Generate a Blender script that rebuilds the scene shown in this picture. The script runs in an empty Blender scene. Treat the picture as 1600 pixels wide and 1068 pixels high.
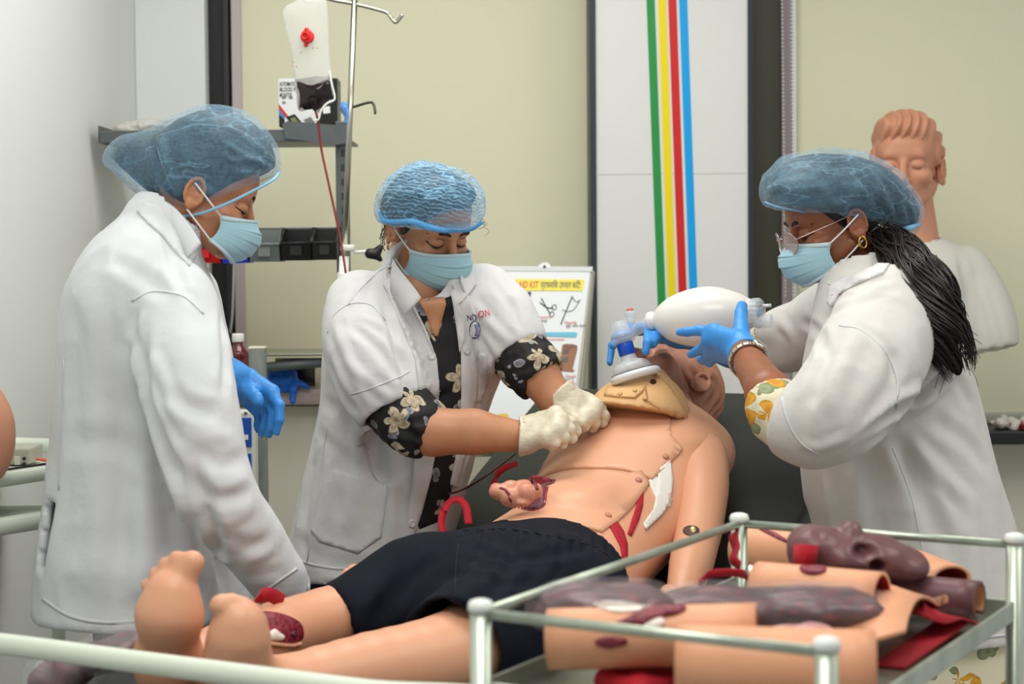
import bpy, bmesh, math, random
import numpy as np
from mathutils import Vector, Matrix
from mathutils.bvhtree import BVHTree
from mathutils.geometry import delaunay_2d_cdt

SC = bpy.context.scene
COL = SC.collection
rad = math.radians

# ------------------------------------------------------------------ camera, world, lamps, exposure
FPX = 2900.0                       # focal length in pixels of the 1600-wide frame
EYE = Vector((0.0, 0.0, 1.40))     # camera height
PITCH = math.atan(134 / FPX)
CAM_R = Matrix.Rotation(math.pi / 2 - PITCH, 3, 'X') @ Matrix.Rotation(rad(-0.45), 3, 'Z')
cd = bpy.data.cameras.new('camera')
cam = bpy.data.objects.new('camera', cd)
COL.objects.link(cam)
cam.matrix_world = Matrix.Translation(EYE) @ CAM_R.to_4x4()
cd.sensor_width = 36.0
cd.lens = FPX / 1600 * 36.0
cd.clip_start = 0.05
cd.dof.use_dof = True
cd.dof.focus_distance = 3.45
cd.dof.aperture_fstop = 4.8
SC.camera = cam

w = bpy.data.worlds.new('world')
SC.world = w
w.use_nodes = True
w.node_tree.nodes['Background'].inputs[0].default_value = (0.95, 0.98, 1.0, 1)
w.node_tree.nodes['Background'].inputs[1].default_value = 0.50

def area(name, loc, size, energy, color=(1, 1, 1), rot=(0, 0, 0)):
    l = bpy.data.lights.new(name, 'AREA')
    l.shape = 'RECTANGLE'
    l.size, l.size_y = size
    l.energy = energy
    l.color = color
    o = bpy.data.objects.new(name, l)
    o.location = loc
    o.rotation_euler = rot
    COL.objects.link(o)
    return o
area('ceiling_lamp', (-0.1, 1.6, 2.72), (1.2, 1.2), 26, (1.0, 0.985, 0.95))
area('ceiling_lamp', (-0.1, 3.6, 2.72), (1.2, 1.0), 22, (1.0, 0.985, 0.95))
area('ceiling_lamp', (1.7, 2.6, 2.72), (1.0, 1.2), 18, (1.0, 0.985, 0.95))

SC.view_settings.view_transform = 'Standard'
SC.view_settings.look = 'None'
SC.view_settings.gamma = 1.0
SC.view_settings.use_curve_mapping = False
SC.view_settings.exposure = 0.12

# ------------------------------------------------------------------ places
def ray(px, py):
    v = CAM_R @ Vector(((px - 800) / FPX, (534 - py) / FPX, -1.0))
    return v.normalized()

def P(px, py, y):
    """the world point seen at a pixel of the photograph, y metres into the room"""
    v = ray(px, py)
    return EYE + v * (y / v.y)

def PZ(px, py, z):
    v = ray(px, py)
    return EYE + v * ((z - EYE.z) / v.z)

def PX(px, py, x):
    v = ray(px, py)
    return EYE + v * (x / v.x)

def pixel(p):
    v = CAM_R.transposed() @ (Vector(p) - EYE)
    return (800 + FPX * v.x / -v.z, 534 - FPX * v.y / -v.z)

BU = Vector((0.454, 0.891, 0.0)).normalized()
BV = Vector((0.891, -0.454, 0.0)).normalized()
BO = Vector((-0.81, 2.49, 0.0))
HINGE = 1.23
SLOPE = 0.47
def BED(s, t, z):
    return BO + BU * s + BV * t + Vector((0, 0, z))
def bedz(s):
    return 0.765 + max(0.0, s - HINGE) * SLOPE

# ------------------------------------------------------------------ materials
def lin(c):
    out = []
    for v in c[:3]:
        v = v / 255.0
        out.append(v / 12.92 if v <= 0.04045 else ((v + 0.055) / 1.055) ** 2.4)
    return (*out, 1.0)

class NT:
    def __init__(self, name):
        self.m = bpy.data.materials.new(name)
        self.m.use_nodes = True
        self.t = self.m.node_tree
        self.b = self.t.nodes['Principled BSDF']
        self.out = self.t.nodes['Material Output']
        self.tc = None
    def n(self, typ, **kw):
        x = self.t.nodes.new(typ)
        for k, v in kw.items():
            setattr(x, k, v)
        return x
    def link(self, a, b):
        self.t.links.new(a, b)
    def coord(self, scale=(1, 1, 1), rot=(0, 0, 0)):
        if self.tc is None:
            self.tc = self.n('ShaderNodeTexCoord')
        mp = self.n('ShaderNodeMapping')
        mp.inputs['Scale'].default_value = scale
        mp.inputs['Rotation'].default_value = rot
        self.link(self.tc.outputs['Object'], mp.inputs['Vector'])
        return mp.outputs['Vector']
    def noise(self, scale, detail=3, rough=0.55, vec=None, dist=0.0):
        x = self.n('ShaderNodeTexNoise')
        x.inputs['Scale'].default_value = scale
        x.inputs['Detail'].default_value = detail
        x.inputs['Roughness'].default_value = rough
        x.inputs['Distortion'].default_value = dist
        self.link(vec if vec is not None else self.coord(), x.inputs['Vector'])
        return x
    def ramp(self, fac, stops):
        r = self.n('ShaderNodeValToRGB')
        e = r.color_ramp.elements
        while len(e) < len(stops):
            e.new(0.5)
        for k, (p, c) in enumerate(stops):
            e[k].position = p
            e[k].color = c
        self.link(fac, r.inputs[0])
        return r.outputs[0]
    def math(self, op, a, b=None, c=None):
        x = self.n('ShaderNodeMath', operation=op)
        for i, v in enumerate((a, b, c)):
            if v is None:
                continue
            if isinstance(v, (int, float)):
                x.inputs[i].default_value = v
            else:
                self.link(v, x.inputs[i])
        return x.outputs[0]
    def mix(self, fac, a, b):
        x = self.n('ShaderNodeMix', data_type='RGBA')
        for s, v in ((x.inputs[0], fac), (x.inputs[6], a), (x.inputs[7], b)):
            if isinstance(v, (int, float)):
                s.default_value = v
            elif isinstance(v, tuple):
                s.default_value = v
            else:
                self.link(v, s)
        return x.outputs[2]
    def bump(self, h, strength=0.3, dist=0.002):
        x = self.n('ShaderNodeBump')
        x.inputs['Strength'].default_value = strength
        x.inputs['Distance'].default_value = dist
        self.link(h, x.inputs['Height'])
        self.link(x.outputs[0], self.b.inputs['Normal'])
        return x

def M(name, c, rough=0.5, c2=None, nscale=20, metal=0.0, bump=None, spec=0.5, sheen=0.0, alpha=1.0, trans=0.0, ior=1.45, coat=0.0, sss=0.0, emit=0.0, stretch=(1, 1, 1)):
    t = NT(name)
    b = t.b
    b.inputs['Base Color'].default_value = lin(c)
    b.inputs['Roughness'].default_value = rough
    b.inputs['Metallic'].default_value = metal
    b.inputs['Specular IOR Level'].default_value = spec
    b.inputs['Sheen Weight'].default_value = sheen
    b.inputs['Alpha'].default_value = alpha
    b.inputs['Transmission Weight'].default_value = trans
    b.inputs['IOR'].default_value = ior
    b.inputs['Coat Weight'].default_value = coat
    if sss:
        b.inputs['Subsurface Weight'].default_value = sss
        b.inputs['Subsurface Radius'].default_value = (0.01, 0.004, 0.002)
        b.inputs['Subsurface Scale'].default_value = 1.0
    if emit:
        b.inputs['Emission Color'].default_value = lin(c)
        b.inputs['Emission Strength'].default_value = emit
    if c2:
        nz = t.noise(nscale, 4, vec=t.coord(stretch))
        t.link(t.ramp(nz.outputs[0], [(0.3, lin(c)), (0.7, lin(c2))]), b.inputs['Base Color'])
    if bump:
        nz = t.noise(bump[0], 4, vec=t.coord(stretch))
        t.bump(nz.outputs[0], bump[1], bump[2] if len(bump) > 2 else 0.002)
    return t.m

# ------------------------------------------------------------------ objects
def set_parent(o, parent):
    if parent is None:
        return
    o.parent = parent
    if parent.parent is None:
        o.matrix_parent_inverse = Matrix.Translation(-parent.location)

def to_mesh(name, V, F, smooth=True):
    me = bpy.data.meshes.new(name)
    V = np.asarray(V, dtype=np.float32)
    if isinstance(F, np.ndarray) and F.ndim == 2 and len(F):
        k = F.shape[1]
        me.vertices.add(len(V))
        me.vertices.foreach_set('co', V.ravel())
        me.loops.add(F.size)
        me.loops.foreach_set('vertex_index', F.astype(np.int32).ravel())
        me.polygons.add(len(F))
        me.polygons.foreach_set('loop_start', np.arange(0, F.size, k, dtype=np.int32))
        me.polygons.foreach_set('loop_total', np.full(len(F), k, dtype=np.int32))
        me.update(calc_edges=True)
        me.validate()
    else:
        me.from_pydata([tuple(map(float, v)) for v in V], [], [tuple(int(i) for i in f) for f in F])
    me.polygons.foreach_set('use_smooth', [bool(smooth)] * len(me.polygons))
    return me

def obj(name, geo, mat, parent=None, smooth=True, origin=None):
    """links geometry (vertices, faces) given in room coordinates as ONE object"""
    V, F = geo
    V = np.asarray(V, dtype=np.float64).reshape(-1, 3)
    if parent is None:
        if origin is None:
            origin = Vector(((V[:, 0].min() + V[:, 0].max()) / 2, (V[:, 1].min() + V[:, 1].max()) / 2, V[:, 2].min()))
        V = V - np.array(origin)
    me = to_mesh(name, V, F, smooth)
    me.materials.append(mat)
    o = bpy.data.objects.new(name, me)
    COL.objects.link(o)
    if parent is None:
        o.location = origin
    else:
        set_parent(o, parent)
    return o

def tag(o, label=None, cat=None, group=None, kind=None):
    if label: o['label'] = label
    if cat: o['category'] = cat
    if group: o['group'] = group
    if kind: o['kind'] = kind
    return o

def thing(name, loc, label, cat, group=None):
    o = bpy.data.objects.new(name, None)
    o.empty_display_size = 0.05
    o.location = loc
    COL.objects.link(o)
    return tag(o, label, cat, group)

def smoothmod(o, levels=1):
    m = o.modifiers.new('subdivision', 'SUBSURF')
    m.levels = m.render_levels = levels
    return o

# ------------------------------------------------------------------ geometry (all return vertices, faces)
def join(*gs):
    V, F, n = [], [], 0
    for v, f in gs:
        v = np.asarray(v, dtype=np.float64).reshape(-1, 3)
        V.append(v)
        F.extend([tuple(int(i) + n for i in q) for q in f])
        n += len(v)
    return np.vstack(V), F

def frame(x=None, z=None):
    """rotation whose first column is x and third as near z as it can be"""
    x = Vector(x).normalized()
    z = Vector(z)
    y = z.cross(x)
    if y.length < 1e-6:
        y = Vector((0, 1, 0)).cross(x)
    y.normalize()
    z = x.cross(y)
    return Matrix((x, y, z)).transposed()

def rbox(size, loc=(0, 0, 0), R=None, bevel=0.003, seg=2):
    bm = bmesh.new()
    bmesh.ops.create_cube(bm, size=1.0)
    for v in bm.verts:
        v.co = Vector((v.co.x * size[0], v.co.y * size[1], v.co.z * size[2]))
    if bevel > 0:
        bevel = min(bevel, min(size) * 0.45)
        bmesh.ops.bevel(bm, geom=bm.edges[:], offset=bevel, segments=seg, profile=0.5, affect='EDGES')
    bm.verts.index_update()
    loc = Vector(loc)
    V = [((R @ v.co) if R is not None else v.co) + loc for v in bm.verts]
    F = [[v.index for v in f.verts] for f in bm.faces]
    bm.free()
    return np.array([tuple(v) for v in V]), F

def span(a, b, bevel=0.003):
    a, b = Vector(a), Vector(b)
    return rbox([abs(b[i] - a[i]) for i in range(3)], (a + b) / 2, None, bevel)

def catmull(pts, n):
    pts = np.asarray([list(p) for p in pts], dtype=float)
    if len(pts) < 3:
        t = np.linspace(0, 1, n)[:, None]
        return pts[0] * (1 - t) + pts[-1] * t
    p = np.vstack([2 * pts[0] - pts[1], pts, 2 * pts[-1] - pts[-2]])
    u = np.linspace(0, len(pts) - 1 - 1e-9, n)
    i = u.astype(int)
    f = (u - i)[:, None]
    a, b, c, d = p[i], p[i + 1], p[i + 2], p[i + 3]
    return 0.5 * (2 * b + (c - a) * f + (2 * a - 5 * b + 4 * c - d) * f ** 2 + (3 * b - a - 3 * c + d) * f ** 3)

def tube(pts, r, n=10, seg=None, caps=True, flat=None, up=None):
    """a round (or, with flat, oval) tube along a smooth path; r one radius or one per point"""
    rr = np.array([r] * len(pts) if np.isscalar(r) else r, dtype=float)
    seg = seg or (2 if len(pts) == 2 else 6 * (len(pts) - 1) + 1)
    C = catmull(pts, seg)
    R = np.interp(np.linspace(0, 1, seg), np.linspace(0, 1, len(rr)), rr)
    T = np.gradient(C, axis=0)
    T /= np.linalg.norm(T, axis=1)[:, None] + 1e-12
    a = np.array(up if up is not None else ((0, 0, 1) if abs(T[0][2]) < 0.9 else (0, 1, 0)), dtype=float)
    V = []
    ang = np.arange(n) * 2 * math.pi / n
    for i in range(seg):
        a = a - T[i] * a.dot(T[i])
        a /= np.linalg.norm(a) + 1e-12
        b = np.cross(T[i], a)
        fl = flat if flat else 1.0
        for q in ang:
            V.append(C[i] + R[i] * (math.cos(q) * b + math.sin(q) * a * fl))
    F = []
    for i in range(seg - 1):
        for j in range(n):
            k = (j + 1) % n
            F.append((i * n + j, i * n + k, (i + 1) * n + k, (i + 1) * n + j))
    if caps:
        F.append(tuple(range(n - 1, -1, -1)))
        F.append(tuple((seg - 1) * n + j for j in range(n)))
    return np.array(V), F

def ribbon(pts, width, thick, side, seg=None):
    """a flat strap along a path; side is the direction across it (one, or one per point)"""
    seg = seg or 8 * (len(pts) - 1) + 1
    C = catmull(pts, seg)
    T = np.gradient(C, axis=0)
    T /= np.linalg.norm(T, axis=1)[:, None] + 1e-12
    s = np.asarray([list(x) for x in side], dtype=float) if not np.isscalar(side[0]) else np.asarray([list(side)], dtype=float)
    V, F = [], []
    for i in range(seg):
        u = i / (seg - 1) * (len(s) - 1)
        k = min(int(u), len(s) - 1)
        k2 = min(k + 1, len(s) - 1)
        a = s[k] * (1 - u + k) + s[k2] * (u - k)
        a = a - T[i] * a.dot(T[i])
        a /= np.linalg.norm(a) + 1e-12
        b = np.cross(T[i], a)
        for x, y in ((-1, -1), (1, -1), (1, 1), (-1, 1)):
            V.append(C[i] + a * x * width / 2 + b * y * thick / 2)
    for i in range(seg - 1):
        for j in range(4):
            k = (j + 1) % 4
            F.append((i * 4 + j, i * 4 + k, (i + 1) * 4 + k, (i + 1) * 4 + j))
    F.append((3, 2, 1, 0))
    F.append(tuple((seg - 1) * 4 + j for j in range(4)))
    return np.array(V), F

def lathe(prof, loc, axis=(0, 0, 1), n=24, caps=True, sq=1.0, up=(0, 0, 1)):
    """profile of (radius, height) turned about an axis through loc"""
    R = frame(axis, up if abs(Vector(axis).normalized().dot(Vector(up))) < 0.95 else (1, 0, 0))
    V, F = [], []
    for r, z in prof:
        for j in range(n):
            a = 2 * math.pi * j / n
            V.append(tuple(Vector(loc) + R @ Vector((z, r * math.cos(a) * sq, r * math.sin(a)))))
    m = len(prof)
    for i in range(m - 1):
        for j in range(n):
            k = (j + 1) % n
            F.append((i * n + j, i * n + k, (i + 1) * n + k, (i + 1) * n + j))
    if caps:
        F.append(tuple(range(n - 1, -1, -1)))
        F.append(tuple((m - 1) * n + j for j in range(n)))
    return np.array(V), F

def ball(loc, r, n=12, R=None):
    r = (r, r, r) if np.isscalar(r) else r
    V, F = [], []
    m = n // 2
    for i in range(m + 1):
        th = math.pi * i / m
        for j in range(n):
            a = 2 * math.pi * j / n
            v = Vector((r[0] * math.sin(th) * math.cos(a), r[1] * math.sin(th) * math.sin(a), r[2] * math.cos(th)))
            if R is not None:
                v = R @ v
            V.append(tuple(v + Vector(loc)))
    for i in range(m):
        for j in range(n):
            k = (j + 1) % n
            F.append((i * n + j, (i + 1) * n + j, (i + 1) * n + k, i * n + k))
    return np.array(V), F

def prism(poly3, depth):
    """a flat outline of points in space given thickness along a vector"""
    A = [Vector(p) for p in poly3]
    d = Vector(depth)
    n = len(A)
    V = [tuple(p) for p in A] + [tuple(p + d) for p in A]
    F = [tuple(range(n)), tuple(range(2 * n - 1, n - 1, -1))]
    for i in range(n):
        j = (i + 1) % n
        F.append((j, i, n + i, n + j))
    nf = (A[1] - A[0]).cross(A[2] - A[0])
    if nf.dot(d) > 0:
        F = [tuple(reversed(f)) for f in F]
    return np.array(V), F

def circle2(cx, cy, rx, ry=None, n=20, a0=0, a1=2 * math.pi, rot=0):
    ry = ry or rx
    out = []
    for i in range(n):
        a = a0 + (a1 - a0) * i / (n if abs(a1 - a0 - 2 * math.pi) < 1e-6 else n - 1)
        x, y = rx * math.cos(a), ry * math.sin(a)
        out.append((cx + x * math.cos(rot) - y * math.sin(rot), cy + x * math.sin(rot) + y * math.cos(rot)))
    return out

_fonts = {}
def text2(s, size=1.0, bold=0.0, align='LEFT'):
    """flat lettering as (2-D points, triangles), baseline at 0"""
    c = bpy.data.curves.new('text', 'FONT')
    c.body = s
    c.size = size
    c.offset = bold
    c.align_x = align
    c.resolution_u = 3
    o = bpy.data.objects.new('text', c)
    COL.objects.link(o)
    dg = bpy.context.evaluated_depsgraph_get()
    me = bpy.data.meshes.new_from_object(o.evaluated_get(dg))
    V = [(v.co.x, v.co.y) for v in me.vertices]
    F = [tuple(p.vertices) for p in me.polygons]
    bpy.data.objects.remove(o)
    bpy.data.curves.remove(c)
    bpy.data.meshes.remove(me)
    return V, F
# ------------------------------------------------------------------ solids blended in a grid of distances, then meshed
def smin(a, b, k):
    if k <= 0:
        return np.minimum(a, b)
    h = np.maximum(k - np.abs(a - b), 0.0)
    return np.minimum(a, b) - h * h / (4 * k)

def np3(p):
    return np.array([float(p[0]), float(p[1]), float(p[2])])

class Vol:
    def __init__(self, lo, hi, h):
        self.lo = np3(lo)
        self.h = h
        self.n = np.ceil((np3(hi) - self.lo) / h).astype(int) + 1
        self.D = np.full(self.n, 1.0, np.float32)
        self.ax = [(self.lo[i] + h * np.arange(self.n[i])).astype(np.float32) for i in range(3)]
    def put(self, fn, lo, hi, k=0.0, cut=False):
        m = k + 3 * self.h
        a = np.clip(np.floor((np3(lo) - m - self.lo) / self.h).astype(int), 0, self.n)
        b = np.clip(np.ceil((np3(hi) + m - self.lo) / self.h).astype(int) + 1, 0, self.n)
        if (b <= a).any():
            return self
        sl = tuple(slice(a[i], b[i]) for i in range(3))
        X = self.ax[0][sl[0]][:, None, None]
        Y = self.ax[1][sl[1]][None, :, None]
        Z = self.ax[2][sl[2]][None, None, :]
        d = fn(X, Y, Z).astype(np.float32)
        A = self.D[sl]
        self.D[sl] = -smin(-A, d, k) if cut else smin(A, d, k)
        return self
    def cone(self, p, q, r1, r2=None, k=0.0, cut=False, flat=None):
        """a limb between two points; flat = (direction, factor) thins it along a direction"""
        p, q = np3(p), np3(q)
        r2 = r1 if r2 is None else r2
        f = None
        s = 1.0
        if flat is not None:
            f = np3(flat[0]); f = f / np.linalg.norm(f)
            s = flat[1]
        ab = q - p
        L2 = float(ab.dot(ab)) + 1e-12
        def fn(X, Y, Z):
            x, y, z = X - p[0], Y - p[1], Z - p[2]
            t = np.clip((x * ab[0] + y * ab[1] + z * ab[2]) / L2, 0, 1)
            x, y, z = x - t * ab[0], y - t * ab[1], z - t * ab[2]
            if f is None:
                d = np.sqrt(x * x + y * y + z * z)
                return d - (r1 + (r2 - r1) * t)
            w = x * f[0] + y * f[1] + z * f[2]
            d2 = x * x + y * y + z * z - w * w
            d = np.sqrt(np.maximum(d2, 0) + (w / s) ** 2)
            return (d - (r1 + (r2 - r1) * t)) * min(1.0, 0.5 + 0.5 * s)
        m = max(r1, r2)
        return self.put(fn, np.minimum(p, q) - m, np.maximum(p, q) + m, k, cut)
    def chain(self, pts, rs, k=0.0, flat=None, n=None, cut=False):
        pts = np.array([list(p) for p in pts], dtype=float)
        rs = np.array(rs, dtype=float)
        if n:
            u = np.linspace(0, len(pts) - 1, n)
            rs = np.interp(u, np.arange(len(pts)), rs)
            pts = catmull(pts, n)
        for i in range(len(pts) - 1):
            self.cone(pts[i], pts[i + 1], rs[i], rs[i + 1], k, cut, flat)
        return self
    def ell(self, c, r, R=None, k=0.0, cut=False):
        c = np3(c)
        r = np.array([r, r, r] if np.isscalar(r) else list(r), dtype=float)
        M_ = np.array(R.transposed()) if R is not None else np.eye(3)
        def fn(X, Y, Z):
            x, y, z = X - c[0], Y - c[1], Z - c[2]
            u = M_[0, 0] * x + M_[0, 1] * y + M_[0, 2] * z
            v = M_[1, 0] * x + M_[1, 1] * y + M_[1, 2] * z
            t = M_[2, 0] * x + M_[2, 1] * y + M_[2, 2] * z
            k0 = np.sqrt((u / r[0]) ** 2 + (v / r[1]) ** 2 + (t / r[2]) ** 2)
            k1 = np.sqrt((u / r[0] ** 2) ** 2 + (v / r[1] ** 2) ** 2 + (t / r[2] ** 2) ** 2)
            return k0 * (k0 - 1) / (k1 + 1e-9)
        e = np.sqrt(((np.abs(M_.T) * r) ** 2).sum(1)) if R is not None else r
        return self.put(fn, c - e, c + e, k, cut)
    def box(self, c, half, R=None, rnd=0.005, k=0.0, cut=False):
        c = np3(c)
        hs = np.array(half, dtype=float) - rnd
        M_ = np.array(R.transposed()) if R is not None else np.eye(3)
        def fn(X, Y, Z):
            x, y, z = X - c[0], Y - c[1], Z - c[2]
            q = [np.abs(M_[i, 0] * x + M_[i, 1] * y + M_[i, 2] * z) - hs[i] for i in range(3)]
            o = np.sqrt(sum(np.maximum(a, 0) ** 2 for a in q))
            return o + np.minimum(np.maximum(np.maximum(q[0], q[1]), q[2]), 0) - rnd
        e = np.abs(M_.T) @ (hs + rnd)
        return self.put(fn, c - e, c + e, k, cut)
    def stack(self, secs, k=0.0, n=2.2, cut=False, cap=0.0):
        """horizontal oval sections (x, y, z, half width, half depth), smoothly joined upwards"""
        S = np.array(sorted([list(s) for s in secs], key=lambda s: s[2]), dtype=float)
        D = catmull(S, 12 * (len(S) - 1) + 1)
        D = D[np.argsort(D[:, 2])]
        def fn(X, Y, Z):
            z = Z[0, 0, :]
            g = [np.interp(z, D[:, 2], D[:, i]).astype(np.float32)[None, None, :] for i in (0, 1, 3, 4)]
            u, v = np.abs(X - g[0]) / g[2], np.abs(Y - g[1]) / g[3]
            q = (u ** n + v ** n) ** (1.0 / n)
            d = (q - 1) * np.minimum(g[2], g[3]) * 0.9
            return np.maximum(d, np.maximum(S[0, 2] - Z, Z - S[-1, 2]))
        m = S[:, 3:5].max()
        lo = [S[:, 0].min() - m, S[:, 1].min() - m, S[0, 2]]
        hi = [S[:, 0].max() + m, S[:, 1].max() + m, S[-1, 2]]
        return self.put(fn, lo, hi, k, cut)
    def plane(self, p, nrm, k=0.0):
        """removes everything on the side the normal points to"""
        p, nrm = np3(p), np3(nrm)
        nrm = nrm / np.linalg.norm(nrm)
        X, Y, Z = self.ax[0][:, None, None], self.ax[1][None, :, None], self.ax[2][None, None, :]
        d = ((X - p[0]) * nrm[0] + (Y - p[1]) * nrm[1] + (Z - p[2]) * nrm[2]).astype(np.float32)
        self.D = -smin(-self.D, -d, k)
        return self
    def plane_pair(self, a, b, k=0.0):
        """removes only what lies beyond both planes"""
        ds = []
        for p, nrm in (a, b):
            p, nrm = np3(p), np3(nrm)
            nrm = nrm / np.linalg.norm(nrm)
            X, Y, Z = self.ax[0][:, None, None], self.ax[1][None, :, None], self.ax[2][None, None, :]
            ds.append(((X - p[0]) * nrm[0] + (Y - p[1]) * nrm[1] + (Z - p[2]) * nrm[2]).astype(np.float32))
        d = smin(ds[0], ds[1], k)
        self.D = -smin(-self.D, -d, k)
        return self
    def dent(self, lo, hi, fn):
        """adds fn(x, y, z) metres to the distances (positive carves)"""
        a = np.clip(np.floor((np3(lo) - self.lo) / self.h).astype(int), 0, self.n)
        b = np.clip(np.ceil((np3(hi) - self.lo) / self.h).astype(int) + 1, 0, self.n)
        sl = tuple(slice(a[i], b[i]) for i in range(3))
        self.D[sl] += fn(self.ax[0][sl[0]][:, None, None], self.ax[1][sl[1]][None, :, None], self.ax[2][sl[2]][None, None, :]).astype(np.float32)
        return self
    def geo(self, smooth=2, iso=0.0):
        D = self.D - iso
        for i in range(3):
            for e in (0, -1):
                s = [slice(None)] * 3
                s[i] = e
                D[tuple(s)] = np.maximum(D[tuple(s)], 1e-4)
        V, F = surfnets(D, self.lo, self.h)
        if smooth:
            V = relax(V, F, smooth)
        return V, F

OFF8 = [(i, j, k) for i in (0, 1) for j in (0, 1) for k in (0, 1)]
def surfnets(D, lo, h):
    S = D < 0
    c = np.zeros([n - 1 for n in D.shape], np.uint8)
    nx, ny, nz = D.shape
    for i, j, k in OFF8:
        c += S[i:nx - 1 + i, j:ny - 1 + j, k:nz - 1 + k]
    m = (c > 0) & (c < 8)
    I = np.argwhere(m)
    vals = {o: D[I[:, 0] + o[0], I[:, 1] + o[1], I[:, 2] + o[2]].astype(np.float64) for o in OFF8}
    acc = np.zeros((len(I), 3))
    cnt = np.zeros(len(I))
    for a in OFF8:
        for ax in range(3):
            if a[ax]:
                continue
            b = tuple(a[q] + (1 if q == ax else 0) for q in range(3))
            va, vb = vals[a], vals[b]
            x = (va < 0) != (vb < 0)
            t = np.where(x, va / np.where(x, va - vb, 1.0), 0)
            for q in range(3):
                acc[:, q] += np.where(x, a[q] + (t if q == ax else 0), 0)
            cnt += x
    V = lo + h * (I + acc / cnt[:, None])
    vid = np.full(m.shape, -1, np.int64)
    vid[m] = np.arange(len(I))
    Fs = []
    for ax in range(3):
        u, v = [(1, 2), (2, 0), (0, 1)][ax]
        sa = [slice(1, -1)] * 3
        sb = [slice(1, -1)] * 3
        sa[ax], sb[ax] = slice(0, -1), slice(1, None)
        A, B = S[tuple(sa)], S[tuple(sb)]
        e = np.argwhere(A != B)
        if not len(e):
            continue
        fl = A[e[:, 0], e[:, 1], e[:, 2]]
        e = e + 1
        e[:, ax] -= 1
        def cell(du, dv):
            x = e.copy()
            x[:, u] += du
            x[:, v] += dv
            return vid[x[:, 0], x[:, 1], x[:, 2]]
        q = np.stack([cell(-1, -1), cell(0, -1), cell(0, 0), cell(-1, 0)], 1)
        q[~fl] = q[~fl][:, ::-1]
        Fs.append(q)
    F = np.vstack(Fs)
    return V, F

def edges_of(F):
    E = np.vstack([F[:, [i, (i + 1) % F.shape[1]]] for i in range(F.shape[1])])
    E = np.sort(E, axis=1)
    return np.unique(E, axis=0)

def relax(V, F, n=2, lam=0.5, E=None):
    E = edges_of(F) if E is None else E
    N = len(V)
    deg = np.bincount(E.ravel(), minlength=N).astype(float)[:, None] + 1e-9
    for it in range(n):
        S = np.stack([np.bincount(E[:, 0], V[E[:, 1], q], N) + np.bincount(E[:, 1], V[E[:, 0], q], N) for q in range(3)], 1)
        V = V + (lam if it % 2 == 0 else lam * 0.9) * (S / deg - V) * (1 if n < 3 or it % 2 == 0 else -0.95)
    return V

def normals_of(V, F):
    if not isinstance(F, np.ndarray):
        F = np.array([f[i:i + 1] + f[j:j + 1] + f[j + 1:j + 2] for f in map(tuple, F) for i in (0,) for j in range(1, len(f) - 1)])
    a, b, c, d = V[F[:, 0]], V[F[:, 1]], V[F[:, 2]], V[F[:, -1]]
    n = np.cross(c - a, d - b)
    N = np.zeros_like(V)
    for i in range(F.shape[1]):
        for q in range(3):
            N[:, q] += np.bincount(F[:, i], n[:, q], len(V))
    return N / (np.linalg.norm(N, axis=1)[:, None] + 1e-12)

_tab = {}
def vnoise(Pt, freq, seed=0):
    """smooth value noise in -1..1 at points (n, 3)"""
    if seed not in _tab:
        _tab[seed] = np.random.RandomState(seed + 11).rand(32, 32, 32) * 2 - 1
    T = _tab[seed]
    q = np.asarray(Pt) * np.asarray(freq) + 100.0
    i = np.floor(q).astype(int)
    f = q - i
    f = f * f * (3 - 2 * f)
    out = 0
    for a, b, c in OFF8:
        w = (f[:, 0] if a else 1 - f[:, 0]) * (f[:, 1] if b else 1 - f[:, 1]) * (f[:, 2] if c else 1 - f[:, 2])
        out = out + w * T[(i[:, 0] + a) % 32, (i[:, 1] + b) % 32, (i[:, 2] + c) % 32]
    return out

def bvh_of(V, F):
    return BVHTree.FromPolygons([tuple(v) for v in V], [tuple(int(i) for i in f) for f in F])

def folds(V, F, strokes, bvh=None):
    """presses creases into cloth: strokes of (points seen in the photograph, width m, height m)"""
    bvh = bvh or bvh_of(V, F)
    N = normals_of(V, F)
    D = np.zeros(len(V))
    for pts, wd, amp in strokes:
        q = catmull([(x, y, 0) for x, y in pts], max(8, 5 * len(pts)))
        C = []
        for x, y, _ in q:
            h = bvh.ray_cast(EYE, ray(x, y))
            if h[0] is not None:
                C.append(np3(h[0]))
        if len(C) < 2:
            continue
        C = np.array(C)
        lo, hi = C.min(0) - 3 * wd, C.max(0) + 3 * wd
        idx = np.where(((V > lo) & (V < hi)).all(1))[0]
        if not len(idx):
            continue
        X = V[idx]
        best = np.full(len(idx), 9.0)
        tt = np.zeros(len(idx))
        nn = len(C) - 1
        for i in range(nn):
            ab = C[i + 1] - C[i]
            if ab.dot(ab) > 0.0036:
                continue
            t = np.clip(((X - C[i]) @ ab) / (ab.dot(ab) + 1e-12), 0, 1)
            d = np.linalg.norm(X - C[i] - t[:, None] * ab, axis=1)
            b = d < best
            best[b] = d[b]
            tt[b] = (i + t[b]) / nn
        taper = np.clip(np.minimum(tt, 1 - tt) * 5 + 0.15, 0, 1)
        g = best / wd
        prof = np.exp(-g * g) - 0.35 * np.exp(-((g - 1.8) / 0.7) ** 2)
        D[idx] += amp * prof * taper
    return V + N * D[:, None]

def rumple(V, F, amp, freq, seed=1, sharp=False):
    N = normals_of(V, F)
    a = vnoise(V, freq, seed)
    if sharp:
        a = 1 - 2 * np.abs(a)
    return V + N * (amp * a)[:, None]

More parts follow.
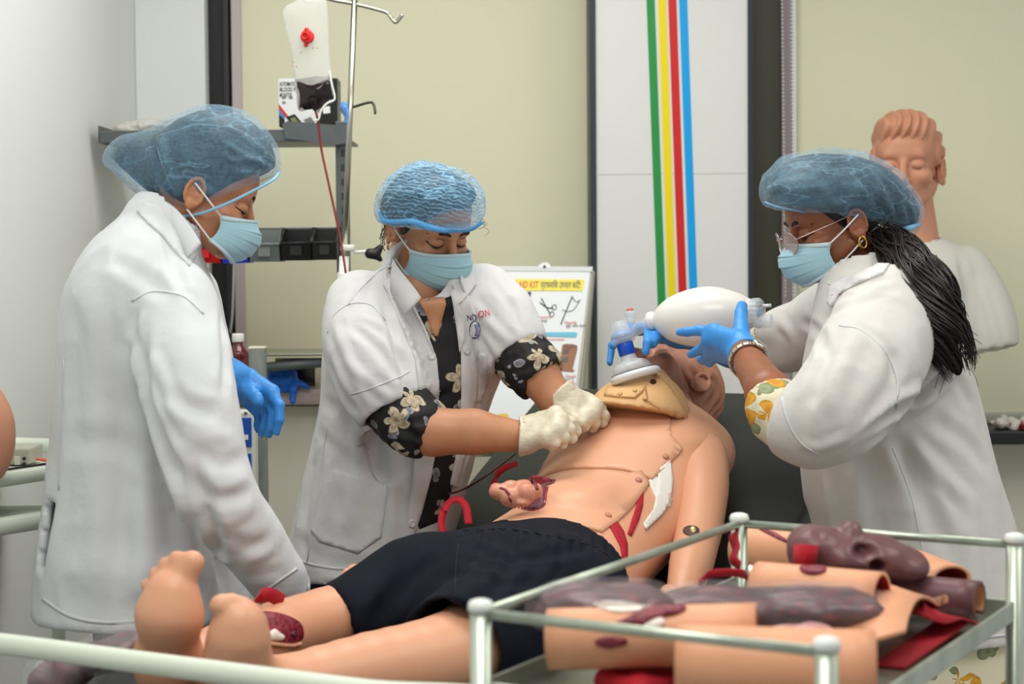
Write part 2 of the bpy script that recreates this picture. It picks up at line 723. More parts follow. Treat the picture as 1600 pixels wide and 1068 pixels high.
# ------------------------------------------------------------------ pieces laid onto a surface
def resample(poly, step, closed=True):
    out = []
    n = len(poly)
    for i in range(n if closed else n - 1):
        a, b = np.array(poly[i], float), np.array(poly[(i + 1) % n], float)
        m = max(1, int(round(np.linalg.norm(b - a) / step)))
        for j in range(m):
            out.append(tuple(a + (b - a) * j / m))
    if not closed:
        out.append(tuple(poly[-1]))
    return out

def smooth_poly(poly, n=6):
    """rounded closed outline through the points"""
    p = [tuple(q) for q in poly]
    q = catmull([(x, y, 0) for x, y in [p[-1]] + p + p[:2]], n * (len(p) + 2) + 1)
    q = q[n:-n - 1]
    return [(a[0], a[1]) for a in q]

def inside(poly, X, Y):
    r = np.zeros(len(X), bool)
    n = len(poly)
    for i in range(n):
        x1, y1 = poly[i]
        x2, y2 = poly[(i + 1) % n]
        c = ((y1 > Y) != (y2 > Y))
        with np.errstate(divide='ignore', invalid='ignore'):
            xi = (x2 - x1) * (Y - y1) / (y2 - y1 + 1e-12) + x1
        r ^= c & (X < xi)
    return r

def tri_fill(poly, step):
    B = resample(poly, step)
    xs = [p[0] for p in B]
    ys = [p[1] for p in B]
    gx, gy = np.meshgrid(np.arange(min(xs) + step / 2, max(xs), step), np.arange(min(ys) + step / 2, max(ys), step))
    gx, gy = gx.ravel(), gy.ravel()
    m = inside(B, gx, gy)
    Bn = np.array(B)
    I = []
    for x, y in zip(gx[m], gy[m]):
        if ((Bn[:, 0] - x) ** 2 + (Bn[:, 1] - y) ** 2).min() > (0.4 * step) ** 2:
            I.append((x, y))
    pts = [Vector(p) for p in B + I]
    r = delaunay_2d_cdt(pts, [], [list(range(len(B)))], 1, 1e-5)
    return [(v.x, v.y) for v in r[0]], [tuple(f) for f in r[2]]

def lay(bvh, pts, tris, off, thick, proj=None, puff=0.0, sides=True):
    """drops a flat piece given in picture pixels onto a surface and gives it thickness"""
    hits = []
    for x, y in pts:
        if proj:
            o, d = proj(x, y)
        else:
            o, d = EYE, ray(x, y)
        h = bvh.ray_cast(o, d)
        hits.append((o, d, h))
    good = [h[2][3] for h in hits if h[2][0] is not None]
    if not good:
        return np.zeros((3, 3)), [(0, 1, 2)]
    gp = [(p, h[2][3]) for p, h in zip(pts, hits) if h[2][0] is not None]
    ga = np.array([p for p, _ in gp])
    gd = np.array([d for _, d in gp])
    med = float(np.median(gd))
    A, Nn = [], []
    for (x, y), (o, d, h) in zip(pts, hits):
        if h[0] is None or h[3] > med + 0.12:
            i = int(((ga - (x, y)) ** 2).sum(1).argmin())
            A.append(np3(o + d * min(gd[i], med + 0.06)))
            Nn.append(np3(-d))
        else:
            n = h[1] if h[1].dot(d) < 0 else -h[1]
            n = (n - d * 0.5).normalized()
            A.append(np3(h[0]))
            Nn.append(np3(n))
    A, Nn = np.array(A), np.array(Nn)
    ed = {}
    for f in tris:
        for i in range(len(f)):
            a, b = f[i], f[(i + 1) % len(f)]
            ed[(a, b)] = ed.get((a, b), 0) + 1
    rim = [(a, b) for (a, b) in ed if (b, a) not in ed]
    n = len(A)
    pf = np.zeros(n)
    if puff:
        rs = np.array(sorted({a for a, _ in rim}))
        R2 = np.array(pts)[rs]
        dd = np.array([math.sqrt(((R2 - p) ** 2).sum(1).min()) for p in np.array(pts)])
        pf = puff * (1 - (1 - np.clip(dd / (dd.max() + 1e-9), 0, 1)) ** 2)
    V = np.vstack([A + Nn * (off + thick + pf[:, None]), A + Nn * (off - 0.002)])
    # triangles come anticlockwise in x right, y DOWN: they face away, so turn them
    s = 0.0
    for f in tris[:50]:
        a, b, c = [np.array(pts[i]) for i in f[:3]]
        s += (b[0] - a[0]) * (c[1] - a[1]) - (b[1] - a[1]) * (c[0] - a[0])
    T = [tuple(reversed(f)) if s > 0 else tuple(f) for f in tris]
    F = list(T)
    if sides:
        F += [tuple(i + n for i in reversed(f)) for f in T]
        for a, b in rim:
            F.append((a, b, b + n, a + n) if s > 0 else (b, a, a + n, b + n))
    return V, F

def patch(name, bvh, poly, mat, parent, thick=0.002, off=0.0005, step=6, proj=None, puff=0.0, rnd=0):
    if rnd:
        poly = smooth_poly(poly, rnd)
    pts, tris = tri_fill(poly, step)
    return obj(name, lay(bvh, pts, tris, off, thick, proj, puff), mat, parent)

def letter(name, bvh, s, at, size, mat, parent, ang=0.0, sx=1.0, shear=0.0, bold=0.0, off=0.0015, proj=None):
    """printed lettering laid on a surface; at = pixel of the left end of the baseline"""
    V, F = text2(s, size, bold)
    ca, sa = math.cos(rad(ang)), math.sin(rad(ang))
    pts = []
    for x, y in V:
        x *= sx
        x += shear * y
        pts.append((at[0] + x * ca + y * sa, at[1] + x * sa - y * ca))
    return obj(name, lay(bvh, pts, F, off, 0.0003, proj, 0.0, False), mat, parent, smooth=False)

def quadmap(tl, tr, br, bl):
    tl, tr, br, bl = map(Vector, (tl, tr, br, bl))
    def f(u, v):
        return (tl * (1 - u) + tr * u) * (1 - v) + (bl * (1 - u) + br * u) * v
    return f

def flat_on(name, fm, poly, mat, parent, lift=0.001, thick=0.0006, step=None):
    """a flat print or label on a flat board: outline in the board's u, v"""
    n = (fm(1, 0) - fm(0, 0)).cross(fm(0, 1) - fm(0, 0)).normalized()
    if n.dot(EYE - fm(0.5, 0.5)) < 0:
        n = -n
    A = [fm(u, v) + n * (lift + thick) for u, v in poly]
    return obj(name, prism(A, -n * thick), mat, parent, smooth=False)

def text_on(name, fm, s, u, v, size, mat, parent, lift=0.0016, sx=1.0, bold=0.0, width=None):
    """lettering on a flat board; size and place in the board's own u, v (v down)"""
    V, F = text2(s, 1.0, bold)
    n = (fm(1, 0) - fm(0, 0)).cross(fm(0, 1) - fm(0, 0)).normalized()
    if n.dot(EYE - fm(0.5, 0.5)) < 0:
        n = -n
    asp = (fm(0, 1) - fm(0, 0)).length / (fm(1, 0) - fm(0, 0)).length
    if width and V:
        sx = width / (max(x for x, _ in V) * size * asp + 1e-9)
    A = [fm(u + x * size * sx * asp, v - y * size) + n * lift for x, y in V]
    if not A:
        return None
    return obj(name, (np.array([tuple(a) for a in A]), F), mat, parent, smooth=False)
# ------------------------------------------------------------------ room
m_cream = M('cream_blind_fabric', (232, 230, 200), 0.85, bump=(900, 0.08, 0.0006))
m_wall = M('white_paint', (226, 229, 226), 0.55, c2=(222, 225, 222), nscale=2)
m_pier = M('white_pier_paint', (232, 236, 233), 0.6)
m_low = M('cream_paint', (222, 218, 200), 0.6)
m_dark = M('dark_frame', (26, 28, 29), 0.4)
m_glassd = M('dark_window', (84, 84, 68), 0.35)
m_floor = M('floor_tile', (170, 168, 160), 0.35, c2=(160, 158, 150), nscale=6)
m_ceil = M('ceiling_paint', (238, 238, 234), 0.8)
m_strip = M('pale_lilac_strip', (196, 182, 184), 0.5)
m_white = M('white_plastic', (232, 232, 226), 0.35)
m_chain = M('bead_chain_white', (225, 222, 222), 0.3)
m_black = M('black_plastic', (22, 22, 23), 0.4)
m_grey = M('grey_painted_steel', (92, 100, 100), 0.42, c2=(84, 92, 92), nscale=30)
m_steel = M('brushed_steel', (170, 170, 160), 0.28, metal=1.0, bump=(120, 0.05), stretch=(1, 1, 12))
m_enam = M('white_enamel_tube', (216, 224, 208), 0.32)

def struct(name, geo, mat, parent=None, smooth=False):
    o = obj(name, geo, mat, parent, smooth)
    if parent is None:
        o['kind'] = 'structure'
    return o

WY = 5.10
struct('floor', span((-1.2, -1.5, -0.05), (3.4, WY + 0.2, 0.0), 0), m_floor)
struct('ceiling', span((-1.2, -0.4, 2.8), (3.4, WY + 0.2, 2.85), 0), m_ceil)
struct('wall_back', span((-1.2, WY, 0), (3.4, WY + 0.15, 2.8), 0), m_low)
struct('wall_left', span((-1.15, -0.4, 0), (-1.0, WY + 0.1, 2.8), 0), m_wall)
def col_x(px, y): return P(px, 400, y).x
def z_of(py, y, px=800): return P(px, py, y).z
# white pier between the left wall and the window
struct('wall_pier', span((-1.0, 4.98, 0), (col_x(325, 4.98), WY, 2.8), 0.004), m_pier)
# window beside the pier: dark frame post, pale strips
wn = struct('window_1', span((col_x(326, 5.04), 5.04, 0.9), (col_x(361, 5.04), WY, 2.8), 0.002), m_dark)
obj('frame_edge', span((col_x(353, 5.02), 5.02, 0.9), (col_x(362, 5.02), 5.045, 2.8), 0.002), M('dark_frame_edge', (44, 46, 46), 0.4), wn, False)
obj('pull_cord', tube([P(363, -40, 5.03), P(366, 300, 5.03), P(364, 470, 5.02), P(360, 520, 5.02)], 0.003, 6), m_chain, wn)
obj('frame_strip', span((col_x(366, 5.02), 5.02, 0.9), (col_x(381, 5.02), WY, 2.8), 0.003), m_strip, wn, False)
wd = struct('window_2', span((col_x(1172, 5.05), 5.05, 0.9), (col_x(1222, 5.05), WY, 2.8), 0.002), m_glassd)
obj('frame_strip', span((col_x(1222, 5.03), 5.03, 0.9), (col_x(1240, 5.03), WY, 2.8), 0.003), m_strip, wd, False)
obj('frame_edge', span((col_x(1238, 5.0), 5.0, 0.9), (col_x(1245, 5.0), WY, 2.8), 0.002), m_white, wd, False)
# roller blinds
def blind(x0, x1, y, zb, label):
    t = thing('roller_blind', ((x0 + x1) / 2, y, zb), label, 'blind')
    obj('fabric', span((x0, y, zb), (x1, y + 0.003, 2.78), 0), m_cream, t, False)
    obj('bottom_bar', span((x0, y - 0.012, zb - 0.02), (x1, y + 0.012, zb + 0.012), 0.006), M('blind_bar', (182, 182, 170), 0.4), t)
    obj('roller_tube', lathe([(0.025, 0), (0.025, x1 - x0)], (x0, y + 0.02, 2.76), (1, 0, 0), 16), m_white, t)
    return t
blind(col_x(381, 5.04), col_x(926, 5.04), 5.04, 1.02, 'wide cream roller blind behind the drip stand and the first aid chart')
tb = blind(col_x(1245, 5.03), 2.2, 5.03, z_of(650, 5.03, 1560), 'cream roller blind behind the plastic torso in a white shirt')
for k, px in enumerate((1221, 1235)):
    gs = []
    a, b = P(px, -60, 5.0), P(px + 6, 462, 5.0)
    n = 88
    for i in range(n):
        gs.append(ball(a.lerp(b, i / (n - 1)), 0.0042, 6))
    o = obj('bead_chain', join(*gs), m_chain, tb)
    o['kind'] = 'stuff'
# white column panel with dark edges and four tape stripes
cx0, cx1 = col_x(930, 4.86), col_x(1171, 4.86)
cp = struct('wall_column', span((cx0, 4.86, 0), (cx1, WY, 2.8), 0.003), M('white_column_panel', (228, 229, 226), 0.45))
obj('edge_trim', span((cx0 - 0.012, 4.852, 0), (cx0 + 0.004, WY - 0.02, 2.8), 0.002), M('slate_edge', (50, 56, 60), 0.45), cp, False)
obj('edge_trim', span((cx1 - 0.004, 4.852, 0), (cx1 + 0.010, WY - 0.02, 2.8), 0.002), M('slate_edge2', (44, 50, 54), 0.45), cp, False)
for nm, c, xa, xb in (('green', (38, 150, 72), (1009, 1022), (1034, 1046)), ('yellow', (246, 224, 20), (1027, 1040), (1050, 1062)),
                      ('red', (214, 36, 34), (1043, 1056), (1067, 1079)), ('blue', (0, 166, 240), (1060, 1073), (1084, 1096))):
    dx = (xb[0] - xa[0]) / 670
    pts = [P(xa[0] - 390 * dx, -420, 4.8585), P(xa[1] - 390 * dx, -420, 4.8585), P(xb[1] + 300 * dx, 940, 4.8585), P(xb[0] + 300 * dx, 940, 4.8585)]
    obj('tape_stripe', prism(pts, (0, 0.003, 0)), M(nm + '_tape', c, 0.35), cp, False)['label'] = nm + ' tape stripe'
obj('panel_seam', span((cx0 + 0.01, 4.8592, z_of(274, 4.86)), (cx1 - 0.01, 4.8605, z_of(272.6, 4.86)), 0), M('seam_grey', (206, 207, 204), 0.5), cp, False)
# grey socket box low on the column, beside the head of the bed
tag(obj('wall_box', span(P(1086, 578, 4.80), P(1111, 625, 4.855), 0.003), M('grey_box_plastic', (122, 126, 122), 0.5)), 'small grey wall box low on the striped white column', 'box')
# sills
sl = z_of(668, 4.9, 1560)
ws = struct('window_sill_right', span((col_x(1240, 4.95), 4.80, sl - 0.035), (2.2, WY, sl), 0.004), m_dark)
struct('wall_lower_right', span((col_x(1200, 4.98), 4.97, 0), (2.2, WY, sl - 0.04), 0), m_low)
zl = z_of(604, 4.6, 460)
struct('window_sill_left', span((-0.99, 4.55, zl - 0.042), (P(590, 600, 4.55).x, 5.02, zl), 0.012), M('pale_stone_sill', (206, 188, 180), 0.35, c2=(190, 172, 165), nscale=40))
struct('wall_lower_left', span((-0.99, 4.62, 0), (P(585, 600, 4.6).x, 5.0, zl - 0.05), 0), m_low)

# ------------------------------------------------------------------ grey rack with shelf and bins
RY = 4.45
rk = thing('storage_rack', (P(400, 400, RY).x, RY, 0), 'grey steel storage rack with a top shelf and a bin rail', 'rack')
xr0, xr1 = P(527, 400, RY).x, P(547, 400, RY).x
def rackpost(x0, x1, y):
    g = [span((x0, y - 0.016, 0), (x1, y + 0.016, z_of(190, y, 540)), 0.002)]
    return join(*g)
obj('post', rackpost(xr0, xr1, RY), m_grey, rk, False)
gs = []
for i in range(24):
    z = 0.9 + i * 0.034
    gs.append(rbox((0.008, 0.002, 0.016), ((xr0 + xr1) / 2 + 0.002, RY - 0.0165, z), None, 0.0008))
so = obj('post_slots', join(*gs), M('slot_dark', (52, 56, 56), 0.6), rk, False); so['kind'] = 'stuff'
obj('post', span((P(256, 400, RY).x, RY - .016, 0), (P(274, 400, RY).x, RY + .016, z_of(206, RY, 265)), .002), m_grey, rk, False)
zs0, zs1 = z_of(222, RY, 480), z_of(203, RY, 480)
xs0 = P(158, 230, RY).x
obj('shelf', join(span((xs0, RY - 0.02, zs0 + 0.004), (xr1, RY + 0.28, zs0 + 0.010), 0.001),
                  span((xs0, RY - 0.03, zs0), (xr0, RY - 0.02, zs1), 0.002),
                  span((xs0, RY - 0.03, zs0), (xs0 + 0.004, RY + 0.28, zs1 + 0.012), 0.001)), m_grey, rk, False)
obj('bracket', prism([P(441, 194, RY - 0.035), P(449, 189, RY - 0.035), P(532, 196, RY - 0.035), P(548, 194, RY - 0.035), P(548, 222, RY - 0.035), P(528, 226, RY - 0.035), P(446, 216, RY - 0.035)], (0, 0.004, 0)), m_grey, rk, False)
obj('bin_rail', span((xs0, RY - 0.005, z_of(372, RY, 500)), (xr1, RY + 0.012, z_of(355, RY, 500)), 0.002), m_grey, rk, False)
obj('lower_rail', tube([P(395, 575, 4.47), P(505, 566, 4.47)], 0.012, 10), m_grey, rk)
obj('lower_tray', span((P(380, 556, RY).x, RY, P(460, 556, RY).z), (P(520, 556, RY).x, RY + 0.25, P(460, 552, RY).z), 0.002), m_steel, rk, False)

def bin_(px0, px1, pyt, pyb, mat, label, name='storage_bin', lean=0.0):
    """open-fronted stacking bin hung on the rail"""
    y1, y0 = RY - 0.008, RY - 0.115
    a, b = P(px0, pyb, y0), P(px1, pyb, y0)
    x0, x1, zb = a.x, b.x, a.z
    zt = P(px0, pyt, y1).z
    h = zt - zb
    lip = zb + 0.55 * h
    t = 0.0022
    V = [
        span((x0, y0 + 0.012, zb), (x1, y1, zb + t), 0.0008),
        span((x0, y1 - t, zb), (x1, y1, zt), 0.0008),
        prism([(x0, y0 + 0.012, zb), (x0, y1, zb), (x0, y1, zt), (x0, y0 + 0.05, zt), (x0, y0 - 0.006, lip)], (t, 0, 0)),
        prism([(x1 - t, y0 + 0.012, zb), (x1 - t, y1, zb), (x1 - t, y1, zt), (x1 - t, y0 + 0.05, zt), (x1 - t, y0 - 0.006, lip)], (t, 0, 0)),
        prism([(x0, y0 + 0.012, zb), (x1, y0 + 0.012, zb), (x1, y0 - 0.006, lip), (x0, y0 - 0.006, lip)], (0, t, 0)),
    ]
    r = obj(name, join(*V), mat, None, False)
    tag(r, label, 'bin', 'stacking bins on the rack rail')
    obj('rim', join(tube([(x0, y0 + 0.05, zt), (x0, y1, zt)], 0.003, 6), tube([(x1, y0 + 0.05, zt), (x1, y1, zt)], 0.003, 6),
                    tube([(x0, y0 - 0.006, lip), (x1, y0 - 0.006, lip)], 0.0035, 6), tube([(x0, y0 - 0.006, lip), (x0, y0 + 0.05, zt)], 0.003, 6),
                    tube([(x1, y0 - 0.006, lip), (x1, y0 + 0.05, zt)], 0.003, 6)), mat, r)
    obj('label_holder', span(((x0 * .7 + x1 * .3), y0 - 0.004, zb + 0.012), ((x0 * .3 + x1 * .7), y0 + 0.004, lip - 0.006), 0.001), mat, r, False)
    return r
bin_(288, 344, 365, 411, M('red_bin_plastic', (204, 22, 26), 0.35), 'red storage bin hanging nearest the left end of the bin row')
bin_(346, 387, 362, 411, M('blue_bin_plastic', (40, 62, 214), 0.35), 'blue storage bin hanging between the red and grey bins')
bin_(389, 437, 360, 409, M('grey_bin_plastic', (116, 122, 122), 0.4), 'grey storage bin hanging beside the blue bin')
bin_(439, 486, 358, 407, M('black_bin_plastic', (28, 30, 30), 0.35), 'black storage bin hanging beside the grey bin')
bin_(488, 526, 357, 406, M('charcoal_bin_plastic', (40, 41, 40), 0.45), 'dark charcoal storage bin hanging against the rack post')
# folded clear plastic sheet at the end of the top shelf
V, F = Vol(P(172, 216, 4.52) - Vector((0.05, 0.1, 0.03)), P(262, 190, 4.52) + Vector((0.05, 0.1, 0.05)), 0.004).ell(P(200, 203, 4.53), (0.035, 0.05, 0.014), k=0.01).ell(P(232, 199, 4.54), (0.055, 0.06, 0.017), k=0.01).geo(1)
V = rumple(V, F, 0.004, 70, 3, True)
m_clear = M('clear_plastic_film', (225, 222, 214), 0.2, alpha=0.55, bump=(60, 0.5, 0.004))
tag(obj('plastic_sheet', (V, F), m_clear), 'crumpled clear plastic sheet on the left end of the rack shelf', 'sheet')

# ------------------------------------------------------------------ blood pressure monitor carton
bx = thing('monitor_carton', P(484, 203, 4.5), 'white and black blood pressure monitor carton on the rack shelf', 'carton')
y0 = 4.47
c0, c1 = P(436, 198, y0), P(519, 122, y0)
obj('carton_body', span((c0.x, y0, c0.z), (c1.x + 0.012, y0 + 0.09, c1.z), 0.001), M('carton_black', (30, 32, 30), 0.35), bx, False)
fm = quadmap((c0.x, y0, c1.z), (c1.x + 0.012, y0, c1.z), (c1.x + 0.012, y0, c0.z), (c0.x, y0, c0.z))
flat_on('carton_print', fm, [(0.0, 0.0), (0.66, 0.0), (0.62, 0.3), (0.72, 0.75), (0.6, 1.0), (0.1, 1.0), (0.1, 0.82), (0, 0.62)], M('carton_white', (226, 228, 226), 0.35), bx, 0.0006)['label'] = 'white printed front'
flat_on('carton_print', fm, [(0.0, 0.52), (0.16, 0.78), (0.1, 0.8), (0, 0.62)], M('carton_red', (200, 50, 40), 0.4), bx, 0.0014)['label'] = 'red corner flash'
flat_on('carton_print', fm, [(0.0, 0.62), (0.1, 0.8), (0.1, 0.86), (0, 0.74)], M('carton_blue', (60, 130, 200), 0.4), bx, 0.0014)['label'] = 'blue corner flash'
flat_on('device_picture', fm, [(0.12, 0.80), (0.27, 0.74), (0.40, 0.93), (0.25, 1.0)], m_black, bx, 0.0016)
flat_on('device_picture', fm, [(0.19, 0.83), (0.27, 0.80), (0.34, 0.91), (0.25, 0.95)], M('lcd_green', (128, 134, 82), 0.4), bx, 0.0024)
flat_on('device_picture', fm, [(0.42, 0.86), (0.54, 0.80), (0.62, 0.93), (0.50, 0.99)], M('cuff_grey', (120, 120, 116), 0.5), bx, 0.0016)
flat_on('device_picture', fm, [(0.74, 0.60), (0.87, 0.58), (0.88, 0.72), (0.76, 0.74)], m_white, bx, 0.0016)
for k, s in enumerate(('AUTOMATIC', 'BLOOD PRESSURE', 'MONITOR')):
    text_on('lettering', fm, s, 0.02, 0.155 + 0.115 * k, 0.12, m_black, bx, 0.0026, width=[0.27, 0.52, 0.21][k], bold=0.012)
for u, v in ((0.09, 0.40), (0.21, 0.40), (0.09, 0.5)):
    flat_on('icon', fm, [(u - .03, v - .025), (u + .03, v - .025), (u + .03, v + .025), (u - .03, v + .025)], M('icon_grey', (130, 134, 134), 0.5), bx, 0.0016)

# ------------------------------------------------------------------ drip stand, blood bag, line
SY = 4.12
iv = thing('drip_stand', (P(545, 400, SY).x, SY, 0), 'steel drip stand with hooked crossbar behind the middle worker', 'stand')
m_chrome = M('stand_chrome', (188, 184, 170), 0.25, metal=1.0)
top, low = P(554, 2, SY), P(538, 400, SY)
foot = low + (low - top) * ((low.z - 0.06) / (top.z - low.z))
obj('pole', tube([top + Vector((0, 0, 0.006)), low], 0.0068, 14), m_chrome, iv)
obj('sleeve', lathe([(0.013, 0), (0.0145, 0.004), (0.0145, (low.z - 0.9)), (0.013, low.z - 0.896)], (low + (foot - low).normalized() * (low.z - 0.86)) , (low - foot).normalized(), 18), m_white, iv)
obj('sleeve_ring', lathe([(0.0145, 0), (0.016, 0.002), (0.016, 0.012), (0.0145, 0.014)], P(543, 392, SY), (0, 0, 1), 18), m_white, iv)
obj('lower_pole', tube([low, foot], 0.011, 12), m_white, iv)
for a in range(5):
    q = Vector((math.cos(a * 1.257), math.sin(a * 1.257), 0))
    obj('leg', tube([foot + Vector((0, 0, 0.06)), foot + q * 0.12 + Vector((0, 0, 0.05)), foot + q * 0.24 + Vector((0, 0, -0.03))], 0.009, 8), m_chrome, iv)
obj('crossbar', tube([P(478, -12, SY), P(520, 0, SY), P(553, 6, SY), P(600, 18, SY), P(608, 24, SY), P(615, 33, SY), P(620, 34, SY), P(629, 23, SY)], 0.0042, 10), m_chrome, iv)
obj('bag_hook', tube([P(478, -12, SY), P(474, -6, SY - 0.012), P(478, 2, SY - 0.02), P(486, 3, SY - 0.02), P(491, -4, SY - 0.015)], 0.004, 8), m_chrome, iv)
obj('clamp_hook', tube([P(533, 172, SY), P(552, 167, SY), P(576, 160, SY), P(583, 162, SY), P(586, 172, SY - 0.01), P(586, 178, SY - 0.012)], 0.003, 8), M('dark_hook', (70, 70, 62), 0.3, metal=1.0), iv)
obj('clamp', tube([P(541, 160, SY), P(538, 168, SY), P(543, 180, SY), P(542, 194, SY)], [0.008, 0.011, 0.008, 0.006], 10), M('blue_clamp', (96, 150, 214), 0.4), iv)
obj('bolt', lathe([(0.004, 0), (0.004, 0.04)], P(553, 394, SY), (1, 0, 0.05), 10), m_white, iv)
V, F = Vol(P(587, 395, SY) - Vector((0.03, 0.03, 0.035)), P(587, 395, SY) + Vector((0.03, 0.03, 0.035)), 0.003).cone(P(578, 396, SY), P(588, 396, SY), 0.012, 0.009, 0.004).cone(P(585, 397, SY), P(594, 387, SY), 0.011, 0.008, 0.004).cone(P(586, 397, SY), P(594, 405, SY), 0.010, 0.006, 0.004).geo(2)
obj('knob', (V, F), m_black, iv)

bg = thing('blood_bag', P(490, 172, SY - 0.03), 'clear drip bag with dark blood and a red cap hanging from the stand', 'drip bag')
BY = SY - 0.03
def bag_lump(outline, th, h):
    """a sealed film bag: an outline in the picture puffed out between welded edges"""
    pts, tris = tri_fill(outline, h)
    R2 = np.array(resample(outline, 1.5))
    A = np.array([np3(P(x, y, BY)) for x, y in pts])
    dd = np.array([math.sqrt(((R2 - p) ** 2).sum(1).min()) for p in np.array(pts)])
    b = th * (1 - (1 - np.clip(dd / dd.max(), 0, 1)) ** 2)
    n = len(A)
    V = np.vstack([A + np.outer(-b - 0.0006, (0, 1, 0)), A + np.outer(b + 0.0006, (0, 1, 0))])
    ed = {}
    for f in tris:
        for i in range(3):
            ed[(f[i], f[(i + 1) % 3])] = 1
    F = [tuple(reversed(f)) for f in tris] + [tuple(i + n for i in f) for f in tris]
    for (a, c) in ed:
        if (c, a) not in ed:
            F.append((a, c, c + n, a + n))
    return V, F
out = smooth_poly([(442, 22), (447, 10), (458, 4), (472, -4), (486, -6), (508, -2), (513, 40), (514, 80), (518, 118), (523, 155), (508, 165), (500, 176), (493, 176), (486, 170), (466, 172), (460, 122), (455, 80), (447, 45)], 4)
V, F = bag_lump(out, 0.010, 4)
V = rumple(V, F, 0.0015, (40, 40, 12), 5)
obj('bag_film', (V, F), M('milky_bag_film', (226, 226, 220), 0.25, alpha=0.45, bump=(35, 0.25, 0.003), stretch=(1, 1, 0.3)), bg)
V, F = bag_lump([(462, 124), (480, 122), (494, 119), (516, 119), (519, 138), (522, 155), (508, 163), (499, 174), (493, 175), (488, 170), (466, 172), (464, 150)], 0.0125, 3)
V = rumple(V, F, 0.0015, 45, 6)
obj('blood', (V, F), M('dark_blood', (36, 26, 26), 0.12, c2=(30, 20, 22), nscale=10), bg)
cp_ = P(481, 58, BY - 0.012)
obj('red_cap', join(lathe([(0.012, 0), (0.015, 0.001), (0.015, 0.007), (0.012, 0.008)], cp_, (-0.15, -1, 0.1), 18), lathe([(0.0085, 0.006), (0.0085, 0.014), (0.0065, 0.014), (0.006, 0.008)], cp_, (-0.35, -1, 0.1), 16), ball(P(479, 47, BY - 0.015), (0.006, 0.004, 0.006)), ball(P(478, 70, BY - 0.015), (0.005, 0.004, 0.005))), M('red_cap_plastic', (222, 30, 26), 0.3), bg)
obj('seam_strip', tube([P(515, 112, BY - 0.004), P(518, 130, BY - 0.006), P(523, 154, BY - 0.006), P(512, 161, BY - 0.008), P(502, 172, BY - 0.008), P(498, 186, BY - 0.006), P(492, 188, BY - 0.006)], 0.0022, 8), m_white, bg)
for x, y in ((489, 75), (496, 75), (458, 103), (463, 104), (470, 82), (458, 97)):
    obj('blood_speck', ball(P(x, y, BY - 0.0125), (0.0012, 0.0005, 0.0016), 6), M('speck_red', (170, 60, 50), 0.4), bg)
obj('drip_line', tube([P(493, 174, BY), P(497, 190, BY), P(502, 232, BY), P(512, 280, BY - 0.01), P(523, 330, BY - 0.02), P(533, 380, BY - 0.03), P(540, 425, BY - 0.05), P(552, 520, BY - 0.05)], 0.0026, 8), M('blood_line', (132, 34, 34), 0.25), bg)

# ------------------------------------------------------------------ bits on the sill and below
bt = thing('brown_bottle', P(373, 596, 4.3), 'brown plastic bottle with white cap behind the left worker', 'bottle')
b0 = P(373, 604, 4.3)
obj('bottle_body', lathe([(0.0, 0), (0.023, 0), (0.026, 0.004), (0.026, 0.022), (0.024, 0.026), (0.026, 0.03), (0.026, 0.062), (0.0245, 0.066), (0.026, 0.07), (0.024, 0.082), (0.014, 0.094), (0.0115, 0.098), (0.0115, 0.108)], b0, (0, 0, 1), 24, sq=1), M('brown_pet', (94, 28, 26), 0.12, coat=0.5), bt)
obj('bottle_cap', lathe([(0.0135, 0.104), (0.0142, 0.106), (0.0142, 0.122), (0.013, 0.124), (0, 0.124)], b0, (0, 0, 1), 20), m_white, bt)
pt = thing('grey_post', (P(402, 600, 4.2).x, 4.2, 0), 'short grey metal post with a pale top beside the brown bottle', 'post')
pa = P(390, 545, 4.2); pb = P(415, 545, 4.2)
obj('post_body', span((pa.x, 4.18, 0), (pb.x, 4.22, pa.z), 0.003), M('scratched_grey', (104, 110, 106), 0.35, c2=(150, 156, 150), nscale=24, metal=0.2, stretch=(1, 1, 0.35)), pt, False)
obj('post_top', span((pa.x - 0.001, 4.179, pa.z), (pb.x + 0.001, 4.221, pa.z + 0.006), 0.002), M('pale_cream_top', (220, 216, 196), 0.5), pt, False)
pn = thing('panel_unit', P(381, 760, 4.05), 'white panel with two blue plates below the left worker\'s hanging glove', 'panel')
n0, n1 = P(366, 757, 4.05), P(398, 641, 4.05)
obj('panel_body', span((n0.x, 4.05, n0.z - 0.5), (n1.x, 4.10, n1.z), 0.006), M('panel_white', (216, 216, 206), 0.45), pn, False)
for a, b in ((652, 698), (708, 752)):
    obj('blue_plate', span(P(374, b, 4.046), P(393, a, 4.052), 0.001), M('blue_label', (16, 78, 172), 0.4), pn, False)
    obj('plate_mark', span(P(374, a + 35, 4.044), P(388, a + 27, 4.047), 0.0005), m_white, pn, False)
obj('screw', lathe([(0.0036, 0), (0.0036, 0.002), (0.002, 0.003)], P(384, 645, 4.05), (0, -1, 0), 12), M('screw_grey', (110, 110, 104), 0.4, metal=0.6), pn)
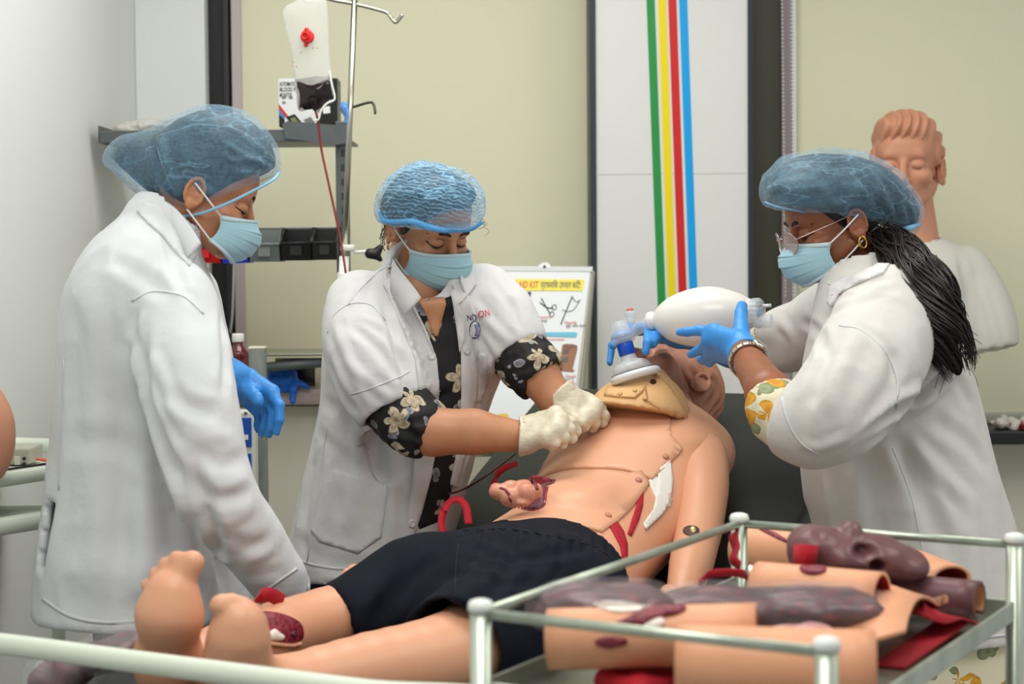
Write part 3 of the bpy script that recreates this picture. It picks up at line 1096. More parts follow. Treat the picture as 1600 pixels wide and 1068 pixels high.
# stainless box on the sill with a blue glove over it
sb = thing('steel_tray', P(455, 604, 4.6), 'shiny stainless steel tray standing on the pale sill', 'tray')
ta, tb_ = P(416, 606, 4.62), P(492, 571, 4.62)
obj('tray_body', join(span((ta.x, 4.62, ta.z + 0.001), (tb_.x, 4.80, ta.z + 0.004), 0.001), span((ta.x, 4.62, ta.z), (tb_.x, 4.623, tb_.z), 0.001), span((tb_.x - 0.003, 4.62, ta.z), (tb_.x, 4.80, tb_.z), 0.001), span((ta.x, 4.80, ta.z), (tb_.x, 4.803, tb_.z + 0.01), 0.001)), M('tray_steel', (96, 92, 78), 0.18, metal=1.0), sb, False)
obj('tray_rim', tube([(ta.x, 4.619, tb_.z), (tb_.x, 4.619, tb_.z), (tb_.x + 0.004, 4.80, tb_.z)], 0.003, 8), m_steel, sb)
v = Vol(P(455, 600, 4.57) - Vector((0.09, 0.07, 0.08)), P(455, 600, 4.57) + Vector((0.09, 0.07, 0.07)), 0.0025)
gy = 4.532
for a, b, r1, r2 in (((428, 592), (452, 592), 0.017, 0.02), ((426, 582), (442, 596), 0.011, 0.013), ((440, 586), (456, 584), 0.012, 0.011), ((452, 588), (460, 604), 0.011, 0.010), ((459, 604), (457, 626), 0.0085, 0.007),
                     ((460, 596), (481, 605), 0.010, 0.006), ((424, 600), (446, 606), 0.010, 0.010)):
    v.cone(P(a[0], a[1], gy), P(b[0], b[1], gy - (0.012 if b[1] > 620 else 0)), r1, r2, 0.006)
V, F = v.geo(2)
V = rumple(V, F, 0.003, 60, 8, True)
m_blue = M('blue_nitrile', (64, 150, 226), 0.42, c2=(52, 138, 216), nscale=30, bump=(140, 0.25, 0.0015))
tag(obj('blue_glove', (V, F), M('blue_nitrile_dark', (28, 104, 206), 0.45, bump=(120, 0.4, 0.002))), 'crumpled blue glove lying over the steel tray on the sill', 'glove')

# ------------------------------------------------------------------ first aid chart
fa = thing('first_aid_chart', P(835, 640, 4.55), 'hanging first aid kit chart with yellow heading and pictures', 'chart')
fm = quadmap(P(778, 419, 4.72), P(923, 420, 4.72), P(888, 700, 4.52), P(738, 700, 4.52))
m_paper = M('chart_paper', (226, 230, 230), 0.3)
nrm = (fm(1, 0) - fm(0, 0)).cross(fm(0, 1) - fm(0, 0)).normalized()
if nrm.dot(EYE - fm(.5, .5)) < 0: nrm = -nrm
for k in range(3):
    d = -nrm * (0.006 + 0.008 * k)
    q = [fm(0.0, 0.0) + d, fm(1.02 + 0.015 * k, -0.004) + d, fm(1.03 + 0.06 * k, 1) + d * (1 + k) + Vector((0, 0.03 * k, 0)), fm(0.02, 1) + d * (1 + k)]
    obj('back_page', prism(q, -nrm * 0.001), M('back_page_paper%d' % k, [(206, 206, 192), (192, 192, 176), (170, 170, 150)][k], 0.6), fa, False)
obj('front_page', prism([fm(0, 0), fm(1, 0), fm(1, 1), fm(0, 1)], -nrm * 0.001), m_paper, fa, False)
obj('top_strip', prism([fm(-0.012, -0.012), fm(1.02, -0.012), fm(1.02, 0.016), fm(-0.012, 0.016)], nrm * 0.002), M('metal_strip', (206, 210, 206), 0.3), fa, False)
obj('hanger_tab', prism([fm(0.5 + 0.07 * x, 0.0 + 0.034 * y) for x, y in circle2(0, 0, 1, 1, 14, math.pi, 2 * math.pi)], nrm * 0.003), m_white, fa, False)
obj('eyelet', prism([fm(0.5 + 0.016 * x, -0.008 + 0.009 * y) for x, y in circle2(0, 0, 1, 1, 12)], nrm * 0.0045), M('eyelet_dark', (60, 60, 56), 0.4), fa, False)
obj('hanger_wire', tube([fm(0.42, -0.005) - nrm * 0.004, fm(0.46, -0.026) - nrm * 0.004, fm(0.56, -0.026) - nrm * 0.004, fm(0.6, -0.005) - nrm * 0.004], 0.0012, 6), m_steel, fa)
flat_on('heading_band', fm, [(0.045, 0.062), (0.945, 0.062), (0.94, 0.128), (0.045, 0.128)], M('heading_yellow', (240, 222, 40), 0.35), fa)
m_red = M('chart_red', (214, 60, 40), 0.4)
m_ink = M('chart_ink', (50, 52, 60), 0.4)
text_on('lettering', fm, 'FIRST AID KIT', 0.075, 0.112, 0.052, m_red, fa, width=0.385, bold=0.03)
text_on('lettering', fm, '\u092a\u094d\u0930\u093e\u0925\u092e\u093f\u0915 \u0909\u092a\u091a\u093e\u0930 \u0915\u093f\u091f:', 0.485, 0.112, 0.05, M('chart_blueblack', (60, 60, 80), 0.4), fa, width=0.43, bold=0.02)
def pr(name, pts, c, lift=0.001):
    return flat_on(name, fm, pts, c if not isinstance(c, tuple) else M('print', c, 0.4), fa, lift)
def bottle_pic(u, v, w, h, body, cap, lab, lo=None):
    pr('bottle_picture', [(u - w, v + h), (u - w, v + .3 * h), (u - .45 * w, v + .14 * h), (u - .45 * w, v), (u + .45 * w, v), (u + .45 * w, v + .14 * h), (u + w, v + .3 * h), (u + w, v + h)], body)
    pr('bottle_picture', [(u - .55 * w, v - .02), (u + .55 * w, v - .02), (u + .55 * w, v + .05 * h), (u - .55 * w, v + .05 * h)], cap, 0.0018)
    if lo: pr('bottle_picture', [(u - .95 * w, v + h), (u - .95 * w, v + .6 * h), (u + .95 * w, v + .6 * h), (u + .95 * w, v + h)], lo, 0.0014)
    pr('bottle_picture', [(u - .9 * w, v + .42 * h), (u + .9 * w, v + .42 * h), (u + .85 * w, v + .75 * h), (u - .9 * w, v + .75 * h)], lab, 0.0022)
bottle_pic(0.105, 0.15, 0.048, 0.14, (140, 176, 214), (200, 60, 70), (236, 220, 30))
bottle_pic(0.245, 0.19, 0.038, 0.12, (150, 196, 224), (176, 120, 90), (206, 206, 206), (44, 48, 56))
bottle_pic(0.375, 0.155, 0.034, 0.145, (54, 42, 38), (40, 60, 90), (120, 160, 90))
def stroke(pts, wd, c, name='picture_line'):
    P3 = [fm(u, v) + nrm * 0.0018 for u, v in pts]
    return obj(name, ribbon(P3, wd, 0.0008, [nrm.cross((P3[1] - P3[0]).normalized())], seg=None), M('print_line', c, 0.4), fa)
stroke([(0.51, 0.17), (0.58, 0.225), (0.63, 0.262)], 0.0022, (50, 54, 56)); stroke([(0.50, 0.195), (0.59, 0.225), (0.65, 0.225)], 0.0022, (50, 54, 56))
for u, v in ((0.66, 0.222), (0.645, 0.262)):
    stroke([(u + 0.024 * math.cos(a), v + 0.014 * math.sin(a)) for a in np.linspace(0, 6.3, 9)], 0.0015, (60, 64, 66))
stroke([(0.84, 0.158), (0.80, 0.23), (0.755, 0.32)], 0.0026, (96, 100, 104))
stroke([(0.84, 0.165), (0.89, 0.19), (0.93, 0.178)], 0.0014, (120, 120, 120)); stroke([(0.93, 0.178), (0.87, 0.235), (0.80, 0.245), (0.75, 0.235)], 0.0014, (130, 130, 130))
pr('pen_picture', [(0.47, 0.365), (0.93, 0.362), (0.945, 0.374), (0.93, 0.392), (0.47, 0.384)], (96, 186, 214)); pr('pen_picture', [(0.38, 0.37), (0.47, 0.368), (0.47, 0.382), (0.38, 0.379)], (44, 64, 74), 0.0016)
pr('box_picture', [(0.16, 0.345), (0.30, 0.33), (0.31, 0.43), (0.2, 0.47)], (126, 190, 214)); pr('box_picture', [(0.26, 0.335), (0.30, 0.33), (0.31, 0.43), (0.27, 0.445)], (70, 150, 190), 0.0016)
def ring_pic(u, v, r, r2, c):
    a = np.linspace(0, 2 * math.pi, 25)
    for i in range(24):
        pr('tape_picture', [(u + r * math.cos(a[i]), v + r * .62 * math.sin(a[i])), (u + r * math.cos(a[i + 1]), v + r * .62 * math.sin(a[i + 1])), (u + r2 * math.cos(a[i + 1]) + .012, v + r2 * .62 * math.sin(a[i + 1])), (u + r2 * math.cos(a[i]) + .012, v + r2 * .62 * math.sin(a[i]))], c)
ring_gs = []
def ring_geo(u, v, r, r2):
    a = np.linspace(0, 2 * math.pi, 33)
    V, F = [], []
    for q in a[:-1]:
        V.append(tuple(fm(u + r * math.cos(q), v + r * .75 * math.sin(q)) + nrm * 0.0018)); V.append(tuple(fm(u + r2 * math.cos(q) + .01, v + r2 * .75 * math.sin(q)) + nrm * 0.0018))
    for i in range(32):
        j = (i + 1) % 32
        F.append((2 * i, 2 * j, 2 * j + 1, 2 * i + 1))
    return np.array(V), F
obj('tape_picture', ring_geo(0.44, 0.475, 0.105, 0.07), M('tape_olive', (182, 176, 112), 0.4), fa, False)
pr('wool_picture', circle2(0.645, 0.475, 0.05, 0.032, 16), (224, 190, 172)); pr('wool_picture', circle2(0.69, 0.47, 0.03, 0.018, 12), (216, 196, 186), 0.0014); pr('wool_picture', circle2(0.635, 0.475, 0.02, 0.014, 12), (240, 214, 200), 0.002)
pr('bandage_picture', [(0.80, 0.435), (0.84, 0.428), (0.96, 0.438), (0.965, 0.46), (0.94, 0.57), (0.965, 0.575), (0.95, 0.585), (0.82, 0.58), (0.79, 0.56)], (150, 96, 60))
pr('bandage_picture', circle2(0.88, 0.442, 0.075, 0.012, 16), (124, 76, 48), 0.0016); pr('bandage_picture', [(0.82, 0.46), (0.88, 0.455), (0.88, 0.485), (0.82, 0.485)], (86, 80, 56), 0.0016); pr('bandage_picture', [(0.81, 0.51), (0.88, 0.50), (0.88, 0.53), (0.81, 0.535)], (98, 84, 56), 0.0016)
pr('pack_picture', [(0.86, 0.66), (0.96, 0.66), (0.96, 0.715), (0.86, 0.715)], (94, 112, 130)); pr('pack_picture', circle2(0.91, 0.688, 0.038, 0.018, 14), (150, 186, 210), 0.0016); pr('pack_picture', [(0.74, 0.69), (0.88, 0.69), (0.88, 0.79), (0.74, 0.79)], (170, 196, 196), 0.0012)
pr('pad_picture', [(0.07, 0.86), (0.27, 0.86), (0.27, 0.955), (0.07, 0.955)], (40, 50, 48)); pr('glove_picture', smooth_poly([(0.17, 0.845), (0.22, 0.82), (0.31, 0.815), (0.33, 0.84), (0.25, 0.87), (0.18, 0.87)], 4), (220, 190, 30), 0.0016)
for s, u, v, c in (('Scissors', 0.49, 0.285, m_red), ('\u0915\u0948\u0902\u091a\u0940', 0.53, 0.31, m_ink), ('Needle', 0.79, 0.315, m_red), ('\u0938\u0941\u0908 \u0914\u0930 \u0927\u093e\u0917\u093e', 0.81, 0.335, m_ink), ('Thermometer', 0.56, 0.41, m_red), ('Gauze', 0.87, 0.615, m_red), ('\u092a\u091f\u094d\u091f\u0940', 0.88, 0.635, m_ink), ('Antiseptic', 0.33, 0.325, m_red), ('Cotton', 0.60, 0.54, m_red), ('Gloves', 0.1, 0.985, m_ink), ('Tape', 0.8, 0.81, m_red)):
    text_on('lettering', fm, s, u, v, 0.022, c, fa)
obj('prop_stand', tube([fm(0.5, 0.0) - nrm * 0.03, fm(0.5, 1.0) - nrm * 0.1 , fm(0.52, 3.2) - nrm * 0.28], 0.006, 8), m_steel, fa)

# ------------------------------------------------------------------ white trolley at the left edge
tr = thing('instrument_trolley', P(30, 760, 3.32), 'white tubular trolley at the left edge holding a grey device', 'trolley')
obj('top_rail', tube([P(-120, 690, 3.52), P(80, 696, 3.60)], 0.0145, 14), m_enam, tr)
obj('top_rail', tube([P(-150, 770, 3.12), P(70, 737, 3.36), P(110, 730, 3.41)], 0.0155, 14), m_enam, tr)
obj('tray', prism([P(-150, 757, 3.12), P(100, 722, 3.40), P(120, 714, 3.62), P(-120, 716, 3.58)], (0, 0, -0.006)), M('tray_green_white', (206, 214, 196), 0.4), tr, False)
obj('tray_edge', tube([P(-150, 756, 3.115), P(72, 724, 3.355)], 0.002, 6), m_black, tr)
obj('lower_shelf', prism([P(-150, 834, 3.12), P(64, 798, 3.34), P(110, 790, 3.42), P(90, 788, 3.62), P(-120, 790, 3.62)], (0, 0, -0.012)), M('shelf_green_white', (204, 212, 194), 0.4), tr, False)
obj('shelf_edge', tube([P(-150, 845, 3.115), P(64, 812, 3.345), P(110, 803, 3.42)], 0.013, 10, flat=1.3), m_enam, tr)
obj('leg', tube([P(92, 725, 3.43), P(92, 940, 3.43), P(92, 1290, 3.43)], 0.0125, 12), m_enam, tr)
obj('leg', tube([P(-40, 700, 3.56), P(-40, 1150, 3.56)], 0.0125, 12), m_enam, tr)
dv = thing('control_box', P(33, 730, 3.42), 'small grey control box with black sockets on the white trolley', 'device')
d0, d1 = P(18, 726, 3.42), P(46, 700, 3.42)
obj('case', span((d0.x - 0.02, 3.42, d0.z), (d1.x, 3.52, d1.z), 0.004), M('device_grey', (176, 178, 164), 0.45), dv, False)
for x, y in ((38, 716), (38, 724)):
    obj('socket', lathe([(0.003, 0), (0.003, 0.002)], P(x, y, 3.42), (0, -1, 0), 12), m_black, dv)
obj('socket_plate', span(P(22, 726, 3.416), P(32, 712, 3.42), 0.001), M('device_plate', (206, 206, 196), 0.4), dv, False)
tag(obj('orange_cable', tube([P(46, 716, 3.47), P(60, 717, 3.47), P(75, 719, 3.48), P(95, 716, 3.48)], 0.0028, 8), M('orange_cable_rubber', (232, 92, 70), 0.4)), 'orange cable running from the grey control box', 'cable')
# ------------------------------------------------------------------ hospital bed
m_matt = M('black_vinyl', (34, 38, 36), 0.42, c2=(30, 34, 33), nscale=8, bump=(14, 0.25, 0.004), spec=0.4)
bed = thing('hospital_bed', BED(0.9, 0.375, 0), 'hospital bed with black mattress, raised back and white tube foot rail', 'bed')
RB = Matrix((BU, -BV, Vector((0, 0, 1)))).transposed()
W = 0.75
obj('mattress', rbox((HINGE + 0.02, W, 0.075), BED(HINGE / 2, W / 2, 0.7275), RB, 0.012, 3), m_matt, bed)
L = 0.80
up = Vector((BU.x, BU.y, SLOPE)).normalized()
bk = frame(up, (0, 0, 1))
bl = (0.72 * math.sqrt(1 + SLOPE ** 2))
cs = BED(HINGE, W / 2, 0.765) + up * bl / 2 - (bk @ Vector((0, 0, 1))) * 0.0375
obj('back_mattress', rbox((bl, W, 0.075), cs, bk, 0.012, 3), m_matt, bed)
obj('back_panel', rbox((bl, W - 0.04, 0.02), cs - (bk @ Vector((0, 0, 1))) * 0.05, bk, 0.004), m_grey, bed, False)
obj('frame_rail', tube([BED(-0.02, 0.01, 0.66), BED(1.9, 0.01, 0.66)], 0.02, 12), m_enam, bed)
obj('frame_rail', tube([BED(-0.02, W - 0.01, 0.66), BED(1.9, W - 0.01, 0.66)], 0.02, 12), m_enam, bed)
obj('base_panel', rbox((HINGE, W - 0.05, 0.02), BED(HINGE / 2, W / 2, 0.675), RB, 0.004), m_grey, bed, False)
for s, t in ((0.05, 0.03), (0.05, W - 0.03), (1.75, 0.03), (1.75, W - 0.03)):
    obj('leg', tube([BED(s, t, 0.66), BED(s, t, 0.06)], 0.018, 12), m_enam, bed)
    obj('caster', lathe([(0.02, -0.012), (0.045, -0.010), (0.045, 0.010), (0.02, 0.012)], BED(s, t, 0.045), BV, 18), m_black, bed)
fr0 = P(-60, 998, 2.47)
fr1 = P(560, 1078, 2.155)
ff = (fr1 - fr0)
obj('foot_rail', tube([fr0 - Vector((0.03, -0.02, 0.12)), fr0 - Vector((0.012, -0.01, 0.01)), fr0 + ff * 0.06, fr0 + ff * 0.5, fr1, fr1 + ff * 0.35, fr1 + ff * 0.42 - Vector((0, 0, 0.12))], 0.0142, 16, seg=60), m_enam, bed)
obj('foot_post', tube([fr0 - Vector((0.03, -0.02, 0.12)), fr0 - Vector((0.03, -0.02, 0.4))], 0.0142, 12), m_enam, bed)

# ------------------------------------------------------------------ steel trolley in the foreground
ZR = 1.02
A_ = PZ(751, 949, ZR); B_ = PZ(1155, 811, ZR); C_ = PZ(1586, 843, ZR)
D_ = A_ + (C_ - B_)
m_cart = M('worn_steel_tube', (196, 206, 190), 0.34, metal=0.75, c2=(160, 168, 152), nscale=18, stretch=(1, 1, 0.4))
m_tray = M('tray_sheet_steel', (168, 170, 156), 0.3, metal=0.85, bump=(60, 0.06))
ct = thing('steel_trolley', ((A_ + C_) / 2) * Vector((1, 1, 0)) if False else Vector(((A_.x + C_.x) / 2, (A_.y + C_.y) / 2, 0)), 'steel guard rail trolley in front of the bed full of wound models', 'trolley')
TZ = 0.915
for nm, q in (('A', A_), ('B', B_), ('C', C_), ('D', D_)):
    o = obj('post', lathe([(0.0118, 0), (0.0118, ZR - 0.06)], (q.x, q.y, 0.06), (0, 0, 1), 20), m_cart, ct)
    obj('post_cap', lathe([(0.0118, 0), (0.0138, 0.001), (0.0142, 0.006), (0.012, 0.0115), (0.006, 0.0135), (0, 0.014)], (q.x, q.y, ZR - 0.004), (0, 0, 1), 20), M('cap_white', (226, 230, 222), 0.35), ct)
    obj('caster', lathe([(0.01, -0.010), (0.03, -0.009), (0.03, 0.009), (0.01, 0.010)], (q.x, q.y, 0.03), (1, 0.3, 0), 16), m_black, ct)
for p, q in ((A_, B_), (B_, C_), (A_, D_)):
    dz = Vector((0, 0, -0.006))
    obj('guard_rail', tube([p + dz, q + dz], 0.0058, 14), m_cart, ct)
ex = (D_ - A_).normalized(); ey = (B_ - A_).normalized()
Rc = Matrix((ex, ey, Vector((0, 0, 1)))).transposed()
cc = (A_ + C_) / 2
wx, wy = (D_ - A_).length, (B_ - A_).length
obj('tray', rbox((wx, wy, 0.003), (cc.x, cc.y, TZ), Rc, 0.001), m_tray, ct, False)
for p, q in ((A_, B_), (B_, C_), (C_, D_), (D_, A_)):
    mid = (p + q) / 2
    d = (q - p).normalized()
    obj('tray_lip', rbox(((q - p).length - 0.02, 0.004, 0.026), (mid.x, mid.y, TZ + 0.012), frame(d, (0, 0, 1)), 0.0015), m_cart, ct, False)
obj('lower_tray', rbox((wx, wy, 0.003), (cc.x, cc.y, 0.3), Rc, 0.001), m_tray, ct, False)
# ------------------------------------------------------------------ people: shared builders
def pt(a):
    """(px, py, y) of the photograph to a place in the room"""
    return P(*a)

def world(geo, R, C, k=1.0):
    V, F = geo
    return V * k @ np.array(R.transposed()) + np3(C), F

def head_vol(h=0.0024, neck=((-0.02, 0, -0.07), (-0.05, 0, -0.17)), nr=0.052, ears=True, lids=True, wide=1.0, lo=(-0.17, -0.12, -0.2), hi=(0.15, 0.12, 0.17)):
    v = Vol(lo, hi, h)
    w_ = wide
    v.ell((-0.012, 0, 0.035), (0.096, 0.074 * w_, 0.080))
    v.ell((0.038, 0, 0.035), (0.056, 0.063 * w_, 0.055), k=0.02)
    v.ell((0.030, 0, -0.036), (0.058, 0.057 * w_, 0.062), k=0.02)
    for s in (-1, 1):
        v.cone((0.0, s * 0.054 * w_, -0.045), (0.058, s * 0.024, -0.088), 0.017, 0.014, 0.015)
        v.ell((0.060, s * 0.040, -0.028), (0.026, 0.024, 0.022), k=0.012)
    v.ell((0.070, 0, -0.088), (0.020, 0.022, 0.017), k=0.014)
    v.cone((0.076, -0.034, 0.020), (0.076, 0.034, 0.020), 0.014, None, 0.012)
    for s in (-1, 1):
        v.ell((0.096, s * 0.031, -0.002), (0.016, 0.019, 0.012), k=0.010, cut=True)
        if lids:
            v.ell((0.076, s * 0.031, -0.003), (0.0135, 0.0165, 0.0115), k=0.003)
    v.cone((0.086, 0, 0.006), (0.109, 0, -0.036), 0.008, 0.0105, 0.008)
    for s in (-1, 1):
        v.ell((0.100, s * 0.011, -0.041), (0.010, 0.0075, 0.0075), k=0.004)
    v.ell((0.088, 0, -0.061), (0.010, 0.024, 0.0055), k=0.004)
    v.ell((0.086, 0, -0.070), (0.010, 0.020, 0.0065), k=0.004)
    v.ell((0.102, 0, -0.0655), (0.012, 0.024, 0.0012), k=0.002, cut=True)
    if neck:
        v.cone(neck[0], neck[1], nr, nr * 1.06, 0.02)
    if ears:
        for s in (-1, 1):
            Re = Matrix.Rotation(rad(-12 * 1), 3, 'Y') @ Matrix.Rotation(rad(-18 * s), 3, 'Z')
            c = (-0.012, s * 0.077 * w_, -0.012)
            v.ell(c, (0.0175, 0.006, 0.029), Re, k=0.005)
            hx = [(c[0] + .0165 * math.cos(q), c[1] + s * (.006 + .003 * math.cos(q) * -1), c[2] + .004 + .027 * math.sin(q)) for q in np.linspace(-.9, 3.9, 11)]
            v.chain(hx, [.0030] + [.0040] * 9 + [.0030], .002)
            v.ell((c[0] - 0.001, c[1] + s * 0.006, c[2] - 0.019), (0.009, 0.006, 0.011), k=0.004)
            v.ell((c[0] + 0.003, c[1] + s * 0.0105, c[2] + 0.002), (0.010, 0.006, 0.016), Re, k=0.003, cut=True)
            v.ell((c[0] + 0.006, c[1] + s * 0.001, c[2] + 0.0), (0.006, 0.005, 0.006), Re, k=0.004)
    return v

def on_face(bv, yz, lift=0.0):
    out = []
    for y, z in yz:
        h = bv.ray_cast(Vector((0.3, y, z)), Vector((-1, 0, 0)))
        p = h[0] if h[0] is not None else Vector((0.07, y, z))
        out.append((p.x + lift, y, z))
    return out

def head_at(ear, R, S, side):
    return P(*ear) - R @ Vector((-.012, side * .080, -.012)) * S

def neck_to(spot, R, C, S):
    return R.transposed() @ (spot - C) / S

def mask_parts(R, C, par, mat, mat_band, scale=1.0, ears=(1, 1), side_drop=0.0):
    nu, nv = 33, 45
    def surf(u, v_, off=0.0):
        f = np.interp(v_, [0, .28, .55, .8, 1], [.108, .129, .128, .116, .093]) + off
        zc = np.interp(v_, [0, .28, .55, .8, 1], [-.014, -.040, -.064, -.088, -.107])
        zs = -.032 - .048 * v_ - side_drop
        a = u * rad(82)
        s = abs(u) ** 1.6
        y = (0.069 + off * .5) * math.sin(a) / math.sin(rad(82))
        xs = 0.018
        x = xs + (f - xs) * max(0.0, math.cos(a)) ** 0.62
        z = zc * (1 - s) + zs * s
        fr = (v_ * 4.0) % 1.0
        pl = 0.0046 * (fr if 0.9 < v_ * 4 < 3.6 else 0.0) * (1 - s * .8)
        x += pl
        return Vector((x * scale, y * scale, z * scale))
    V, F = [], []
    for th in (0.0016, 0.0):
        for i in range(nv):
            for j in range(nu):
                V.append(tuple(C + R @ surf(-1 + 2 * j / (nu - 1), i / (nv - 1), th)))
    n = nu * nv
    for i in range(nv - 1):
        for j in range(nu - 1):
            a = i * nu + j
            F.append((a, a + nu, a + nu + 1, a + 1))
            F.append((a + n, a + 1 + n, a + nu + 1 + n, a + nu + n))
    for j in range(nu - 1):
        F.append((j, j + 1, j + 1 + n, j + n))
        b = (nv - 1) * nu + j
        F.append((b + 1, b, b + n, b + 1 + n))
    for i in range(nv - 1):
        a = i * nu
        F.append((a + nu, a, a + n, a + nu + n))
        b = a + nu - 1
        F.append((b, b + nu, b + nu + n, b + n))
    m = obj('face_mask', (np.array(V), F), mat, par)
    us = np.linspace(-1, 1, 15)
    obj('mask_edge', ribbon([C + R @ surf(u, 0.035, 0.003) for u in us], 0.009 * scale, 0.0008, [R @ Vector((0.2, 0, 1))]), mat_band, m)
    obj('mask_edge', ribbon([C + R @ surf(u, 0.97, 0.003) for u in us], 0.006 * scale, 0.0008, [R @ Vector((0.5, 0, 1))]), mat_band, m)
    for s, on in zip((-1, 1), ears):
        if not on:
            continue
        for v_, e in ((0.03, (-0.016, s * 0.080, 0.008)), (0.97, (-0.014, s * 0.077, -0.038))):
            a = surf(s * 0.98, v_, 0.002)
            b = Vector(e)
            mid = a.lerp(b, 0.5) + Vector((0.0, s * 0.004, 0.0))
            obj('ear_loop', tube([C + R @ a, C + R @ mid, C + R @ b], 0.0016, 8), M('ear_loop_white', (236, 236, 236), 0.6), m)
    return m

def cap_material(name, scale=(1, 1, 1), rot=(0, 0, 0), a0=0.26, crease=0.35, ripple=0.0, period=0.007, col=(150, 200, 226)):
    """thin non-woven film: denser along creases and gathered ripples"""
    t = NT(name)
    vec = t.coord(scale, rot)
    n1 = t.noise(14, 3, 0.55, vec)
    n2 = t.noise(170, 3, 0.7, vec)
    n3 = t.noise(16, 2, 0.5, t.coord((scale[0] * .5, scale[1], scale[2] * 1.6), (rot[2], rot[0] + .7, rot[1])))
    rid = t.math('ABSOLUTE', t.math('SUBTRACT', n3.outputs[0], 0.5))
    ln = t.ramp(rid, [(0.0, (1, 1, 1, 1)), (0.022, (0, 0, 0, 1))])
    base = t.math('MULTIPLY_ADD', t.math('SUBTRACT', n1.outputs[0], 0.5), 0.30, a0)
    base = t.math('ADD', base, t.math('MULTIPLY', t.math('SUBTRACT', n2.outputs[0], 0.48), 0.55))
    base = t.math('ADD', base, t.math('MULTIPLY', ln, crease))
    hgt = t.math('ADD', ln, n2.outputs[0])
    if ripple:
        wv = t.n('ShaderNodeTexWave', wave_type='BANDS', bands_direction='Z')
        wv.inputs['Scale'].default_value = 0.314 / period
        wv.inputs['Distortion'].default_value = 7.0
        wv.inputs['Detail'].default_value = 2.0
        wv.inputs['Detail Scale'].default_value = 1.6
        t.link(vec, wv.inputs['Vector'])
        rp = t.ramp(wv.outputs['Fac'], [(0.55, (0, 0, 0, 1)), (0.95, (1, 1, 1, 1))])
        base = t.math('ADD', base, t.math('MULTIPLY', rp, ripple))
        hgt = t.math('ADD', hgt, rp)
    base = t.math('MINIMUM', t.math('MAXIMUM', base, 0.05), 0.92)
    t.link(base, t.b.inputs['Alpha'])
    t.b.inputs['Base Color'].default_value = lin(col)
    t.b.inputs['Roughness'].default_value = 0.7
    t.b.inputs['Sheen Weight'].default_value = 0.5
    t.bump(hgt, 0.35, 0.002)
    return t.m

def local_hair(off=.004, line=((.078, 0, .072), (.78, 0, -.62)), extra=(), h=.0035):
    """hair over the skull in the head's own frame, back of the hairline"""
    v = Vol((-.14, -.11, -.13), (.12, .11, .15), h)
    v.ell((-.012, 0, .035), (.096 + off, .074 + off, .080 + off)).ell((.038, 0, .035), (.056 + off, .063 + off, .055 + off), k=.02)
    for c, r in extra:
        v.ell(c, r, k=.015)
    v.plane(line[0], line[1], .006)
    for s in (-1, 1):
        v.ell((-.004, s * .085, -.018), (.026, .022, .036), k=.006, cut=True)
    v.plane((0, 0, -.055), (-.5, 0, -1), .006)
    return v.geo(2)

def glove(name, wrist, knuckles, fingers, thumb, mat, par, cuff=None, cuff_r=(0.03, 0.035), r=0.0095, h=0.0022, palm=0.0145, extra=(), wr=0.026, nrm=None, wrinkle=0.0008):
    """a gloved hand from points: wrist, four knuckles, four finger paths beyond them, thumb path from its root"""
    W_ = np3(wrist)
    K = [np3(k) for k in knuckles]
    Fg = [[np3(p) for p in f] for f in fingers]
    Th = [np3(p) for p in thumb]
    allp = [W_] + K + [p for f in Fg for p in f] + Th + ([np3(cuff)] if cuff is not None else []) + [np3(e[0]) for e in extra]
    A = np.array(allp)
    v = Vol(A.min(0) - 0.055, A.max(0) + 0.055, h)
    c = sum(K) / 4
    across = K[0] - K[3]
    for i, k in enumerate(K):
        base = W_ + across * (0.42 - 0.28 * i)
        v.cone(base, k, palm * 1.05, palm * 0.86, 0.012)
    for i in range(3):
        v.cone(K[i], K[i + 1], palm * 0.85, palm * 0.82, 0.008)
    for i, f in enumerate(Fg):
        rr = r * (1.0, 1.04, 1.0, 0.88)[i]
        path = [K[i]] + f
        rs = [rr * 1.12] + [rr * (1.02 - 0.10 * j) for j in range(1, len(f) + 1)]
        v2 = v
        for j in range(len(path) - 1):
            v2.cone(path[j], path[j + 1], rs[j], rs[j + 1], 0.0035 if j else 0.006)
    for j in range(len(Th) - 1):
        rt = [0.0165, 0.0125, 0.0108, 0.0095][j:j + 2]
        v.cone(Th[j], Th[j + 1], rt[0] * r / 0.0095, (rt[1] if len(rt) > 1 else 0.009) * r / 0.0095, 0.009 if j == 0 else 0.003)
    v.cone(W_, W_ * 0.55 + c * 0.45, wr * 0.8, palm, 0.014)
    if cuff is not None:
        v.cone(W_, cuff, cuff_r[0], cuff_r[1], 0.012)
        d = np3(cuff) - W_
        v.plane(np3(cuff), d) if False else None
        L_ = np.linalg.norm(d)
        u = d / L_
        v.cone(np3(cuff) - u * 0.006, np3(cuff) + u * 0.06, cuff_r[1] - 0.0045, cuff_r[1] - 0.003, 0.0, cut=True)
        # trim the rounded end square
        Rb = frame(Vector(u), (0.1, 0.2, 1))
        v.box(np3(cuff) + u * 0.03, (0.03, 0.06, 0.06), Rb, 0.001, 0.0, cut=True)
    for p, q, r1, r2 in extra:
        v.cone(p, q, r1, r2, 0.006)
    V, F = v.geo(2)
    V = rumple(V, F, wrinkle, (64, 64, 64), 4)
    V = rumple(V, F, wrinkle * 0.4, (150, 150, 150), 9, True)
    return obj(name, (V, F), mat, par)

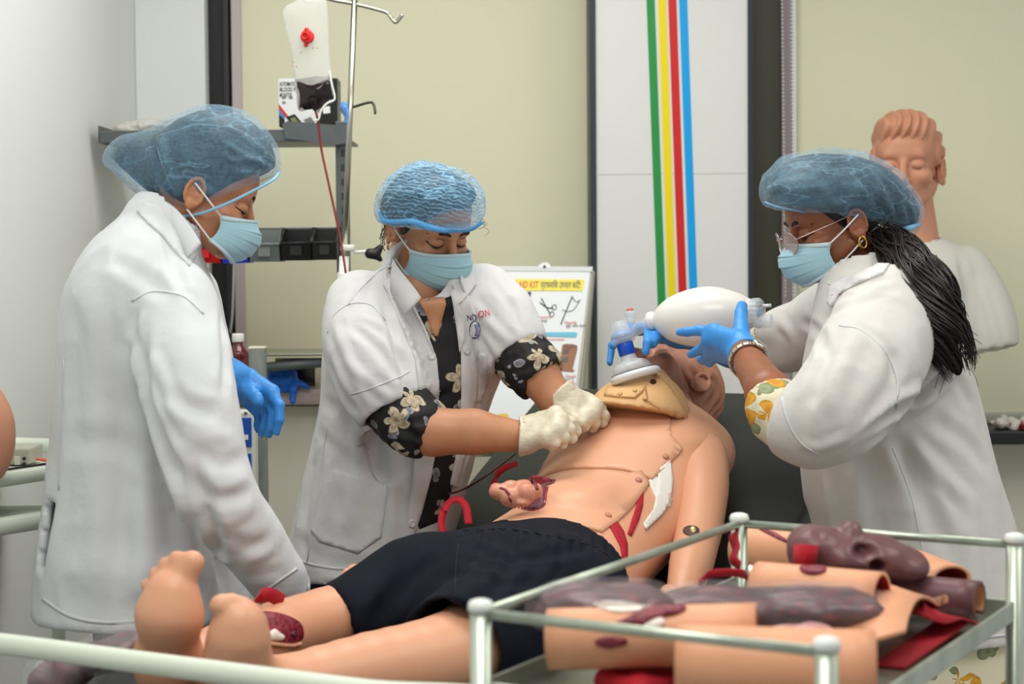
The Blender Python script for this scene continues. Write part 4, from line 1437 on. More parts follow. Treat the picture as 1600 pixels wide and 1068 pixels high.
m_coat = M('white_coat_cotton', (212, 215, 216), 0.75, bump=(22, 0.4, 0.006), sheen=0.1)
m_coat2 = M('white_coat_thin', (212, 211, 210), 0.75, c2=(207, 206, 205), nscale=9, bump=(24, 0.4, 0.006), sheen=0.1)
m_seam = M('coat_seam', (210, 212, 213), 0.8)
m_skin = M('brown_skin', (190, 132, 96), 0.45, c2=(182, 122, 86), nscale=30, sss=0.08, bump=(220, 0.06, 0.0008))
m_skin2 = M('brown_skin_warm', (198, 142, 106), 0.45, c2=(188, 130, 94), nscale=30, sss=0.08, bump=(220, 0.06, 0.0008))
m_hair = M('black_hair', (20, 17, 17), 0.38, c2=(34, 29, 28), nscale=60, bump=(90, 0.6, 0.003), stretch=(1, 1, 5))
m_lash = M('lash_black', (18, 14, 13), 0.5)
m_brow = M('brow_dark', (34, 24, 20), 0.7)
m_mask = M('mask_blue', (166, 206, 216), 0.7, c2=(160, 200, 212), nscale=12, bump=(600, 0.08, 0.0005))
m_maskw = M('mask_edge_pale', (198, 222, 228), 0.7)
m_latex = M('cream_latex', (220, 212, 190), 0.45, c2=(212, 202, 174), nscale=40, sss=0.05)
m_trouser = M('black_trousers', (26, 26, 28), 0.8)
m_gold = M('gold', (214, 170, 90), 0.25, metal=1.0)
m_silver = M('watch_steel', (206, 200, 190), 0.2, metal=1.0)

def neckband(par, mat, pts, width=.045, out=.4):
    """a turned collar standing round the neck"""
    A = [pt(p) for p in pts]
    c = sum(A, Vector()) / len(A)
    side = [Vector((0, 0, 1)) + Vector((a.x - c.x, a.y - c.y, 0)).normalized() * -out for a in A]
    return obj('collar_band', ribbon(A, width, .004, side), mat, par)

def seam(name, bv, pts, wd, mat, par, thick=0.0012):
    """a stitched seam or hem: a narrow raised band along points seen in the photograph"""
    q = catmull([(x, y, 0) for x, y in pts], 6 * (len(pts) - 1) + 1)
    C, N = [], []
    for x, y, _ in q:
        h = bv.ray_cast(EYE, ray(x, y))
        if h[0] is not None:
            C.append(h[0] + h[1] * thick * 0.5); N.append(h[1])
    if len(C) < 3:
        return None
    side = [n.cross((C[min(i + 1, len(C) - 1)] - C[max(i - 1, 0)]).normalized()) for i, n in enumerate(N)]
    V, F = [], []
    return obj(name, ribbon(C, wd, thick, side, seg=len(C)), mat, par)

def legs_and_shoes(par, hips, feet, mat, ztop, r=(0.095, 0.07)):
    """trouser legs down to shoes on the floor"""
    for h_, f_ in zip(hips, feet):
        h_, f_ = Vector(h_), Vector(f_)
        obj('trouser_leg', tube([Vector((h_.x, h_.y, ztop)), Vector(((h_.x + f_.x) / 2, (h_.y + f_.y) / 2, ztop / 2)), Vector((f_.x, f_.y, 0.06))], [r[0], (r[0] + r[1]) / 2, r[1]], 18), mat, par)
        V, F = Vol((f_.x - 0.16, f_.y - 0.16, -0.01), (f_.x + 0.16, f_.y + 0.16, 0.12), 0.008).cone((f_.x, f_.y, 0.045), (f_.x, f_.y, 0.09), 0.042, 0.04, 0.01).cone((f_.x, f_.y, 0.042), f_ + Vector((f_.z * 0.13, math.sqrt(max(0, 1 - f_.z ** 2)) * -0.13, 0.032 - f_.z)), 0.042, 0.032, 0.02).plane((0, 0, 0.002), (0, 0, -1)).geo(1)
        obj('shoe', (V, F), m_black, par)
# ------------------------------------------------------------------ worker on the left, in profile, reaching down
LY = 3.20
pl = thing('person', (P(220, 700, LY).x, LY + 0.03, 0), 'woman in long sleeved white coat and blue cap reaching toward the mannequin\'s knee', 'person')
def sec(l, r, py, y, b):
    c = P((l + r) / 2, py, y)
    return (c.x, c.y, c.z, (r - l) / 2 * y / FPX, b)
v = Vol(P(30, 1010, LY) - Vector((0.02, 0.34, 0.0)), P(505, 300, LY) + Vector((0.0, 0.36, 0.0)), 0.0058)
secs = [sec(203, 268, 318, LY, .055), sec(194, 276, 336, LY, .072), sec(172, 292, 356, LY, .10), sec(146, 308, 384, LY, .14), sec(122, 322, 424, LY, .172), sec(104, 338, 474, LY, .182),
        sec(96, 350, 540, LY, .172), sec(89, 356, 620, LY, .160), sec(83, 360, 700, LY, .160), sec(76, 366, 780, LY, .168), sec(66, 374, 860, LY, .178), sec(60, 384, 930, LY, .184), sec(58, 388, 992, LY, .186)]
v.stack(secs, n=2.2)
v.chain([pt((275, 470, 3.09)), pt((288, 560, 3.03)), pt((308, 655, 2.99)), pt((338, 762, 2.98)), pt((394, 848, 3.02)), pt((446, 922, 3.07))], [.068, .073, .068, .061, .052, .043], k=0.012, n=16)
v.chain([pt((290, 460, 3.34)), pt((316, 560, 3.40)), pt((318, 624, 3.40)), pt((346, 603, 3.27))], [.058, .054, .05, .045], k=0.02)
zc = P(200, 985, LY - 0.17).z
v.plane((0, 0, zc), (0, 0, -1))
# cuff mouth, neck opening, hem hollow, side vent
u = (pt((446, 922, 3.07)) - pt((394, 848, 3.02))).normalized()
ce = pt((446, 922, 3.07)) + u * 0.022
Rb = frame(u, (0, 0, 1))
v.box(ce + u * 0.04, (0.04, 0.07, 0.07), Rb, 0.001, 0, cut=True)
v.cone(ce - u * 0.03, ce + u * 0.05, 0.036, None, 0, cut=True)
nk = pt((240, 362, LY)), pt((286, 318, LY))
v.cone(pt((244, 380, LY)), pt((260, 348, LY)), .076, .072, .012)
v.cone(pt((248, 368, LY)), pt((300, 300, LY)), 0.052, 0.062, 0.004, cut=True)
c0 = secs[-1]
v.put(lambda X, Y, Z: np.maximum((np.sqrt(((X - c0[0]) / (c0[3] - .024)) ** 2 + ((Y - c0[1]) / (c0[4] - .024)) ** 2) - 1) * 0.15, Z - (zc + 0.06)), (c0[0] - .2, c0[1] - .2, zc - .02), (c0[0] + .2, c0[1] + .2, zc + .13), 0.0, cut=True)
va, vb = pt((92, 772, LY - 0.02)), pt((77, 880, LY - 0.02))
v.box((va + vb) / 2 + Vector((.010, 0, 0)), (0.0085, 0.20, (va - vb).length / 2), Matrix.Rotation(math.atan2(va.x - vb.x, va.z - vb.z), 3, 'Y'), 0.004, 0.004, cut=True)
V, F = v.geo(3)
V = rumple(V, F, 0.006, (7, 7, 3.0), 21)
V = rumple(V, F, 0.0025, (16, 16, 9), 22)
V = rumple(V, F, 0.003, (11, 11, 6), 24)
V = rumple(V, F, 0.0022, (22, 22, 13), 23, True)
V = folds(V, F, [
    ([(222, 520), (225, 600), (252, 690), (292, 770)], .014, -.014), ([(205, 470), (212, 540), (218, 610)], .012, -.006),
    ([(236, 545), (262, 610), (275, 650)], .010, .006), ([(255, 600), (300, 636), (350, 640)], .012, -.004), ([(250, 632), (305, 668), (370, 690)], .014, .004),
    ([(300, 700), (345, 722), (392, 708)], .010, -.003), ([(305, 735), (350, 752), (398, 742)], .012, .0045), ([(318, 768), (345, 780), (380, 772)], .010, -.005), ([(325, 808), (362, 808), (400, 786)], .012, .003),
    ([(345, 830), (385, 850), (425, 846)], .012, -.003), ([(370, 880), (400, 870), (430, 850)], .012, .003), ([(384, 905), (415, 896), (450, 890)], .010, -.002),
    ([(300, 720), (318, 780), (340, 860), (352, 930)], .012, -.012), ([(268, 740), (290, 820), (300, 900)], .016, .008), ([(240, 700), (262, 790), (272, 880)], .018, -.007),
    ([(130, 440), (150, 560), (140, 700), (120, 850)], .02, .006), ([(180, 480), (190, 600), (190, 760), (180, 900)], .022, -.006), ([(160, 620), (162, 760), (150, 930)], .02, .005),
    ([(215, 760), (222, 860), (215, 950)], .02, .006), ([(255, 345), (275, 420), (300, 470)], .010, -.006), ([(160, 400), (220, 430), (268, 470)], .014, -.004), ([(345, 480), (352, 560), (350, 620)], .010, -.005),
    ([(100, 690), (180, 690), (240, 720)], .02, -.004), ([(95, 880), (180, 900), (300, 900)], .03, .004)])
coat_l = obj('lab_coat', (V, F), m_coat, pl)
bvl = bvh_of(V, F)
patch('collar', bvl, [(214, 330), (226, 316), (248, 322), (262, 344), (282, 372), (305, 400), (296, 416), (278, 398), (250, 366), (226, 344)], m_coat, coat_l, 0.003, 0.0008, 5)
seam('shoulder_seam', bvl, [(205, 470), (238, 455), (285, 462), (318, 490)], 0.004, m_seam, coat_l)
seam('back_seam', bvl, [(100, 560), (96, 680), (92, 765)], 0.004, m_seam, coat_l)
seam('hem', bvl, [(66, 935), (110, 962), (170, 972), (250, 965)], 0.006, m_seam, coat_l)
seam('cuff_hem', bvl, [(394, 942), (424, 916), (464, 888)], 0.005, m_seam, coat_l)
neckband(coat_l, m_coat, [(300, 396, 3.10), (282, 368, 3.12), (258, 340, 3.15), (232, 328, 3.20), (222, 330, 3.26), (240, 336, 3.31), (275, 362, 3.31), (298, 392, 3.27)], .05, .25)
# tunic and body inside
sc = lambda k, s: (s[0], s[1], s[2], s[3] * k, s[4] * k)
tv = Vol((c0[0] - .2, c0[1] - .2, 0.80), (c0[0] + .2, c0[1] + .2, 1.2), 0.01).stack([sc(.86, s) for s in secs[6:]]).geo(1)
obj('tunic', tv, M('maroon_tunic', (74, 14, 32), 0.7, c2=(104, 22, 46), nscale=60), pl)
SH = 0.93
RL = Matrix.Rotation(rad(9), 3, 'Z') @ Matrix.Rotation(rad(21), 3, 'Y')
HC = head_at((303, 304, 3.15), RL, SH, -1)
hv = head_vol(neck=((-0.028, 0, -0.065), neck_to(P(244, 384, LY), RL, HC, SH)), nr=0.05, lo=(-0.22, -0.14, -0.26))
hg = hv.geo(2)
bh = bvh_of(*hg)
body = Vol(P(60, 900, LY) - Vector((0, .3, 0)), P(480, 330, LY) + Vector((0, .3, 0)), 0.01)
body.stack([sc(.74, s) for s in secs[3:]])
body.chain([pt((278, 480, 3.09)), pt((312, 655, 2.99)), pt((342, 762, 2.98)), pt((455, 934, 3.075))], [.05, .045, .04, .027], k=.01)
body.chain([pt((290, 460, 3.34)), pt((316, 560, 3.40)), pt((318, 624, 3.40)), pt((378, 598, 3.2))], [.045, .040, .036, .028], k=.01)
bl_ = obj('body', join(body.geo(1), world(hg, RL, HC, SH)), m_skin, pl)
def feat(name, yz, r, mat, lift, par, bv, R, C, flat=0.5):
    p = [C + (R @ Vector(q)) * SH for q in on_face(bv, yz, lift)]
    return obj(name, tube(p, r, 6, seg=16, flat=flat, up=R @ Vector((1, 0, 0))), mat, par)
def face(par, bv, R, C):
    for s in (-1, 1):
        feat('eyebrow', [(s * .012, .017), (s * .024, .0215), (s * .038, .0215), (s * .053, .012)], [.0022, .0036, .0032, .001], m_brow, 0.0004, par, bv, R, C, 0.5)
        feat('eyelash', [(s * .016, -.007), (s * .024, -.0105), (s * .034, -.0115), (s * .043, -.0095), (s * .050, -.0045)], [.0008, .0016, .0019, .0019, .001], m_lash, 0.0006, par, bv, R, C, 0.7)
        feat('lid_crease', [(s * .018, .0035), (s * .027, .007), (s * .038, .006), (s * .047, .001)], .0007, M('lid_shade', (126, 78, 54), 0.6), 0.0, par, bv, R, C, 0.5)
face(bl_, bh, RL, HC)
def pell(v, px, py, y, rx, ry, rd, ang=0, k=0.0, cut=False):
    s = y / FPX
    return v.ell(P(px, py, y), (rx * s, rd, ry * s), Matrix.Rotation(rad(ang), 3, 'Y'), k, cut)
def cap_solid(blobs, shrink, lo, hi, h, cuts, k=0.025, head=None):
    v = Vol(lo, hi, h)
    for b in blobs:
        px, py, y, rx, ry, rd, ang = b
        q = shrink * FPX / y
        pell(v, px, py, y, rx - q, ry - q, rd - shrink, ang, k)
    if head is not None:
        R, C, S, off = head
        for c, r in (((-.012, 0, .035), (.096, .074, .080)), ((.038, 0, .035), (.056, .063, .055))):
            v.ell(C + R @ Vector(c) * S, [q * S + off for q in r], R, .02)
    if isinstance(cuts, tuple):
        return v.plane_pair(cuts[0], cuts[1], .006)
    for p, n in cuts:
        v.plane(p, n, 0.006)
    return v
blobs = [(340, 238, 3.24, 90, 73, .098, 8), (312, 262, 3.24, 100, 66, .094, 20), (382, 262, 3.225, 52, 52, .07, 30), (236, 262, 3.26, 66, 52, .066, 18), (205, 262, 3.26, 42, 42, .05, 0), (252, 285, 3.25, 60, 34, .06, 25)]
lo, hi = P(140, 350, 3.24) - Vector((0, .16, 0)), P(460, 140, 3.24) + Vector((0, .16, 0))
def edge_plane(a, b, y, down=True):
    A, B = P(a[0], a[1], y), P(b[0], b[1], y)
    n = (B - A).cross(Vector((0, 1, 0)))
    if (n.z > 0) == down:
        n = -n
    return (A, n)
cuts = [edge_plane((292, 333), (436, 272), 3.24), edge_plane((178, 268), (262, 338), 3.25)]
V, F = cap_solid(blobs, 0.0, lo, hi, 0.004, cuts, head=(RL, HC, SH, .013)).geo(3)
V = rumple(V, F, 0.003, (26, 26, 12), 31, True)
V = folds(V, F, [([(248, 212), (262, 262), (288, 318)], .008, .008), ([(236, 216), (248, 262), (272, 320)], .008, -.007), ([(305, 240), (312, 280), (335, 308)], .006, .005), ([(345, 222), (385, 245), (424, 262)], .006, .005), ([(352, 196), (395, 222), (428, 252)], .005, .004), ([(350, 236), (360, 250), (405, 250)], .005, .005), ([(195, 270), (230, 300), (262, 318)], .007, .005)])
capL = obj('hair_cap', (V, F), cap_material('blue_cap_film_left', (1, 1, 1), (0.3, 0.5, 0.4), .27, .22, col=(130, 182, 212)), pl)
obj('cap_band', tube([P(437, 268, 3.235), P(425, 282, 3.165), P(388, 302, 3.15), P(345, 322, 3.15), P(302, 336, 3.16), P(262, 336, 3.17), P(225, 318, 3.185)], 0.0026, 8), M('cap_band_blue', (140, 196, 228), 0.7, bump=(200, 0.6, 0.002)), capL)
V, F = cap_solid(blobs, 0.008, lo, hi, 0.006, [edge_plane((292, 322), (428, 264), 3.24), edge_plane((190, 262), (270, 326), 3.25)]).geo(2)
V = rumple(V, F, 0.004, (30, 30, 16), 32)
obj('hair', join((V, F), world(local_hair(), RL, HC, SH)), m_hair, pl)
mask_parts(RL, HC, pl, m_mask, m_maskw, SH)
obj('ear_stud', ball(HC + RL @ Vector((-0.012, -0.084, -0.038)) * SH, 0.003, 8), m_gold, pl)
legs_and_shoes(pl, [(P(230, 900, 3.12).x, 3.12, .8), (P(250, 900, 3.3).x, 3.3, .8)], [(-0.62, 3.12, 0.9), (-0.60, 3.32, 0.9)], m_trouser, 0.86)
# near hand, mostly behind the mannequin's knee, and the far hand hanging in front of her
wr = pt((458, 934, 3.078))
f = (pt((500, 958, 3.10)) - wr).normalized()
kn = [wr + f * 0.055 + Vector((0.0, 0.03 - 0.02 * i, 0.004)) for i in range(4)]
glove('glove', wr, kn, [[k + f * 0.025 + Vector((0, 0, -0.008)), k + f * 0.04 + Vector((0, 0, -0.024))] for k in kn], [wr + f * 0.02 + Vector((0, .03, 0)), wr + f * 0.045 + Vector((0, .045, -.005)), wr + f * 0.065 + Vector((0, .05, -.015))], m_blue, pl, cuff=wr - f * 0.03, cuff_r=(0.026, 0.03))
glove('glove', pt((382, 601, 3.19)), [pt((424, 612, 3.155)), pt((420, 622, 3.175)), pt((412, 631, 3.195)), pt((402, 637, 3.21))],
      [[pt((437, 632, 3.14)), pt((436, 655, 3.135)), pt((432, 674, 3.14))], [pt((429, 648, 3.16)), pt((424, 668, 3.158)), pt((419, 678, 3.162))], [pt((416, 652, 3.185)), pt((412, 668, 3.184)), pt((409, 677, 3.186))], [pt((404, 652, 3.205)), pt((403, 664, 3.203)), pt((403, 671, 3.205))]],
      [pt((384, 606, 3.165)), pt((393, 612, 3.14)), pt((400, 621, 3.125)), pt((404, 627, 3.12))], m_blue, pl, cuff=pt((352, 588, 3.24)), cuff_r=(0.029, 0.036), r=0.0094, wrinkle=0.0014)
# ------------------------------------------------------------------ worker in the middle, both fists on the mannequin's chest
MY = 3.68
pm = thing('person', (P(590, 700, MY).x, MY, 0), 'woman in short sleeved white coat over a black floral blouse pressing the mannequin\'s chest', 'person')
v = Vol(P(410, 930, MY) - Vector((0.02, 0.36, 0.0)), P(880, 370, MY) + Vector((0.0, 0.24, 0.0)), 0.0058)
secs = [sec(612, 694, 398, MY - .06, .062), sec(598, 716, 416, MY - .05, .078), sec(566, 752, 436, MY - .03, .10), sec(536, 786, 466, MY - .02, .125), sec(512, 796, 506, MY, .14), sec(503, 790, 560, MY, .15),
        sec(500, 768, 620, MY, .15), sec(490, 748, 680, MY, .152), sec(474, 732, 740, MY, .158), sec(460, 716, 800, MY, .165), sec(448, 700, 860, MY, .17), sec(440, 684, 930, MY, .175)]
v.stack(secs, n=2.3)
v.chain([pt((566, 478, 3.60)), pt((574, 540, 3.52)), pt((592, 592, 3.48)), pt((612, 632, 3.46))], [.070, .084, .080, .070], k=0.012, n=14)
v.chain([pt((748, 462, 3.66)), pt((780, 508, 3.60)), pt((806, 552, 3.57))], [.062, .066, .060], k=0.02, n=10)
zc = P(560, 893, MY - .1).z
v.plane(P(560, 895, MY - .1), (0.16, 0, -1))
ra, rb = pt((592, 592, 3.48)), pt((612, 632, 3.46))
def sleeve_end(v, a, b, push, rin, half=0.1):
    u = (b - a).normalized()
    e = b + u * push
    v.box(e + u * 0.05, (0.05, half, half), frame(u, (0, 0.2, 1)), 0.001, 0, cut=True)
    v.cone(e - u * 0.05, e + u * 0.06, rin, rin, 0, cut=True)
    return e
uu = Vector((P(640, 665, 3.46) - P(572, 548, 3.5)).normalized())
eR = sleeve_end(v, rb - uu * 0.1, rb, 0.010, 0.060)
la, lb = pt((780, 508, 3.60)), pt((812, 556, 3.57))
eL = sleeve_end(v, la, lb, 0.0, 0.048)
v.cone(pt((650, 452, 3.62)), pt((652, 424, 3.61)), .072, .068, .012)
v.cone(pt((650, 440, 3.60)), pt((668, 385, 3.54)), 0.054, 0.064, 0.006, cut=True)
v.box(P(688, 429, 3.46), (.074, .10, .0465), None, .02, .006, cut=True)
V, F = v.geo(3)
V = rumple(V, F, 0.006, (8, 8, 3.2), 41)
V = rumple(V, F, 0.0022, (18, 18, 10), 42)
V = rumple(V, F, 0.003, (12, 12, 7), 44)
V = rumple(V, F, 0.0022, (24, 24, 14), 43, True)
V = folds(V, F, [
    ([(520, 500), (535, 540), (560, 600), (585, 640)], .010, .004), ([(600, 470), (618, 530), (634, 590), (640, 640)], .011, -.011), ([(612, 480), (640, 540), (655, 590)], .009, .005),
    ([(545, 505), (590, 545), (630, 600)], .009, -.005), ([(560, 490), (610, 520), (640, 565)], .009, .005), ([(540, 560), (580, 600), (615, 625)], .009, .004), ([(510, 560), (530, 610), (560, 650)], .012, -.006),
    ([(500, 620), (540, 650), (590, 690)], .012, -.007), ([(495, 650), (540, 690), (600, 730)], .014, .005), ([(560, 660), (556, 740), (540, 830)], .012, .006), ([(590, 690), (585, 750), (570, 850)], .012, -.006), ([(610, 690), (615, 760), (610, 860)], .012, .005),
    ([(490, 700), (480, 780), (465, 880)], .014, -.006), ([(515, 690), (505, 790), (490, 890)], .014, .005), ([(455, 840), (520, 880), (600, 890)], .016, -.003),
    ([(770, 440), (800, 480), (815, 520)], .008, -.004), ([(735, 470), (760, 500), (800, 540)], .009, .005), ([(728, 500), (740, 560), (748, 620)], .010, -.006), ([(745, 520), (768, 560), (785, 570)], .008, -.005), ([(720, 620), (735, 680), (725, 740)], .010, .005), ([(575, 420), (560, 460), (550, 480)], .009, .004)])
coat_m = obj('lab_coat', (V, F), m_coat2, pm)
bvm = bvh_of(V, F)

def floral(name, base, petals, scale, stem, thr=0.40, warp=0.25):
    """printed cloth: five-petalled blooms and leaves scattered over a plain ground"""
    t = NT(name)
    co = t.coord()
    wn = t.n('ShaderNodeTexNoise'); wn.inputs['Scale'].default_value = scale * 1.5; wn.inputs['Detail'].default_value = 2
    t.link(co, wn.inputs['Vector'])
    va = t.n('ShaderNodeVectorMath', operation='SUBTRACT'); t.link(wn.outputs['Color'], va.inputs[0]); va.inputs[1].default_value = (.5, .5, .5)
    vs = t.n('ShaderNodeVectorMath', operation='SCALE'); t.link(va.outputs[0], vs.inputs[0]); vs.inputs['Scale'].default_value = warp / scale
    vv = t.n('ShaderNodeVectorMath', operation='ADD'); t.link(co, vv.inputs[0]); t.link(vs.outputs[0], vv.inputs[1])
    def blooms(sc, th, n, seed):
        mp = t.n('ShaderNodeMapping'); mp.inputs['Location'].default_value = (seed, seed * .7, seed * .3); t.link(vv.outputs[0], mp.inputs['Vector'])
        vo = t.n('ShaderNodeTexVoronoi'); vo.inputs['Scale'].default_value = sc; vo.inputs['Randomness'].default_value = 0.85
        t.link(mp.outputs[0], vo.inputs['Vector'])
        d = t.n('ShaderNodeVectorMath', operation='SUBTRACT'); t.link(mp.outputs[0], d.inputs[0]); t.link(vo.outputs['Position'], d.inputs[1])
        sx = t.n('ShaderNodeSeparateXYZ'); t.link(d.outputs[0], sx.inputs[0])
        ang = t.math('ARCTAN2', sx.outputs[2], t.math('ADD', sx.outputs[0], t.math('MULTIPLY', sx.outputs[1], 0.6)))
        rot = t.n('ShaderNodeSeparateColor'); t.link(vo.outputs['Color'], rot.inputs[0])
        pet = t.math('ABSOLUTE', t.math('SINE', t.math('ADD', t.math('MULTIPLY', ang, n / 2), t.math('MULTIPLY', rot.outputs[0], 6.28))))
        rr = t.math('MULTIPLY_ADD', pet, th * 0.62, th * 0.42)
        q = t.math('DIVIDE', vo.outputs['Distance'], rr)
        return q, pet, rot
    q1, p1, c1 = blooms(scale, thr, 5, 0.0)
    q2, p2, c2 = blooms(scale * 1.7, thr * 0.95, 2, 3.1)
    leaf = t.ramp(q2, [(0.0, stem[0]), (0.5, stem[1]), (0.97, stem[0]), (1.0, (0, 0, 0, 1))])
    lm = t.math('MULTIPLY', t.math('LESS_THAN', q2, 1.0), t.math('GREATER_THAN', c2.outputs[1], 0.2))
    col = t.mix(lm, lin(base), leaf)
    fine = t.noise(scale * 9, 3, 0.6)
    pc = t.ramp(t.math('ADD', t.math('MULTIPLY', q1, 0.8), t.math('MULTIPLY', fine.outputs[0], 0.25)), [(0.0, petals[2]), (0.22, petals[1]), (0.45, petals[0]), (0.62, petals[1]), (0.80, petals[0]), (1.0, petals[2])])
    fmk = t.math('MULTIPLY', t.math('LESS_THAN', q1, 1.0), t.math('GREATER_THAN', c1.outputs[2], 0.06))
    col = t.mix(fmk, col, pc)
    t.link(col, t.b.inputs['Base Color'])
    t.b.inputs['Roughness'].default_value = 0.75
    return t.m
m_blouse = floral('black_floral_cloth', (14, 13, 14), (lin((198, 186, 160)), lin((150, 132, 104)), lin((92, 80, 66))), 15.0, (lin((150, 150, 158)), lin((88, 88, 96))))
m_yellow = floral('yellow_floral_cloth', (214, 208, 178), (lin((214, 156, 30)), lin((190, 126, 16)), lin((140, 88, 10))), 13.0, (lin((110, 122, 84)), lin((150, 158, 118))), 0.46)
# blouse seen down the open front, throat, coat edges and lapels
bl = obj('blouse', lay(bvm, *tri_fill([(636, 460), (652, 466), (690, 468), (712, 460), (718, 480), (722, 560), (722, 640), (718, 700), (704, 770), (690, 812), (655, 826), (648, 800), (664, 740), (676, 660), (680, 590), (670, 530), (652, 490)], 6), 0.0006, 0.001), m_blouse, pm)
patch('throat', bvm, [(648, 462), (668, 466), (694, 465), (697, 474), (690, 500), (684, 526), (676, 520), (664, 486)], m_skin2, pm, 0.002, 0.0008, 5)
patch('coat_front', bvm, [(612, 424), (640, 462), (664, 510), (682, 560), (686, 600), (684, 680), (674, 740), (658, 800), (646, 838), (632, 842), (640, 780), (650, 700), (656, 620), (648, 560), (628, 510), (604, 456)], m_coat2, coat_m, 0.004, 0.001, 6)
patch('coat_front', bvm, [(706, 444), (716, 470), (720, 540), (720, 620), (716, 690), (702, 756), (712, 762), (730, 700), (744, 620), (748, 560), (744, 490), (726, 446)], m_coat2, coat_m, 0.004, 0.001, 6)
patch('lapel', bvm, [(612, 410), (604, 424), (598, 446), (612, 470), (627, 474), (640, 472), (656, 502), (672, 540), (678, 552), (668, 520), (650, 484), (634, 452), (622, 424)], m_coat2, coat_m, 0.005, 0.003, 5)
patch('lapel', bvm, [(724, 438), (738, 432), (744, 446), (728, 466), (716, 474), (726, 500), (724, 530), (718, 552), (714, 520), (708, 478), (704, 458), (714, 446)], m_coat2, coat_m, 0.005, 0.003, 5)
pk = patch('pocket', bvm, [(520, 733), (606, 758), (604, 780), (596, 838), (560, 864), (500, 846), (486, 828), (502, 780)], m_coat2, coat_m, 0.003, 0.0005, 6)
patch('pocket', bvm, [(722, 548), (762, 552), (762, 600), (752, 628), (724, 632)], m_coat2, coat_m, 0.002, 0.0004, 6)
seam('shoulder_seam', bvm, [(512, 520), (522, 492), (548, 474), (580, 476), (602, 500)], 0.004, m_seam, coat_m, 0.0012)
seam('yoke_seam', bvm, [(545, 476), (562, 452), (584, 430), (604, 416)], 0.004, m_seam, coat_m, 0.0012)
seam('side_seam', bvm, [(512, 660), (500, 740), (480, 880)], 0.003, m_seam, coat_m)
seam('sleeve_hem', bvm, [(548, 616), (580, 606), (620, 590), (640, 580)], 0.003, m_seam, coat_m)
seam('hem', bvm, [(446, 866), (490, 882), (550, 888), (640, 874)], 0.005, m_seam, coat_m)
neckband(coat_m, m_coat2, [(646, 478, 3.475), (628, 452, 3.505), (612, 428, 3.56), (610, 410, 3.64), (632, 402, 3.72), (672, 404, 3.75), (708, 416, 3.70), (724, 434, 3.62), (726, 456, 3.55)], .045, .3)
for x, y in ((674, 556), (643, 817), (727, 548)):
    h = bvm.ray_cast(EYE, ray(x, y))
    if h[0] is not None:
        n = h[1]
        b = obj('button', lathe([(0.0075, 0.004), (0.008, 0.006), (0.007, 0.0078), (0.0045, 0.0068), (0, 0.0068)], h[0], n, 18), M('button_pearl', (206, 206, 204), 0.25), coat_m)
        for q in (-1, 1):
            obj('button_hole', ball(h[0] + n * 0.0072 + Vector((0.0018 * q, 0, 0)), 0.0008, 6), M('button_hole_grey', (120, 120, 120), 0.6), b) if False else None
m_navy = M('navy_print', (40, 44, 84), 0.6)
letter('lettering', bvm, 'ND', (731, 502), 14, m_navy, coat_m, -8, 0.78, bold=0.2, off=0.005)
letter('lettering', bvm, 'ON', (749, 497), 14, M('red_print', (196, 30, 60), 0.6), coat_m, -10, 0.78, bold=0.2, off=0.005)
V2, F2 = [], []
for i in range(28):
    a = 2 * math.pi * i / 28
    for r in (1.0, 0.86):
        V2.append((744 + 8.5 * r * math.cos(a), 515 + 14 * r * math.sin(a)))
F2 = [(2 * i, 2 * ((i + 1) % 28), 2 * ((i + 1) % 28) + 1, 2 * i + 1) for i in range(28)]
obj('crest_print', lay(bvm, V2, F2, 0.005, 0.0004, None, 0, False), m_navy, coat_m, False)
patch('crest_print', bvm, [(742, 508), (748, 506), (748, 524), (743, 525), (745, 516)], M('crest_blue', (120, 130, 170), 0.6), coat_m, 0.0004, 0.005, 4)
# rolled blouse sleeves
def sleeve(name, pts, rs, mat, par, h=0.005, amp=0.005, seed=51, fl=()):
    A = np.array([list(pt(p)) for p in pts])
    v = Vol(A.min(0) - .1, A.max(0) + .1, h)
    v.chain(A, rs, 0.008, n=3 * len(pts))
    for a, b, rin in ((A[1], A[0], rs[0] - .008), (A[-2], A[-1], rs[-1] - .006)):
        u = (b - a) / np.linalg.norm(b - a)
        v.box(b + u * 0.06, (0.06, .12, .12), frame(Vector(u), (0.3, 0, 1)), 0.001, 0, cut=True)
        v.cone(b - u * 0.03, b + u * 0.03, rin, rin, 0, cut=True)
    V, F = v.geo(2)
    V = rumple(V, F, amp, (30, 30, 22), seed)
    V = rumple(V, F, amp * .5, (60, 60, 50), seed + 1, True)
    if fl:
        V = folds(V, F, fl)
    return obj(name, (V, F), mat, par), bvh_of(V, F)
s1, bs1 = sleeve('blouse_sleeve', [(594, 600, 3.475), (618, 634, 3.455), (648, 662, 3.43), (676, 678, 3.415)], [.050, .058, .056, .046], m_blouse, pm, fl=[([(600, 640), (640, 650), (670, 640)], .008, .004), ([(610, 660), (650, 680), (680, 690)], .008, -.005), ([(640, 640), (655, 680), (660, 712)], .008, .004)])
s2, bs2 = sleeve('blouse_sleeve', [(790, 526, 3.58), (812, 556, 3.565), (836, 578, 3.54), (848, 592, 3.53)], [.052, .055, .054, .047], m_blouse, pm, seed=55, fl=[([(790, 575), (830, 560), (860, 540)], .008, .004), ([(800, 600), (835, 590), (862, 560)], .008, -.004)])
